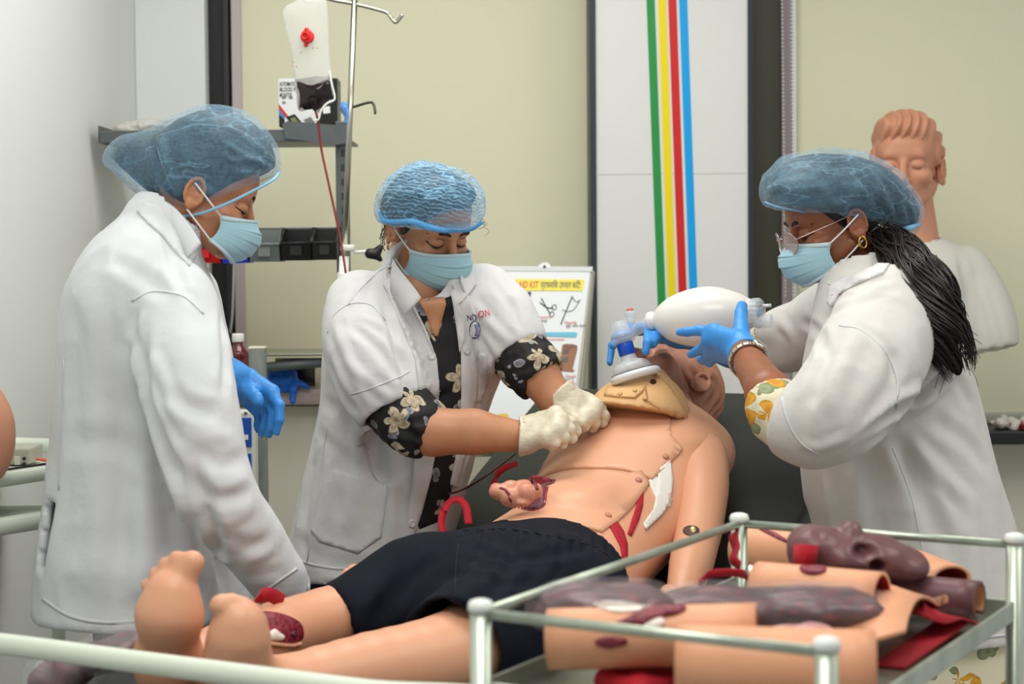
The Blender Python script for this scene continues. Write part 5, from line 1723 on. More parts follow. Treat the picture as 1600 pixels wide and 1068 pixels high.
# body
RM = Matrix.Rotation(rad(-90 + 42), 3, 'Z') @ Matrix.Rotation(rad(25), 3, 'Y') @ Matrix.Rotation(rad(2), 3, 'X')
HC = head_at((613, 358, 3.60), RM, SH, -1)
hv = head_vol(neck=((-0.022, 0, -0.07), neck_to(P(654, 452, 3.62), RM, HC, SH)), nr=0.05, lo=(-0.22, -0.14, -0.24))
hg = hv.geo(2)
bh = bvh_of(*hg)
body = Vol(P(430, 930, MY) - Vector((0, .36, 0)), P(930, 390, MY) + Vector((0, .22, 0)), 0.0075)
body.stack([sc(.72, s) for s in secs[3:]])
body.chain([pt((566, 490, 3.60)), pt((592, 592, 3.48)), pt((640, 656, 3.44)), pt((676, 674, 3.415)), pt((740, 674, 3.41)), pt((822, 682, 3.42))], [.05, .048, .046, .0445, .041, .0275], k=.012)
body.chain([pt((748, 470, 3.66)), pt((800, 540, 3.575)), pt((836, 580, 3.54)), pt((868, 622, 3.52)), pt((890, 634, 3.51))], [.05, .045, .044, .034, .027], k=.012)
bm_ = obj('body', join(body.geo(2), world(hg, RM, HC, SH)), m_skin2, pm)
face(bm_, bh, RM, HC)
blobs = [(680, 316, 3.53, 76, 58, .092, 5), (652, 312, 3.56, 58, 48, .09, 0), (622, 330, 3.59, 33, 32, .08, 0), (700, 325, 3.49, 55, 50, .07, 8)]
lo, hi = P(570, 380, 3.55) - Vector((0, .16, 0)), P(775, 245, 3.55) + Vector((0, .16, 0))
A, B = P(592, 352, 3.60), P(752, 350, 3.50)
def tilt_cut(a, b, c):
    n = (b - a).cross(c - a)
    if n.z > 0: n = -n
    return (a, n)
cM = tilt_cut(P(598, 348, 3.56), P(756, 352, 3.50), P(692, 360, 3.42))
V, F = cap_solid(blobs, 0.0, lo, hi, 0.0036, [cM], head=(RM, HC, SH, .012)).geo(3)
V = rumple(V, F, 0.0035, (34, 34, 26), 61, True)
V = rumple(V, F, 0.0015, (70, 70, 70), 62, True)
capM = obj('hair_cap', (V, F), cap_material('blue_cap_film_middle', (1, 1, 1), (0.15, -.25, 0.3), .24, .36, .36, .0075, col=(134, 192, 228)), pm)
bcap = bvh_of(V, F)
rim = []
for x, y in ((592, 330), (600, 344), (620, 346), (645, 346), (668, 354), (690, 359), (715, 360), (738, 357), (755, 346)):
    h = bcap.ray_cast(EYE, ray(x, y))
    rim.append(h[0] if h[0] is not None else P(x, y, 3.47))
obj('cap_band', tube(rim, [.003, .0045, .005, .006, .0065, .0055, .0045, .004, .003], 8), M('cap_band_bright', (92, 170, 228), 0.7, bump=(180, 0.8, 0.003)), capM)
V, F = cap_solid(blobs[:3], 0.008, lo, hi, 0.005, [(HC + RM @ Vector((.078, 0, .064)) * SH, RM @ Vector((.84, 0, -.54))), tilt_cut(P(598, 352, 3.56), P(756, 346, 3.50), P(692, 340, 3.42))]).geo(2)
obj('hair', join((V, F), world(local_hair(.004, ((.074, 0, .070), (.80, 0, -.60))), RM, HC, SH)), m_hair, pm)
gs = []
rg = random.Random(4)
for i in range(4):
    a = P(752 + rg.uniform(-3, 3), 348 + rg.uniform(-4, 8), 3.50)
    gs.append(tube([a, a + Vector((rg.uniform(.004, .014), 0, rg.uniform(-.012, .004))), a + Vector((rg.uniform(-.004, .012), 0, rg.uniform(-.022, -.006)))], 0.00035, 4))
for i in range(16):
    a = P(602 + rg.uniform(-2, 3), 352 + rg.uniform(-2, 30), 3.56)
    gs.append(tube([a, a + Vector((rg.uniform(-.008, -.002), 0, rg.uniform(-.012, .004))), a + Vector((rg.uniform(-.012, .0), 0, rg.uniform(-.024, -.01)))], 0.0005, 4))
tag(obj('loose_hair', join(*gs), m_hair, pm), kind='stuff')
mask_parts(RM, HC, pm, m_mask, m_maskw, SH * 1.03)
er = HC + RM @ Vector((-0.010, -0.083, -0.045)) * SH
obj('earring', join(ball(er + Vector((0, 0, .004)), 0.0042, 10), ball(er - Vector((0, 0, .006)), (0.0035, 0.0035, 0.006), 10)), M('rose_gold', (190, 110, 90), 0.25, metal=1.0), pm)
ch = [bvm.ray_cast(EYE, ray(x, y))[0] for x, y in ((657, 462), (668, 500), (679, 524), (687, 505), (692, 466))]
if all(c is not None for c in ch):
    obj('necklace', tube([c - ray(675, 500) * 0.006 for c in ch], 0.0006, 5), m_gold, pm)
legs_and_shoes(pm, [(P(540, 900, 3.62).x, 3.62, .8), (P(610, 900, 3.74).x, 3.74, .8)], [(P(535, 900, 3.66).x, 3.70, 0.8), (P(600, 900, 3.78).x, 3.80, 0.8)], m_trouser, 0.86, (0.08, 0.06))
# fists in cream latex gloves
glove('glove', pt((820, 680, 3.42)), [pt((868, 648, 3.40)), pt((874, 657, 3.375)), pt((870, 670, 3.358)), pt((856, 682, 3.35))],
      [[pt((893, 658, 3.395)), pt((901, 673, 3.40)), pt((894, 682, 3.41))], [pt((891, 670, 3.372)), pt((894, 684, 3.378)), pt((882, 687, 3.39))], [pt((882, 683, 3.355)), pt((879, 693, 3.365)), pt((868, 691, 3.38))], [pt((868, 692, 3.345)), pt((862, 698, 3.355)), pt((852, 694, 3.37))]],
      [pt((834, 662, 3.44)), pt((858, 654, 3.45)), pt((880, 658, 3.45)), pt((896, 666, 3.44))], m_latex, pm, cuff=pt((811, 680, 3.42)), cuff_r=(0.034, 0.038), r=0.0106, palm=0.0185, wrinkle=0.0012)
glove('glove', pt((884, 630, 3.52)), [pt((920, 628, 3.54)), pt((928, 636, 3.52)), pt((922, 648, 3.50)), pt((908, 657, 3.485))],
      [[pt((940, 638, 3.545)), pt((946, 652, 3.55)), pt((938, 662, 3.56))], [pt((944, 648, 3.525)), pt((942, 660, 3.53)), pt((930, 664, 3.545))], [pt((930, 660, 3.505)), pt((926, 668, 3.515)), pt((916, 666, 3.53))], [pt((914, 666, 3.485)), pt((908, 671, 3.50)), pt((900, 667, 3.515))]],
      [pt((888, 640, 3.505)), pt((894, 650, 3.485)), pt((901, 656, 3.47)), pt((909, 660, 3.465))], m_latex, pm, cuff=pt((870, 616, 3.525)), cuff_r=(0.037, 0.042), r=0.0106, palm=0.0185, wrinkle=0.0012)
# ------------------------------------------------------------------ worker on the right, squeezing the bag
QY = 3.34
pr_ = thing('person', (P(1420, 700, QY).x, QY, 0), 'woman with glasses and long ponytail in white coat squeezing the resuscitator bag', 'person')
v = Vol(P(1160, 1030, QY) - Vector((0.0, 0.40, 0.0)), P(1625, 395, QY) + Vector((0.0, 0.42, 0.0)), 0.006)
secs = [sec(1296, 1404, 404, QY, .058), sec(1290, 1424, 424, QY, .080), sec(1284, 1444, 446, QY, .115), sec(1278, 1464, 474, QY, .15), sec(1272, 1490, 516, QY, .172), sec(1262, 1510, 574, QY, .178),
        sec(1256, 1526, 640, QY, .172), sec(1252, 1542, 704, QY, .17), sec(1256, 1560, 764, QY, .175), sec(1272, 1578, 826, QY, .18), sec(1286, 1592, 900, QY, .188), sec(1296, 1600, 1030, QY, .19)]
v.stack(secs, n=2.2)
v.chain([pt((1392, 496, 3.22)), pt((1350, 575, 3.10)), pt((1304, 640, 3.04)), pt((1262, 662, 3.05)), pt((1232, 652, 3.075))], [.090, .088, .080, .068, .060], k=0.014, n=18)
v.chain([pt((1316, 480, 3.50)), pt((1268, 512, 3.58)), pt((1232, 530, 3.62)), pt((1214, 538, 3.64))], [.062, .060, .056, .052], k=0.02, n=12)
zr = P(1450, 1010, QY - .15).z
v.plane((0, 0, zr), (0, 0, -1))
ua = (pt((1206, 640, 3.09)) - pt((1262, 664, 3.05))).normalized()
e1 = sleeve_end(v, pt((1232, 652, 3.075)) - ua * .1, pt((1232, 652, 3.075)), 0.004, 0.050)
ub = (pt((1214, 538, 3.64)) - pt((1268, 512, 3.58))).normalized()
e2 = sleeve_end(v, pt((1214, 538, 3.64)) - ub * .1, pt((1214, 538, 3.64)), 0.0, 0.044)
v.cone(pt((1362, 456, QY)), pt((1344, 424, QY + .01)), .072, .066, .012)
v.cone(pt((1360, 450, QY)), pt((1322, 392, QY + .02)), 0.056, 0.066, 0.006, cut=True)
va, vb = pt((1572, 775, QY)), pt((1592, 845, QY))
v.box((va + vb) / 2 + Vector((.012, 0, 0)), (0.005, 0.08, (va - vb).length / 2), Matrix.Rotation(math.atan2(va.x - vb.x, va.z - vb.z), 3, 'Y'), 0.004, 0.004, cut=True)
V, F = v.geo(3)
V = rumple(V, F, 0.006, (7, 7, 3.4), 71)
V = rumple(V, F, 0.0022, (16, 16, 9), 72)
V = rumple(V, F, 0.003, (11, 11, 6), 74)
V = rumple(V, F, 0.0022, (22, 22, 13), 73, True)
V = folds(V, F, [
    ([(1345, 690), (1400, 640), (1450, 610), (1490, 570)], .010, -.014), ([(1330, 712), (1390, 668), (1440, 640)], .010, -.006), ([(1400, 665), (1450, 620), (1500, 570)], .009, .006), ([(1395, 630), (1440, 600), (1480, 565)], .010, .006),
    ([(1350, 660), (1395, 590), (1400, 540)], .014, -.006), ([(1330, 500), (1385, 540), (1400, 600)], .009, -.004), ([(1310, 520), (1280, 580), (1262, 640)], .012, -.005), ([(1340, 520), (1310, 590), (1290, 650)], .014, .005),
    ([(1250, 690), (1280, 700), (1330, 680)], .009, .004), ([(1285, 480), (1330, 470), (1390, 440)], .012, .004), ([(1300, 440), (1350, 445), (1400, 430)], .010, -.003),
    ([(1400, 680), (1440, 760), (1480, 860)], .014, -.008), ([(1385, 690), (1410, 770), (1440, 870)], .014, .006), ([(1420, 690), (1470, 740), (1520, 790)], .013, .007), ([(1360, 700), (1370, 780), (1390, 880)], .016, -.006), ([(1330, 720), (1340, 800), (1350, 880)], .014, .005), ([(1450, 650), (1510, 690), (1550, 740)], .014, -.005),
    ([(1500, 800), (1520, 880), (1530, 980)], .018, .006), ([(1290, 740), (1300, 810), (1320, 880)], .012, .005), ([(1470, 560), (1500, 600), (1520, 640)], .012, -.005), ([(1250, 500), (1280, 520), (1290, 560)], .010, -.006), ([(1215, 500), (1240, 530), (1245, 570)], .010, .005)])
coat_r = obj('lab_coat', (V, F), M('white_coat_warm', (208, 205, 200), 0.75, c2=(203, 200, 195), nscale=8, bump=(22, 0.4, 0.006), sheen=0.1), pr_)
bvr = bvh_of(V, F)
patch('collar', bvr, [(1292, 470), (1296, 448), (1318, 436), (1350, 424), (1376, 408), (1392, 410), (1380, 428), (1340, 444), (1312, 460), (1300, 480)], m_coat2, coat_r, 0.003, 0.001, 5)
seam('shoulder_seam', bvr, [(1312, 508), (1345, 515), (1380, 545), (1402, 590), (1400, 640)], 0.004, m_seam, coat_r)
seam('back_seam', bvr, [(1395, 700), (1425, 780), (1450, 900)], 0.003, m_seam, coat_r)
seam('sleeve_hem', bvr, [(1220, 606), (1228, 650), (1250, 690), (1282, 712)], 0.004, m_seam, coat_r)
seam('hem', bvr, [(1420, 1002), (1500, 1000), (1580, 990)], 0.005, m_seam, coat_r)
neckband(coat_r, m_coat2, [(1300, 472, 3.27), (1306, 450, 3.29), (1330, 434, 3.28), (1366, 416, 3.28), (1398, 410, 3.32), (1404, 416, 3.40), (1370, 430, 3.45), (1330, 446, 3.44), (1306, 468, 3.40)], .04, .3)
c0 = secs[-1]
tv = Vol((c0[0] - .25, c0[1] - .25, .30), (c0[0] + .25, c0[1] + .25, .95), .01).stack([(c0[0] + .02, c0[1], .34, c0[3] * 1.0, c0[4]), (c0[0] + .01, c0[1], .6, c0[3] * .95, c0[4] * .94), (c0[0], c0[1], .88, c0[3] * .84, c0[4] * .84)]).geo(1)
tv = (rumple(tv[0], tv[1], .006, (9, 9, 2), 77), tv[1])
obj('tunic', tv, m_yellow, pr_)
s3, bs3 = sleeve('tunic_sleeve', [(1262, 664, 3.055), (1238, 656, 3.07), (1216, 642, 3.085), (1200, 618, 3.11)], [.054, .054, .050, .040], m_yellow, pr_, seed=81, amp=.003)
obj('sleeve_trim', tube([P(1180, 628, 3.12), P(1184, 612, 3.09), P(1198, 602, 3.07), P(1214, 600, 3.085), P(1222, 604, 3.12)], 0.0032, 8), M('mustard_trim', (200, 150, 30), 0.6), s3)
s4, bs4 = sleeve('tunic_sleeve', [(1232, 530, 3.625), (1212, 538, 3.642), (1192, 542, 3.66), (1180, 544, 3.665)], [.046, .047, .046, .038], m_yellow, pr_, seed=85, amp=.003)
SH = .93
RR = Matrix.Rotation(rad(180 + 9), 3, 'Z') @ Matrix.Rotation(rad(15), 3, 'Y')
HC = head_at((1340, 352, 3.32), RR, SH, 1)
hv = head_vol(neck=((-0.025, 0, -0.07), neck_to(P(1362, 462, 3.36), RR, HC, SH)), nr=0.048, lo=(-0.22, -0.14, -0.24))
hg = hv.geo(2)
bh = bvh_of(*hg)
body = Vol(P(1130, 1010, QY) - Vector((0, .38, 0)), P(1610, 395, QY) + Vector((0, .38, 0)), 0.0085)
body.stack([sc(.72, s) for s in secs[3:-1]])
body.chain([pt((1392, 500, 3.22)), pt((1304, 640, 3.04)), pt((1240, 656, 3.07)), pt((1200, 612, 3.11)), pt((1160, 548, 3.30))], [.06, .055, .044, .038, .0265], k=.012)
body.chain([pt((1316, 480, 3.50)), pt((1268, 512, 3.58)), pt((1200, 542, 3.655)), pt((1130, 540, 3.70))], [.05, .045, .04, .028], k=.012)
br_ = obj('body', join(body.geo(2), world(hg, RR, HC, SH)), M('brown_skin_deep', (150, 92, 62), 0.42, c2=(138, 82, 54), nscale=30, sss=0.08), pr_)
face(br_, bh, RR, HC)
blobs = [(1302, 292, 3.38, 106, 58, .098, 6), (1270, 298, 3.36, 74, 48, .092, 0), (1355, 305, 3.40, 84, 52, .09, 22), (1408, 338, 3.42, 32, 34, .06, 30), (1228, 302, 3.35, 32, 30, .06, 0)]
lo, hi = P(1165, 390, 3.38) - Vector((0, .17, 0)), P(1465, 215, 3.38) + Vector((0, .17, 0))
cR = (edge_plane((1195, 322), (1352, 344), 3.38), edge_plane((1340, 340), (1420, 372), 3.40))
V, F = cap_solid(blobs, 0.0, lo, hi, 0.004, cR, head=(RR, HC, SH, .012)).geo(3)
V = rumple(V, F, 0.0035, (26, 26, 34), 91, True)
V = folds(V, F, [([(1340, 250), (1375, 290), (1392, 335)], .006, .005), ([(1365, 262), (1400, 300), (1415, 345)], .006, .005), ([(1385, 280), (1420, 320), (1430, 350)], .005, .004), ([(1330, 262), (1362, 300), (1380, 340)], .006, -.004), ([(1200, 300), (1230, 285), (1280, 280)], .008, .003)])
capR = obj('hair_cap', (V, F), cap_material('blue_cap_film_right', (1, 1, 1), (0.5, 0.8, 0.2), .27, .2, col=(128, 178, 206)), pr_)
bcap = bvh_of(V, F)
rim = []
for x, y in ((1196, 318), (1215, 325), (1250, 332), (1290, 339), (1320, 342), (1350, 348), (1368, 362), (1390, 366), (1415, 360), (1436, 352)):
    h = bcap.ray_cast(EYE, ray(x, y - 2))
    if h[0] is not None:
        rim.append(h[0])
obj('cap_band', tube(rim, [.002, .002, .002, .0022, .0025, .0035, .005, .006, .0055, .003], 8), M('cap_band_sky', (128, 186, 224), 0.7, bump=(180, 0.8, 0.003)), capR)
V, F = cap_solid(blobs[:4], 0.008, lo, hi, 0.005, (edge_plane((1195, 318), (1352, 340), 3.38), edge_plane((1340, 334), (1420, 366), 3.40))).geo(2)
obj('hair', join((V, F), world(local_hair(.004, ((.074, 0, .060), (.74, 0, -.67)), (((-.06, 0, -.03), (.045, .06, .05)),)), RR, HC, SH)), m_hair, pr_)
# ponytail: a bundle of wavy locks
core = [np3(P(*q)) for q in ((1378, 372, 3.34), (1408, 400, 3.28), (1436, 440, 3.20), (1460, 490, 3.17), (1482, 540, 3.17), (1498, 585, 3.18))]
v = Vol(np.min(core, 0) - .08, np.max(core, 0) + .08, .005).chain(core, [.017, .019, .021, .020, .012, .004], .02, n=16)
V, F = v.geo(2)
V = rumple(V, F, .006, (30, 30, 12), 95, True)
m_pony = M('ponytail_hair', (12, 10, 10), .8, spec=.15)
pony = obj('ponytail', (V, F), m_pony, pr_)
rg = random.Random(11)
gs = []
CC = catmull(core, 24)
TC = np.gradient(CC, axis=0); TC /= np.linalg.norm(TC, axis=1)[:, None]
E1 = np.cross(TC, [0, 0, 1.0]); E1 /= np.linalg.norm(E1, axis=1)[:, None]
E2 = np.cross(TC, E1)
for i in range(420):
    a, r0 = rg.uniform(0, 6.28), math.sqrt(rg.uniform(.5, 1.1))
    ph, am, fr = rg.uniform(0, 6.28), rg.uniform(.003, .010), rg.uniform(1.2, 3.0)
    n0, n1 = rg.randint(0, 9), rg.randint(15, 23)
    pts = []
    for j in range(n0, n1 + 1, 2):
        t = j / 23
        rr = np.interp(t, [0, .2, .45, .7, .9, 1], [.031, .039, .047, .047, .04, .03]) * r0
        w_ = am * math.sin(fr * 6.28 * t + ph)
        pts.append(CC[j] + E1[j] * (math.cos(a) * rr + w_) + E2[j] * (math.sin(a) * rr * .95 + w_ * .6))
    if len(pts) > 2:
        gs.append(tube(pts, [.0012, .0024, .0022, .0005], 4, seg=len(pts) * 3, caps=False))
for i in range(40):
    j = rg.randint(6, 21)
    d = np.array([rg.uniform(-.5, 1), rg.uniform(-.6, .2), rg.uniform(-1, .2)])
    p0 = CC[j] + d * .03
    gs.append(tube([p0, p0 + d * .02 + [0, 0, -.008], p0 + d * .035 + [rg.uniform(-.01, .01), 0, -.022]], .0005, 4))
tag(obj('hair_locks', join(*gs), M('hair_strands', (34, 25, 22), .36), pony), kind='stuff')
gs = []
mask_parts(RR, HC, pr_, m_mask, m_maskw, SH)
ee = HC + RR @ Vector((-0.012, 0.084, -0.046)) * SH
obj('earring', join(tube([ee + RR @ Vector((.007 * math.cos(a), .002, .010 * math.sin(a))) for a in np.linspace(0, 6.28, 10)], .0026, 8), ball(ee + Vector((0, 0, .009)), .004, 8)), m_gold, pr_)
# glasses
gl = thing('glasses', HC + RR @ Vector((.1, 0, -.012)), 'thin metal framed glasses on the woman with the ponytail', 'glasses')
lens = M('lens_tint', (200, 176, 170), 0.05, alpha=0.38)
m_rim = M('glasses_metal', (196, 170, 166), 0.18, metal=1.0)
for s in (-1, 1):
    ring = []
    for a in np.linspace(0, 2 * math.pi, 21)[:-1]:
        yy, zz = s * .034 + .0275 * math.cos(a), -.014 + .0225 * math.sin(a) * (1.0 - .12 * math.cos(a) * s)
        ring.append(Vector((.118 - abs(yy) ** 2 * 3.2, yy, zz)))
    R3 = [HC + (RR @ q) * SH for q in ring]
    obj('rim', tube(R3 + [R3[0], R3[1]], .0011, 6, seg=64), m_rim, gl)
    n = RR @ Vector((1, .15 * s, 0))
    obj('lens', prism(R3, n * -0.001), lens, gl, False)
    obj('temple', tube([HC + (RR @ Vector(q)) * SH for q in ((.108, s * .061, -.008), (.095, s * .070, -.004), (.04, s * .079, .004), (-.006, s * .081, .010), (-.024, s * .079, .0))], .0013, 6), m_rim, gl)
obj('bridge', tube([HC + (RR @ Vector(q)) * SH for q in ((.118, -.010, -.004), (.121, 0, -.001), (.118, .010, -.004))], .0011, 6), m_rim, gl)
# watch on the near wrist
wd_ = (pt((1160, 548, 3.30)) - pt((1200, 612, 3.11))).normalized()
wc = pt((1169, 563, 3.255))
Rw = frame(wd_, (0, -0.3, 1))
gw = thing('wristwatch', wc, 'steel bracelet watch on the wrist of the ponytailed woman', 'watch')
for i in range(18):
    a = 2 * math.pi * i / 18
    c = wc + Rw @ Vector((0, math.cos(a) * .0325, math.sin(a) * .0325))
    Rl = Rw @ Matrix.Rotation(a, 3, 'X')
    obj('bracelet_link', join(rbox((.0135, .0042, .0108), c, Rl, .0012), rbox((.0045, .0052, .0104), c, Rl, .001)), m_silver, gw, False)
a = 2.2
c = wc + Rw @ Vector((0, math.cos(a) * .034, math.sin(a) * .034))
dn = Rw @ Vector((0, math.cos(a), math.sin(a)))
obj('watch_case', lathe([(.014, -.003), (.0155, -.001), (.0155, .003), (.013, .005), (0, .005)], c, dn, 20), m_silver, gw)
# hands
glove('glove', pt((1158, 546, 3.325)), [pt((1116, 518, 3.375)), pt((1110, 530, 3.38)), pt((1112, 543, 3.40)), pt((1118, 552, 3.42))],
      [[pt((1092, 516, 3.395)), pt((1072, 518, 3.405)), pt((1062, 519, 3.415))], [pt((1100, 542, 3.42)), pt((1090, 548, 3.44)), pt((1080, 553, 3.455))], [pt((1106, 556, 3.44)), pt((1098, 562, 3.47)), pt((1094, 560, 3.49))], [pt((1114, 561, 3.44)), pt((1108, 567, 3.465)), pt((1104, 565, 3.48))]],
      [pt((1158, 530, 3.345)), pt((1158, 508, 3.37)), pt((1158, 488, 3.40)), pt((1159, 478, 3.42))], m_blue, pr_, cuff=pt((1166, 556, 3.285)), cuff_r=(0.029, 0.033), r=0.0104, palm=0.0165, wr=.027, wrinkle=.0006)
glove('glove', pt((1110, 538, 3.72)), [pt((1030, 524, 3.70)), pt((1026, 518, 3.73)), pt((1022, 516, 3.76)), pt((1018, 516, 3.79))],
      [[pt((1014, 518, 3.62)), pt((1012, 535, 3.565)), pt((1009, 549, 3.56))], [pt((1000, 512, 3.74)), pt((985, 520, 3.745)), pt((975, 530, 3.75))], [pt((985, 512, 3.78)), pt((965, 524, 3.775)), pt((958, 540, 3.765))], [pt((980, 518, 3.80)), pt((956, 540, 3.80)), pt((953, 566, 3.78))]],
      [pt((1060, 530, 3.70)), pt((1036, 522, 3.65)), pt((1024, 526, 3.60)), pt((1018, 536, 3.575))], m_blue, pr_, cuff=pt((1185, 556, 3.67)), cuff_r=(0.03, 0.046), r=0.0108, palm=0.016, wrinkle=.0008)
legs_and_shoes(pr_, [(P(1430, 900, 3.25).x, 3.25, .8), (P(1450, 900, 3.43).x, 3.43, .8)], [(c0[0], 3.22, -0.9), (c0[0] + .03, 3.44, -0.9)], m_trouser, 0.5, (.08, .07))
# ------------------------------------------------------------------ training mannequin on the bed
m_vinyl = M('peach_vinyl', (222, 164, 130), 0.42, c2=(216, 156, 122), nscale=5, sss=0.06, bump=(60, 0.04, 0.001))
m_vinyl2 = M('peach_vinyl_sheet', (226, 170, 136), 0.45, c2=(219, 160, 126), nscale=6, sss=0.06, bump=(30, 0.06, 0.001))
m_vinylh = M('brownish_vinyl', (196, 136, 110), 0.45, c2=(188, 128, 102), nscale=9, sss=0.05)
m_vhair = M('brown_vinyl_hair', (176, 118, 90), 0.5, c2=(164, 108, 82), nscale=12)
m_wound = M('wound_red', (92, 14, 32), 0.3, c2=(150, 44, 62), nscale=110, bump=(160, 0.9, 0.003))
m_wdark = M('wound_dark', (72, 12, 28), 0.35, c2=(128, 66, 84), nscale=150, bump=(160, 0.9, 0.003))
m_strap = M('red_strap', (170, 14, 34), 0.75, bump=(500, 0.2, 0.0008))
m_bone = M('bone_white', (232, 220, 208), 0.4)
mn = thing('mannequin', BED(0.95, 0.45, 0.77), 'peach vinyl training mannequin in navy shorts lying on the black mattress', 'mannequin')
NB = (Vector((0, 0, 1)) - BU * 0.30).normalized()
v = Vol(BED(.72, .1, .74) - Vector((.1, .2, 0)), BED(1.72, .62, 1.2) + Vector((.25, .1, 0)), 0.006)
T = [(BED(.84, .455, .840), .120), (BED(.93, .46, .846), .145), (BED(1.04, .46, .858), .153), (BED(1.18, .452, .882), .150), (BED(1.32, .445, .925), .158), (BED(1.44, .435, .978), .166), (BED(1.52, .43, 1.018), .152)]
v.chain([a for a, _ in T], [r for _, r in T], 0.02, flat=(NB, .62), n=22)
for s in (-1, 1):
    v.ell(BED(1.45, .432 + s * .078, 1.035), (.078, .078, .034), None, k=.03)
    v.ell(BED(1.53, .432 + s * .118, 1.012), (.052, .052, .05), None, k=.04)
v.cone(BED(1.52, .425, 1.035), BED(1.66, .412, 1.085), .082, .058, .04)
v.ell(BED(1.13, .455, .975), (.07, .09, .018), k=.03)
v.cone(BED(1.60, .40, 1.075), BED(1.64, .45, 1.085), .03, .02, .02)
V, F = v.geo(3)
tor = obj('torso', (V, F), m_vinyl, mn)
bvt = bvh_of(V, F)
# soft vinyl skins snapped over chest and belly
def st(px, py):
    h = bvt.ray_cast(EYE, ray(px, py))
    q = (h[0] if h[0] is not None else PZ(px, py, .98)) - BO
    return (100 * (q.x * BU.x + q.y * BU.y), 100 * (q.x * BV.x + q.y * BV.y))
def st_proj(a, b):
    return BED(a / 100, b / 100, .95) + NB * .5, -NB
e_ = st(1010, 736)[0]
near = [st(1058, 668), st(1074, 684), st(1060, 705), st(1040, 729), st(1022, 746), st(1012, 738)]
chest = patch('chest_skin', bvt, near + [(e_ - .5, 50), (e_ - 1.5, 44), (e_ - 1, 36), (e_, 29), (150, 28), (158, 34), (161, 40), (160, 47)], m_vinyl2, mn, 0.0035, 0.0006, 1.3, proj=st_proj)
near = [st(1008, 730), st(1018, 752), st(1001, 776), st(964, 816), st(938, 834)]
ew = near[-1][0]
belly = patch('belly_skin', bvt, near + [(ew - 2, 53), (ew - 4, 46), (ew - 5, 38), (ew - 4, 31.5), (112, 30.8), (126, 30.2), (e_ - 1, 29), (e_ - 2, 36), (e_ - 2.5, 44), (e_ - 1.5, 51)], m_vinyl2, mn, 0.0035, 0.0009, 1.3, proj=st_proj)
for x, y, pr2 in ((1039, 716, chest), (997, 753, belly), (949, 808, belly)):
    h = bvt.ray_cast(EYE, ray(x, y))
    if h[0] is not None:
        obj('snap', lathe([(.0062, .004), (.0068, .0052), (.006, .0072), (.003, .0078), (0, .0078)], h[0], h[1], 16), m_vinylh, pr2)
# gaping belly wound with a mass of bowel
patch('wound', bvt, [(822, 752), (832, 745), (852, 746), (868, 752), (866, 758), (856, 762), (852, 774), (852, 790), (842, 797), (826, 798), (806, 792), (800, 784), (822, 778), (840, 764)], m_wdark, belly, 0.003, 0.0036, 4, puff=0.004, rnd=3)
patch('wound_edge', bvt, [(828, 744), (850, 744), (870, 753), (858, 764), (854, 790), (840, 800), (820, 800), (800, 790), (815, 776), (836, 760)], M('wound_stain', (150, 40, 46), 0.5, c2=(120, 20, 34), nscale=60), belly, 0.0008, 0.0042, 5, rnd=3)
c = bvt.ray_cast(EYE, ray(812, 776))[0] or P(812, 776, 3.2)
by = c.y
v = Vol(c - Vector((.09, .08, .05)), c + Vector((.09, .05, .07)), .0028)
for x, y, rx, ry, dz in ((782, 768, 19, 13, -.012), (800, 776, 20, 16, -.02), (822, 770, 17, 16, -.022), (838, 766, 10, 12, -.012), (798, 760, 14, 10, -.004), (818, 756, 13, 8, .004), (816, 784, 14, 8, -.026), (775, 762, 10, 8, 0)):
    pell(v, x, y, by + dz * .8 - .008, rx, ry, .018, 0, .003)
V, F = v.geo(2)
V = rumple(V, F, .001, 60, 101)
bow = obj('bowel', (V, F), M('bowel_vinyl', (214, 148, 118), 0.35, c2=(202, 130, 104), nscale=16, sss=.06), belly)
bvb = bvh_of(V, F)
patch('blood_streak', bvb, [(782, 760), (792, 764), (798, 772), (794, 774), (788, 766), (780, 763)], m_wound, bow, .0006, .0004, 2)
patch('blood_streak', bvb, [(832, 748), (838, 752), (842, 764), (838, 766), (833, 756)], m_wound, bow, .0006, .0004, 2)
patch('blood_streak', bvb, [(794, 774), (800, 780), (799, 786), (795, 780)], m_wound, bow, .0006, .0004, 2)
# bandage tapes and red straps round the side
m_tape = M('white_bandage_tape', (226, 222, 214), 0.7, bump=(200, 0.2, 0.001))
patch('bandage_tape', bvt, [(1012, 752), (1024, 742), (1050, 780), (1046, 792), (1030, 790)], m_tape, mn, .0014, .001, 5)
patch('bandage_tape', bvt, [(1028, 734), (1047, 720), (1051, 752), (1047, 782), (1034, 804), (1008, 828), (1004, 818), (1020, 796), (1026, 768)], m_tape, mn, .0014, .0028, 5)
for p in ([(994, 768), (1006, 760), (1004, 790), (998, 812), (986, 838), (980, 834), (988, 808), (994, 790)], [(952, 822), (962, 812), (974, 830), (980, 850), (980, 872), (972, 872), (968, 852)]):
    patch('red_strap', bvt, p, m_strap, mn, .0018, .001, 5)
# loops of strap at the far side
def loop(pts, wd, par=None, side=(0.3, 0.6, 0.7), lab=None, name='red_strap', th=0.002):
    o = obj(name, ribbon([P(*q) for q in pts], wd, th, [Vector(side)]), m_strap, par)
    return o
zb = 0.0
loop([(693, 842, 3.32), (690, 810, 3.34), (700, 786, 3.36), (716, 780, 3.36), (728, 792, 3.35), (732, 818, 3.33)], .014, mn)
loop([(770, 760, 3.5), (776, 742, 3.52), (790, 730, 3.54), (808, 724, 3.54)], .012, mn)
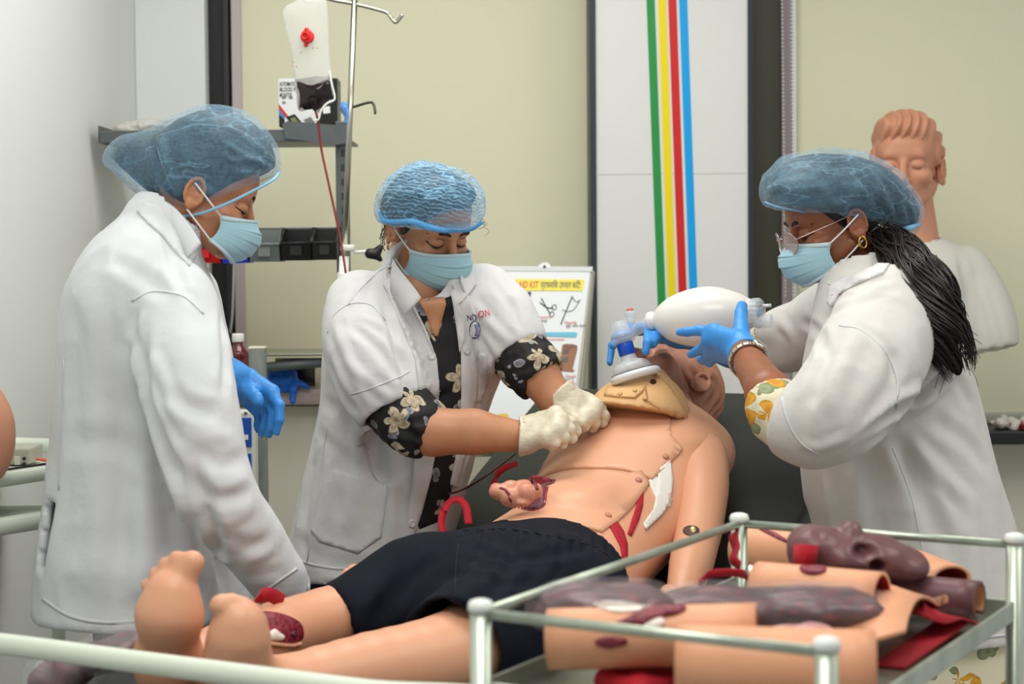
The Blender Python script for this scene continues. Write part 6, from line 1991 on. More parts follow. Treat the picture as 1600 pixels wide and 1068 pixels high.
# arms
def arm(name, pts, rs, handpts=None):
    A = np.array([list(p) for p in pts])
    lo, hi = A.min(0) - .09, A.max(0) + .09
    v = Vol(lo, hi, .005)
    v.chain(A, rs, .012, n=18)
    V, F = v.geo(3)
    return obj(name, (V, F), m_vinyl, mn), bvh_of(V, F)
aL, baL = arm('arm', [P(1097, 712, 3.545), P(1099, 760, 3.44), P(1094, 812, 3.35), P(1088, 846, 3.29), P(1080, 880, 3.21), P(1066, 928, 3.12)], [.047, .045, .040, .037, .036, .025])
patch('elbow_joint', baL, circle2(1080, 829, 13, 8, 16), M('joint_recess', (86, 56, 44), 0.5), aL, .001, .0005, 3)
obj('joint_bolt', lathe([(.007, 0), (.008, .001), (.008, .003), (.005, .0042), (0, .0045)], baL.ray_cast(EYE, ray(1083, 829))[0] + Vector((0, -.001, .001)), (-.2, -.8, .55), 14), M('brass_bolt', (150, 136, 100), 0.3, metal=1.0), aL)
wL = P(1066, 928, 3.12)
fL = (wL - P(1080, 880, 3.21)).normalized()
kk = [wL + fL * .075 + BV * (-.03 + .02 * i) for i in range(4)]
glove('hand', wL, kk, [[k + fL * .03 + Vector((0, 0, -.006)), k + fL * .05 + Vector((0, 0, -.02))] for k in kk], [wL + fL * .015 - BV * .02, wL + fL * .05 - BV * .045, wL + fL * .08 - BV * .05], m_vinyl, aL, wr=.024)
aR, _ = arm('arm', [BED(1.50, .285, 1.0), BED(1.36, .27, .90), BED(1.22, .25, .845), BED(1.12, .225, .825), P(625, 876, 3.26), P(590, 893, 3.22)], [.045, .042, .036, .034, .03, .024])
wR = P(590, 893, 3.22)
fR = (P(545, 910, 3.14) - wR).normalized()
kk = [wR + fR * .04 + BV * (-.022 + .014 * i) + Vector((0, 0, .006 - .004 * i)) for i in range(4)]
glove('hand', wR, kk, [[k + fR * .022 + Vector((0, 0, .002)), k + fR * .042 + Vector((0, 0, -.012)), k + fR * .05 + Vector((0, 0, -.026))] for k in kk], [wR + fR * .01 + BV * .02, wR + fR * .03 + BV * .03, wR + fR * .05 + BV * .03], m_vinyl, aR, wr=.022)
# legs and feet
def leg(pts, rs, sole, toes, h=.0045):
    A = np.array([list(p) for p in pts + [q for q, _ in sole] + [q for q, _ in toes]])
    v = Vol(A.min(0) - .1, A.max(0) + .1, h)
    v.chain(pts, rs, .012, n=16)
    for i in range(len(sole) - 1):
        v.cone(sole[i][0], sole[i + 1][0], sole[i][1], sole[i + 1][1], .025)
    v.cone(pts[-1], sole[1][0], rs[-1], sole[1][1] * .9, .03)
    for q, r in toes:
        m = Vector(sole[-1][0]).lerp(q, .25)
        v.cone(m, q, r * 1.15, r, .004)
    V, F = v.geo(2)
    return obj('leg', (V, F), m_vinyl, mn), bvh_of(V, F)
hipR, kneeR, ankR = BED(.90, .37, .865), P(488, 974, 2.90), P(272, 1050, 2.62)
lR, blR = leg([hipR - Vector((0, 0, .012)), P(628, 938, 3.02), kneeR, P(400, 1000, 2.77), ankR], [.066, .060, .048, .046, .038],
              [(P(262, 1095, 2.57), .036), (P(263, 1030, 2.54), .040), (P(265, 958, 2.50), .041), (P(270, 924, 2.50), .033)],
              [(P(300, 878, 2.50), .0172), (P(277, 873, 2.505), .0125), (P(260, 882, 2.51), .0118), (P(245, 896, 2.515), .0112), (P(232, 914, 2.52), .0108)])
hipL, kneeL, ankL = BED(.90, .545, .860), P(706, 1024, 2.80), P(420, 1078, 2.55)
lL, blL = leg([hipL - Vector((0, 0, .02)), P(790, 972, 2.95), kneeL, P(570, 1052, 2.68), ankL], [.070, .072, .066, .056, .040],
              [(P(372, 1100, 2.50), .034), (P(370, 1040, 2.48), .038), (P(373, 994, 2.465), .037), (P(374, 970, 2.46), .030)],
              [(P(345, 945, 2.45), .0155), (P(362, 939, 2.455), .012), (P(378, 943, 2.46), .0115), (P(393, 954, 2.465), .011), (P(406, 969, 2.47), .0105)])
patch('leg_wound', blR, [(396, 962), (412, 955), (444, 960), (468, 972), (474, 988), (470, 1000), (452, 1003), (424, 1000), (404, 996), (394, 980)], m_wound, lR, .001, .0006, 4, rnd=3)
patch('wound_lip', blR, [(398, 996), (424, 1002), (456, 1006), (470, 1002), (466, 1010), (430, 1010), (402, 1004)], m_vinyl2, lR, .002, .0005, 4, puff=.003, rnd=3)
patch('bone', blR, [(404, 996), (416, 990), (428, 982), (436, 988), (444, 994), (440, 1000), (420, 1000)], m_bone, lR, .002, .001, 3, puff=.003, rnd=2)
patch('wound_spot', blR, circle2(410, 972, 6, 4, 10), m_wdark, lR, .002, .0014, 3)
patch('wound_spot', blR, circle2(458, 990, 5, 4, 10), m_wdark, lR, .002, .0014, 3)
sl_ = obj('red_strap', ribbon([P(380, 974, 2.70), P(386, 952, 2.73), P(402, 934, 2.77), P(422, 929, 2.79), P(442, 940, 2.82)], .022, .0015, [Vector((.5, .3, .8)), Vector((.6, .5, .6)), Vector((.4, .6, .6))]), m_strap, lR)
# navy shorts
A0, A1 = hipR, hipL
v = Vol(P(490, 1010, 2.95) - Vector((.1, .2, .12)), BED(1.1, .66, 1.02) + Vector((.06, .2, .0)), .006)
S = [(BED(.80, .455, .840), .158), (BED(.92, .46, .842), .166), (BED(1.04, .46, .848), .166)]
v.chain([a for a, _ in S], [r for _, r in S], .02, flat=(NB, .60), n=9)
hemR, hemL = P(526, 974, 2.93), P(706, 1016, 2.79)
v.chain([BED(.88, .38, .848), P(655, 924, 3.04), P(588, 952, 2.98), hemR], [.088, .084, .066, .056], .02, n=14)
v.chain([BED(.88, .54, .845), P(822, 955, 2.99), hemL], [.096, .098, .086], .02, n=12)
for a, b, r in ((P(588, 952, 2.98), hemR, .050), (P(822, 950, 2.99), hemL, .078)):
    sleeve_end(v, a, b, 0.004, r, .14)
u = (S[2][0] - S[1][0]).normalized()
v.box(S[2][0] + u * -.006, (.07, .25, .25), frame(u + Vector((0, 0, -.25)), (0, 0, 1)), .001, 0, cut=True)
V, F = v.geo(3)
V = rumple(V, F, .005, (12, 12, 12), 111)
V = rumple(V, F, .002, (26, 26, 26), 112)
V = folds(V, F, [([(720, 850), (790, 870), (860, 865), (920, 850)], .012, -.006), ([(700, 880), (780, 900), (850, 890)], .014, .005), ([(760, 830), (750, 870), (720, 920)], .010, .005), ([(790, 835), (800, 870), (770, 930)], .010, -.006), ([(850, 840), (860, 880), (830, 930)], .010, .004),
                 ([(640, 850), (600, 900), (560, 960)], .012, .004), ([(700, 860), (640, 910), (580, 980)], .014, -.005), ([(760, 900), (700, 950), (650, 1000)], .014, .006), ([(900, 850), (930, 890), (950, 940)], .012, -.004)] + [([(x, 820 + .08 * (x - 730)), (x + 3, 846 + .08 * (x - 730))], .006, .0025 * (-1) ** i) for i, x in enumerate(range(740, 950, 9))])
sho = obj('shorts', (V, F), M('navy_cloth', (15, 18, 28), 0.85, c2=(18, 22, 34), nscale=16, bump=(900, .1, .0006), spec=.2), mn)
bvs = bvh_of(V, F)
seam('waistband_seam', bvs, [(722, 828), (790, 826), (860, 836), (930, 854), (965, 880)], .003, M('navy_seam', (16, 20, 32), .8), sho)
seam('side_seam', bvs, [(716, 850), (712, 900), (712, 960)], .002, M('navy_seam2', (14, 17, 28), .8), sho)
# head
HC = BED(1.722, .398, 1.122)
fw = Vector((-.52, -.10, .85)).normalized()
cr = Vector((.60, .74, .02)).normalized()
Rh = frame(fw, cr)
def moulded_head(h, wavy=.006, seed=120, hair=None):
    hv = head_vol(h=h, neck=((-.02, 0, -.06), (-.045, 0, -.15)), nr=.054)
    V, F = hv.geo(2)
    hair = Vol((-.16, -.12, -.13), (.13, .12, .18), h)
    hair.ell((-.018, 0, .040), (.099, .081, .088)).ell((.036, 0, .082), (.060, .064, .042), k=.02).ell((-.055, 0, -.025), (.05, .066, .06), k=.02)
    hair.plane((.094, 0, .062), (.80, 0, -.60), .012)
    hair.plane((.035, 0, .0), (1, 0, -.12), .012) if False else None
    for s in (-1, 1):
        hair.ell((-.014, s * .094, -.046), (.046, .032, .062), k=.01, cut=True)
    a, b = hair.geo(2)
    ph = np.arctan2(a[:, 2] - .02, a[:, 0] + .02)
    rr = vnoise(a, (9, 9, 9), seed) * 2.2
    wv = np.sin(a[:, 1] * 300 + rr * 4.5 + ph * 4.0)
    N = normals_of(a, b)
    a = a + N * (wavy * .55 * wv + .002)[:, None]
    return (V, F), (a, b)
hg, ha = moulded_head(.0028, .0045)
hd = obj('head', world(hg, Rh, HC), m_vinylh, mn)
obj('moulded_hair', world(ha, Rh, HC), m_vhair, hd)
# tan cervical collar
cc = thing('cervical_collar', BED(1.62, .42, 1.0), 'tan cervical collar around the neck of the mannequin on the bed', 'neck brace')
m_tan = M('tan_foam', (222, 178, 124), .6, c2=(214, 168, 114), nscale=14, bump=(160, .08, .0008))
na, nb = P(1004, 652, 3.64), P(1034, 600, 3.76)
ax = (nb - na).normalized()
v = Vol(na - Vector((.17, .17, .14)), nb + Vector((.17, .17, .14)), .0036)
v.chain([na - ax * .06, na - ax * .012, na + ax * .02, nb, nb + ax * .06], [.104, .100, .078, .066, .070], .004, n=16)
v.chain([na + ax * .045, nb, nb + ax * .12], [.058, .059, .066], .004, n=8, cut=True)
v.plane(P(1000, 641, 3.55), (-.18, -.2, -1)); v.plane(P(1052, 612, 3.66), (.86, .35, .25)); v.plane(P(1000, 588, 3.62), (-.25, -.1, 1), .01)
V, F = v.geo(2)
col = obj('collar_shell', (V, F), m_tan, cc)
bvc = bvh_of(V, F)
patch('front_panel', bvc, [(950, 604), (972, 592), (1002, 592), (1014, 598), (1004, 612), (992, 622), (964, 620), (944, 618)], m_tan, cc, .003, .0006, 5)
patch('side_panel', bvc, [(1010, 590), (1020, 582), (1044, 602), (1066, 634), (1076, 658), (1064, 654), (1030, 640), (1004, 622)], m_tan, cc, .003, .0006, 5)
for x, y in ((992, 612), (1008, 624), (970, 617)):
    h = bvc.ray_cast(EYE, ray(x, y))
    if h[0] is not None:
        obj('rivet', lathe([(.0045, .003), (.0045, .0048), (.003, .0058), (0, .0058)], h[0], h[1], 14), M('tan_rivet', (206, 156, 100), .4), cc)
patch('vent_hole', bvc, circle2(1020, 598, 5, 4, 12), M('vent_dark', (60, 40, 32), .8), cc, .0036, .0006, 2)
patch('slot', bvc, [(1006, 606), (1009, 604), (1012, 622), (1009, 624)], M('slot_tan', (170, 124, 80), .7), cc, .0036, .0006, 3)
# blood line lying by the mannequin
tag(obj('blood_line', tube([P(700, 772, 3.50), P(724, 764, 3.52), P(752, 748, 3.56), P(780, 728, 3.62), P(805, 708, 3.66)], .0022, 8), M('dark_tube', (70, 22, 26), .25)), 'thin dark red tube running beside the mannequin\'s waist on the mattress', 'tube')

# ------------------------------------------------------------------ bag valve mask
bv_ = thing('resuscitator', P(1000, 575, 3.72), 'white squeeze bag resuscitator with clear mask held over the mannequin\'s mouth', 'resuscitator')
m_bag = M('milky_silicone', (232, 230, 224), .18, sss=.25, spec=.5)
m_clr = M('clear_polycarbonate', (232, 240, 246), .06, alpha=.34, spec=.7)
m_clr2 = M('clear_mask_shell', (226, 232, 236), .12, alpha=.5, spec=.6)
m_blu = M('blue_valve', (20, 84, 196), .3)
g0, g1 = P(1012, 502, 3.62), P(1176, 489, 3.54)
gx = (g1 - g0).normalized()
Lb = (g1 - g0).length
sc_ = 3.58 / FPX
prof = [(13, 0), (15, .02), (15, .06), (14, .075), (17, .09), (27, .15), (36, .24), (43, .36), (47, .50), (47, .62), (43, .74), (36, .85), (29, .93), (24, .97), (22, 1.0)]
pr_f = catmull([(r, t, 0) for r, t in prof], 44)
obj('squeeze_bag', lathe([(max(a[0], 1) * sc_, a[1] * Lb) for a in pr_f], g0, gx, 36), m_bag, bv_)
e = obj('intake_valve', lathe([(.022, 0), (.026, .002), (.0275, .006), (.0275, .022), (.024, .026), (.012, .028), (0, .028)], g1 - gx * .006, gx, 26), m_clr, bv_)
for i in range(20):
    a = 2 * math.pi * i / 20
    Rg = frame(gx, (0, 0, 1))
    c = g1 + gx * .008 + Rg @ Vector((0, math.cos(a) * .0275, math.sin(a) * .0275))
    obj('grip_rib', rbox((.014, .002, .002), c, Rg @ Matrix.Rotation(a, 3, 'X'), .0006), m_clr, e, False)
obj('valve_disc', lathe([(.010, .0), (.010, .004)], g1 + gx * .010, gx, 16), M('disc_blue', (90, 160, 220), .3), e)
obj('oxygen_port', tube([g1 + gx * .020 + Vector((0, 0, .012)), g1 + gx * .036 + Vector((0, 0, .012))], .0035, 10), m_white, e)
obj('reservoir_port', lathe([(.012, 0), (.0125, .001), (.0125, .026), (.0135, .027), (.0135, .031), (.010, .031)], g1 + gx * .006 + Vector((0, -.004, -.018)), gx, 20), m_clr, e)
va0, va1 = P(966, 503, 3.60), P(986, 572, 3.585)
vx = (va1 - va0).normalized()
vb_ = obj('valve_body', join(lathe([(.0165, 0), (.0175, .002), (.0175, .020), (.0215, .024), (.0235, .028), (.0235, .040), (.020, .043)], va0, vx, 28), tube([va0 + vx * .018, P(988, 517, 3.69), P(1016, 503, 3.63)], [.013, .012, .013], 16)), m_clr, bv_)
obj('valve_ring', lathe([(.0218, 0), (.0222, .004), (.020, .006)], va0 + vx * .024, vx, 26), M('ring_blue', (60, 140, 220), .3), vb_)
obj('valve_core', lathe([(.0155, 0), (.0165, .002), (.0165, .024), (.015, .026)], va0 + vx * .041, vx, 24), m_blu, vb_)
obj('inner_tube', lathe([(.011, 0), (.011, .022)], va0 + vx * .002, vx, 18), m_clr, vb_)
obj('relief_valve', join(ball(P(985, 491, 3.69), .0115, 16), lathe([(.009, -.018), (.009, -.006)], P(985, 491, 3.69), (0, 0, 1), 14)), m_clr, vb_)
obj('relief_cap', lathe([(.008, .0075), (.007, .0105), (.003, .012), (0, .012)], P(985, 491, 3.69), (-.1, 0, 1), 14), M('red_valve_cap', (206, 64, 56), .35), vb_)
mk = obj('mask_dome', lathe([(.0145, -.012), (.0155, -.002), (.018, .002), (.030, .006), (.037, .014), (.041, .030)], va0 + vx * .076, frame(vx, (0, 0, 1)) @ Vector((1, 0, 0)), 30), m_clr2, bv_)
cu = va0 + vx * .108 + Vector((.004, 0, 0))
Rcu = frame(vx, (1, 0, 0))
ring = [cu + Rcu @ Vector((0, math.cos(a) * .036, math.sin(a) * .041)) for a in np.linspace(0, 2 * math.pi, 21)]
obj('mask_cushion', tube(ring, .0088, 12, seg=60, caps=False), M('cushion_white', (226, 228, 228), .25), mk)
obj('mask_line', tube([p - vx * .009 + (p - cu) * .12 for p in ring], .0007, 5, seg=60, caps=False), M('line_grey', (96, 100, 110), .4), mk)
# ------------------------------------------------------------------ plastic torso in a shirt on the sill
ty = 4.62
tt = thing('training_torso', P(1450, 668, ty), 'flesh coloured plastic torso with moulded hair in a white T-shirt against the wall', 'mannequin')
m_pt = M('flesh_plastic', (206, 146, 116), .5, c2=(198, 138, 108), nscale=6)
HC = P(1416, 262, ty)
Rt = Matrix.Rotation(rad(-90 - 16), 3, 'Z') @ Matrix.Rotation(rad(-4), 3, 'Y')
S_ = 1.07
hg, ha = moulded_head(.003, .0085, 140)
def scl(g, k): return (g[0] * k, g[1])
hd = obj('head', world(scl(hg, S_), Rt, HC), m_pt, tt)
obj('moulded_hair', world(scl(ha, S_), Rt, HC), m_pt, hd)
bh = bvh_of(*hg)
for s in (-1, 1):
    p = [HC + (Rt @ Vector(q)) * S_ for q in on_face(bh, [(s * .017, -.006), (s * .026, -.0105), (s * .037, -.0105), (s * .047, -.005)], .0002)]
    obj('eyelid_line', tube(p, .0011, 6), M('lid_line', (150, 98, 76), .6), hd)
v = Vol(P(1330, 680, ty) - Vector((0, .2, 0)), P(1610, 340, ty) + Vector((0, .22, 0)), .007)
def sec2(l, r, py, b): return sec(l, r, py, ty, b)
v.stack([sec2(1400, 1462, 366, .05), sec2(1384, 1482, 378, .06), sec2(1356, 1512, 396, .085), sec2(1340, 1532, 424, .105), sec2(1340, 1530, 480, .12), sec2(1350, 1528, 560, .115), sec2(1356, 1526, 668, .115)])
v.chain([pt((1508, 420, ty)), pt((1536, 480, ty - .03)), pt((1552, 540, ty - .05))], [.058, .062, .058], .02, n=8)
ua = (pt((1556, 560, ty - .05)) - pt((1536, 480, ty - .03))).normalized()
sleeve_end(v, pt((1552, 540, ty - .05)) - ua * .1, pt((1552, 540, ty - .05)), .01, .05, .12)
v.cone(pt((1432, 390, ty)), pt((1428, 340, ty)), .058, .064, .004, cut=True)
V, F = v.geo(2)
V = rumple(V, F, .006, (9, 9, 5), 151)
V = folds(V, F, [([(1500, 400), (1510, 460), (1500, 540)], .012, -.006), ([(1470, 420), (1490, 500), (1500, 600)], .014, .006), ([(1530, 440), (1550, 500), (1560, 550)], .010, .004), ([(1520, 560), (1510, 610), (1500, 650)], .012, -.006)])
m_tee = M('white_tshirt', (208, 206, 196), .8, bump=(700, .08, .0006))
obj('tshirt', (V, F), m_tee, tt)
nb_ = Vol(P(1350, 680, ty) - Vector((0, .2, 0)), P(1530, 300, ty) + Vector((0, .2, 0)), .01).cone(HC + (Rt @ Vector((-.02, 0, -.06))) * S_, pt((1432, 420, ty)), .062, .066).cone(pt((1432, 430, ty)), pt((1440, 650, ty)), .09, .09, .02).geo(1)
obj('torso', nb_, m_pt, tt)
# bloodied gauze on the sill
gc = P(1578, 676, 4.86); gc.z = sl + .010
v = Vol(gc - Vector((.10, .07, .012)), gc + Vector((.13, .07, .05)), .003)
rg = random.Random(9)
for i in range(16):
    c = gc + Vector((rg.uniform(-.035, .06), rg.uniform(-.03, .03), rg.uniform(-.002, .016)))
    v.ell(c, (rg.uniform(.012, .028), rg.uniform(.012, .022), rg.uniform(.006, .013)), Matrix.Rotation(rg.uniform(-.9, .9), 3, 'Y'), .004)
v.plane((0, 0, sl + .001), (0, 0, -1))
V, F = v.geo(1)
V = rumple(V, F, .004, 55, 160, True)
V[:, 2] = np.maximum(V[:, 2], sl + .0005)
gz = NT('bloodied_gauze')
n_ = gz.noise(26, 2, .5)
gz.link(gz.ramp(n_.outputs[0], [(.52, lin((228, 222, 214))), (.60, lin((176, 62, 54)))]), gz.b.inputs['Base Color'])
gz.b.inputs['Roughness'].default_value = .8
tag(obj('gauze', (V, F), gz.m), 'crumpled white gauze with red stains on the dark sill', 'gauze')

# ------------------------------------------------------------------ wound models on the steel trolley
def shell(a, b, ra, rb, th=.005, arc=300, face=(0, 0, -1), n=26, m=9, sq=1.0, wav=.0):
    """a wrap-on sleeve: a rolled sheet open along one side"""
    a, b = Vector(a), Vector(b)
    x = (b - a).normalized()
    R = frame(x, -Vector(face))
    V, F = [], []
    a0 = rad(90 - arc / 2)
    for k, off in enumerate((0, -th)):
        for i in range(m):
            t = i / (m - 1)
            r = ra + (rb - ra) * t + wav * math.sin(t * 5 + 1)
            for j in range(n):
                q = a0 + rad(arc) * j / (n - 1)
                V.append(tuple(a.lerp(b, t) + R @ Vector((0, math.cos(q) * (r + off), math.sin(q) * (r * sq + off)))))
    N = n * m
    Fo, Fi, Fr = [], [], []
    for i in range(m - 1):
        for j in range(n - 1):
            p = i * n + j
            Fo.append((p, p + 1, p + n + 1, p + n)); Fi.append((p + N, p + n + N, p + n + 1 + N, p + 1 + N))
    for j in range(n - 1):
        Fr.append((j + 1, j, j + N, j + 1 + N)); q = (m - 1) * n + j; Fr.append((q, q + 1, q + 1 + N, q + N))
    for i in range(m - 1):
        p = i * n; Fr.append((p, p + n, p + n + N, p + N)); q = p + n - 1; Fr.append((q + n, q, q + N, q + n + N))
    return np.array(V), Fo, Fi, Fr
m_flesh = M('flesh_rubber', (222, 162, 124), .5, c2=(214, 150, 112), nscale=9, sss=.05)
m_lining = M('red_lining', (150, 20, 34), .7)
m_purple = M('burnt_purple_rubber', (112, 76, 78), .4, c2=(98, 60, 64), nscale=22, bump=(50, .2, .002))
def sleeve_model(name, label, a, b, r, mat=m_flesh, z=None, arc=310, lining=m_lining, rb=None, sq=1.0, group=None, face=(0, .3, -1), th=.005, dz=0.0):
    z = TZ + .006 + r * sq if z is None else z
    A, B = PZ(a[0], a[1], z), PZ(b[0], b[1], z + dz)
    V, Fo, Fi, Fr = shell(A, B, r, rb or r, th, arc, face, sq=sq)
    o = obj(name, (V, Fo + Fi + Fr), mat)
    tag(o, label, 'wound model', group)
    n = len(V) // 2
    Vl = V[n:].copy()
    ax_ = np3((B - A).normalized())
    ctr = np3(A) + np.outer((Vl - np3(A)) @ ax_, ax_)
    Vl = Vl + (ctr - Vl) * .03
    L_ = obj('lining', (np.vstack([Vl, Vl + (ctr - Vl) * .04]), [tuple(i - n for i in f) for f in Fi] + [tuple(reversed([i for i in f])) for f in [tuple(i - n + n for i in f) for f in Fi]]), lining, o)
    return o, bvh_of(V, Fo + Fi + Fr)
s_a, b_a = sleeve_model('wound_sleeve', 'flesh wound sleeve with red scratches beside the far rail post', (1158, 856), (1262, 868), .036)
patch('scratch', b_a, [(1188, 824), (1212, 832), (1236, 846), (1232, 849), (1208, 838), (1186, 827)], m_wound, s_a, .001, .0004, 4)
tag(obj('red_strap_loop', join(ribbon([P(1154, 822, 2.66), P(1146, 836, 2.64), P(1150, 856, 2.62), P(1146, 872, 2.61), P(1156, 884, 2.60)], .02, .003, [Vector((.3, -.9, .3))]), ribbon([P(1150, 822, 2.67), P(1158, 818, 2.66), P(1170, 822, 2.66)], .02, .003, [Vector((0, -.9, .3))])), m_strap), 'crumpled red strap hanging at the far rail post of the steel trolley', 'strap')
# burnt face model lying on its back
fv = thing('face_model', PZ(1340, 890, TZ + .01), 'purple burnt face model lying on its back against the far rail', 'wound model')
zf = .0
yf = 2.46
v = Vol(P(1225, 915, yf) - Vector((.02, .10, .03)), P(1490, 805, yf) + Vector((.03, .12, .03)), .0045)
for x, y, rx, ry, rd, a in ((1262, 860, 34, 36, .055, 10), (1310, 866, 50, 38, .07, 0), (1362, 868, 46, 34, .07, 0), (1410, 880, 40, 28, .06, 10), (1270, 845, 26, 20, .05, 0)):
    pell(v, x, y, yf, rx, ry, rd, a, .02)
for x, y, rx, ry, rd, a in ((1326, 834, 17, 22, .024, 12), (1334, 826, 10, 10, .016, 0), (1292, 836, 13, 10, .03, 0), (1302, 842, 10, 8, .03, 0), (1276, 838, 12, 9, .03, 0), (1365, 850, 22, 12, .045, 10), (1390, 858, 18, 12, .04, 20)):
    pell(v, x, y, yf - .01, rx, ry, rd, a, .01)
for x, y, rx, ry in ((1352, 862, 16, 9), (1284, 842, 5, 3), (1372, 884, 12, 8)):
    pell(v, x, y, yf - .06, rx, ry, .03, 0, .01, True)
V, F = v.geo(3)
V = rumple(V, F, .003, 40, 171)
obj('face_shell', (V, F), m_purple, fv)
obj('strap', ribbon([P(1240, 868, yf - .05), P(1246, 868, yf - .085), P(1258, 868, yf - .098), P(1270, 869, yf - .09), P(1276, 869, yf - .06), P(1268, 868, yf - .035)], .030, .002, [Vector((.1, -.1, 1))]), m_strap, fv)
s_n, b_n = sleeve_model('wound_sleeve', 'flesh coloured sheet sticking out behind the purple face model', (1395, 868), (1486, 905), .030, sq=.7)
s_d, b_d = sleeve_model('wound_sleeve', 'long purple bruised sleeve lying behind the flesh sleeve with a dark sore', (1330, 918), (1530, 938), .026, m_purple, lining=m_flesh)
s_c, b_c = sleeve_model('wound_sleeve', 'flesh sleeve with a small dark sore in the middle of the trolley', (1184, 918), (1378, 936), .034, z=TZ + .060)
patch('sore', b_c, [(1250, 886), (1268, 884), (1290, 886), (1288, 894), (1270, 898), (1254, 894)], m_wound, s_c, .002, .0005, 4, puff=.002, rnd=3)
obj('snap_button', lathe([(.006, 0), (.007, .001), (.007, .004), (0, .005)], P(1174, 892, 2.42), (-.4, -.8, .4), 14), m_silver, s_c)
s_h, b_h = sleeve_model('wound_sleeve', 'flesh sleeve with a long red gash behind the near guard rail', (858, 998), (1184, 990), .034, z=TZ + .060, dz=.012)
patch('gash', b_h, [(958, 976), (985, 962), (1010, 950), (1040, 944), (1072, 948), (1062, 958), (1030, 966), (1012, 976), (985, 978)], m_wound, s_h, .002, .0005, 5, puff=.003, rnd=3)
patch('fat_edge', b_h, [(1004, 980), (1018, 968), (1036, 966), (1038, 976), (1022, 984)], m_bone, s_h, .002, .0006, 4, puff=.002, rnd=3)
patch('fat_edge', b_h, [(926, 944), (950, 938), (1000, 944), (1020, 946), (1000, 954), (960, 956)], m_bone, s_h, .0015, .0004, 4, rnd=3)
patch('gash', b_h, [(930, 1000), (948, 994), (976, 996), (978, 1006), (952, 1012), (934, 1008)], m_wound, s_h, .002, .0005, 4, puff=.002, rnd=3)
s_i, b_i = sleeve_model('wound_sleeve', 'wide plain flesh sleeve standing nearest, behind the near rail', (1058, 1042), (1368, 1050), .045, rb=.044, arc=320)
tag(obj('wound_sheet', ribbon([P(1366, 1000, 2.13), P(1372, 965, 2.19), P(1386, 932, 2.26), P(1408, 922, 2.32), P(1430, 934, 2.36), P(1440, 955, 2.36)], .075, .005, [Vector((.75, -.5, .25)), Vector((.8, -.5, -.1)), Vector((.7, -.4, -.5))]), m_flesh), 'curled flesh coloured skin sheet standing beside the red straps', 'wound model')
# film-wrapped bloody dressings
def wrapped(name, label, px0, px1, py, y, hpx, seed, n=9):
    v = Vol(P(px0, py + hpx + 10, y) - Vector((.05, .08, .03)), P(px1, py - hpx, y) + Vector((.05, .08, .04)), .0045)
    rg = random.Random(seed)
    for i in range(n):
        t = i / (n - 1)
        c = P(px0 + (px1 - px0) * t, py + rg.uniform(-3, 3), y + rg.uniform(-.02, .02))
        s = y / FPX
        v.ell(c, (s * (px1 - px0) / n * 1.9, .055, s * hpx * rg.uniform(.85, 1.0)), None, .02)
    V, F = v.geo(2)
    core_ = rumple(V, F, .004, (18, 40, 40), seed, True)
    film = rumple(V + normals_of(V, F) * .006, F, .005, (16, 34, 34), seed + 1, True)
    o = obj(name, (core_, F), m_wcore)
    tag(o, label, 'dressing')
    obj('plastic_film', (film, F), m_film, o)
    return o
wc_ = NT('bloody_dressing')
n_ = wc_.noise(26, 4, .6, wc_.coord((.5, 1, 1)))
wc_.link(wc_.ramp(n_.outputs[0], [(.34, lin((34, 22, 25))), (.46, lin((92, 30, 38))), (.55, lin((58, 42, 44))), (.63, lin((120, 44, 50))), (.72, lin((180, 140, 134)))]), wc_.b.inputs['Base Color'])
wc_.b.inputs['Roughness'].default_value = .4
m_wcore = wc_.m
m_film = M('wrap_film', (214, 206, 210), .1, alpha=.10, spec=.9)
wrapped('wrapped_dressing', 'film wrapped bloody dressing in the middle of the trolley tray', 1064, 1330, 952, 2.24, 23, 181, 10)
wrapped('wrapped_dressing', 'film wrapped bloody dressing beside the near left rail post', 872, 1010, 946, 2.11, 24, 185, 6)
tag(obj('small_wound', (lambda g: (rumple(g[0], g[1], .003, 60, 191), g[1]))(Vol(P(1190, 1015, 2.05) - Vector((.02, .05, .02)), P(1320, 960, 2.05) + Vector((.02, .05, .02)), .004).ell(P(1240, 992, 2.05), (.034, .03, .012), None, .01).ell(P(1275, 990, 2.05), (.026, .03, .010), None, .01).geo(2)), M('wound_white_red', (214, 176, 170), .4, c2=(150, 36, 58), nscale=30)), 'small red and white wound piece in front of the wrapped dressing', 'wound model')
def cloth(name, label, pts, thick=.012, seed=1, z=TZ + .01):
    A = [PZ(x, y, z) for x, y in pts]
    c = sum(A, Vector()) / len(A)
    lo = Vector((min(a.x for a in A), min(a.y for a in A), TZ)) - Vector((.02, .02, .005)); hi = Vector((max(a.x for a in A), max(a.y for a in A), z)) + Vector((.02, .02, .05))
    v = Vol(lo, hi, .004)
    for i in range(len(A)):
        v.cone(A[i], A[(i + 1) % len(A)], thick, None, .01)
        v.cone(A[i], c + Vector((0, 0, .006)), thick, thick * 1.2, .012)
    V, F = v.geo(2)
    V = rumple(V, F, .003, 18, seed)
    V[:, 2] = np.maximum(V[:, 2], TZ + .002)
    return tag(obj(name, (V, F), M('red_cloth', (176, 12, 32), .7, c2=(150, 8, 26), nscale=12)), label, 'strap')
def strap(label, pts, wd):
    A = [PZ(x, y, TZ + dz) for x, y, dz in pts]
    side = [Vector((0, 0, 1)).cross((A[min(i + 1, len(A) - 1)] - A[max(i - 1, 0)]).normalized()) for i in range(len(A))]
    return tag(obj('red_strap', ribbon(A, wd, .003, side), M('red_strap_cloth', (168, 10, 30), .75, c2=(150, 8, 26), nscale=12)), label, 'strap')
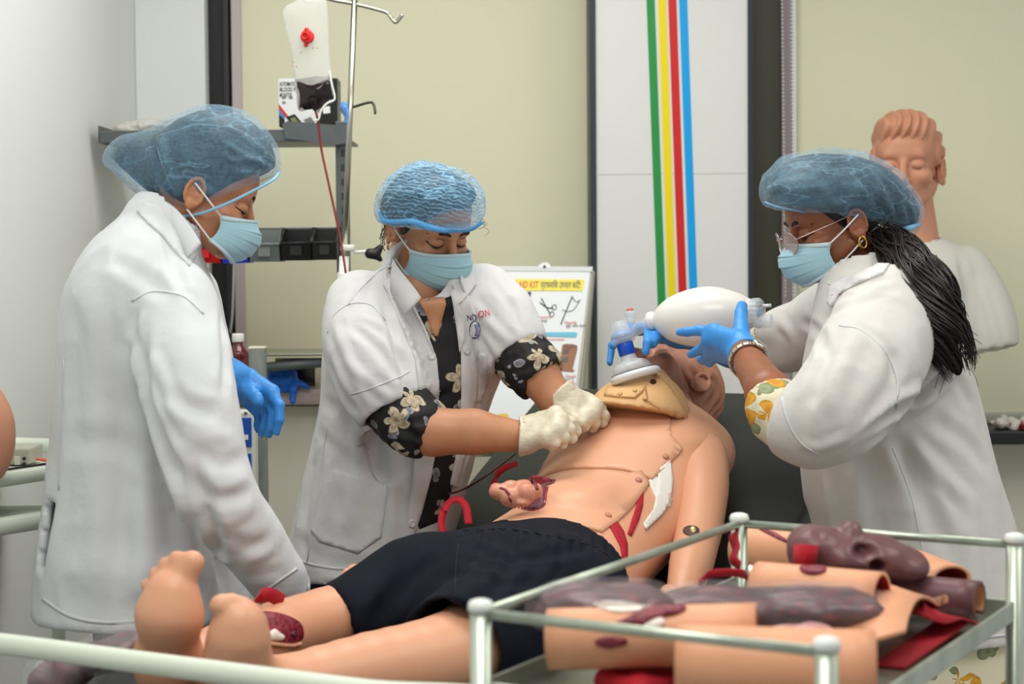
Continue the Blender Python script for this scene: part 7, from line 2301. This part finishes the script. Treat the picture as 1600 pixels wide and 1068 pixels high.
strap('broad red strap lying behind the curled flesh piece on the tray', [(1412, 950, .03), (1445, 952, .042), (1475, 962, .03), (1500, 972, .012)], .055)
strap('long red strap trailing along the right edge of the tray', [(1492, 968, .022), (1462, 990, .012), (1430, 1012, .007), (1388, 1040, .005)], .04)
cloth('red_cloth', 'bright red cloth under the front wound sleeves', [(950, 1064), (985, 1044), (1048, 1040), (1056, 1068), (1000, 1085)], seed=205, z=TZ + .014)
tag(obj('red_strap_loop', ribbon([PZ(1092, 912, TZ + .03), PZ(1108, 898, TZ + .04), PZ(1132, 894, TZ + .045), PZ(1160, 896, TZ + .04), PZ(1180, 906, TZ + .02)], .012, .002, [Vector((.1, -.4, 1))]), m_strap), 'thin red strap curving behind the wrapped dressings', 'strap')

# ------------------------------------------------------------------ foot end: bagged wound model, arm on the white trolley
v = Vol(P(30, 1075, 2.66) - Vector((.03, .1, .01)), P(225, 985, 2.66) + Vector((.03, .14, .03)), .0042)
for x, y, rx, ry in ((80, 1050, 36, 20), (120, 1036, 36, 22), (160, 1022, 40, 20), (195, 1008, 30, 18), (100, 1062, 50, 14)):
    pell(v, x, y, 2.68, rx, ry, .06, -15, .02)
v.plane((0, 0, .768), (0, 0, -1))
V, F = v.geo(2)
film = rumple(V + normals_of(V, F) * .008, F, .008, (30, 30, 30), 213, True)
film[:, 2] = np.maximum(film[:, 2], .767)
bgd = obj('bagged_wound', (rumple(V, F, .004, 30, 211), F), m_wcore)
tag(bgd, 'clear bag with a bloody wound model at the foot of the mattress', 'wound model')
obj('plastic_film', (film, F), M('bag_film_clear', (226, 226, 228), .1, alpha=.14, spec=.8), bgd)
v = Vol(P(-80, 770, 3.20) - Vector((0, .12, 0)), P(30, 600, 3.20) + Vector((0, .12, 0)), .006)
v.chain([P(-50, 600, 3.26), P(-32, 660, 3.22), P(-34, 710, 3.22), P(-50, 742, 3.24)], [.035, .052, .05, .03], .02, n=12)
tag(obj('dummy_arm', v.geo(2), M('dummy_tan', (206, 146, 116), .45, sss=.05)), 'rounded flesh coloured dummy limb at the left edge on the white trolley', 'dummy')
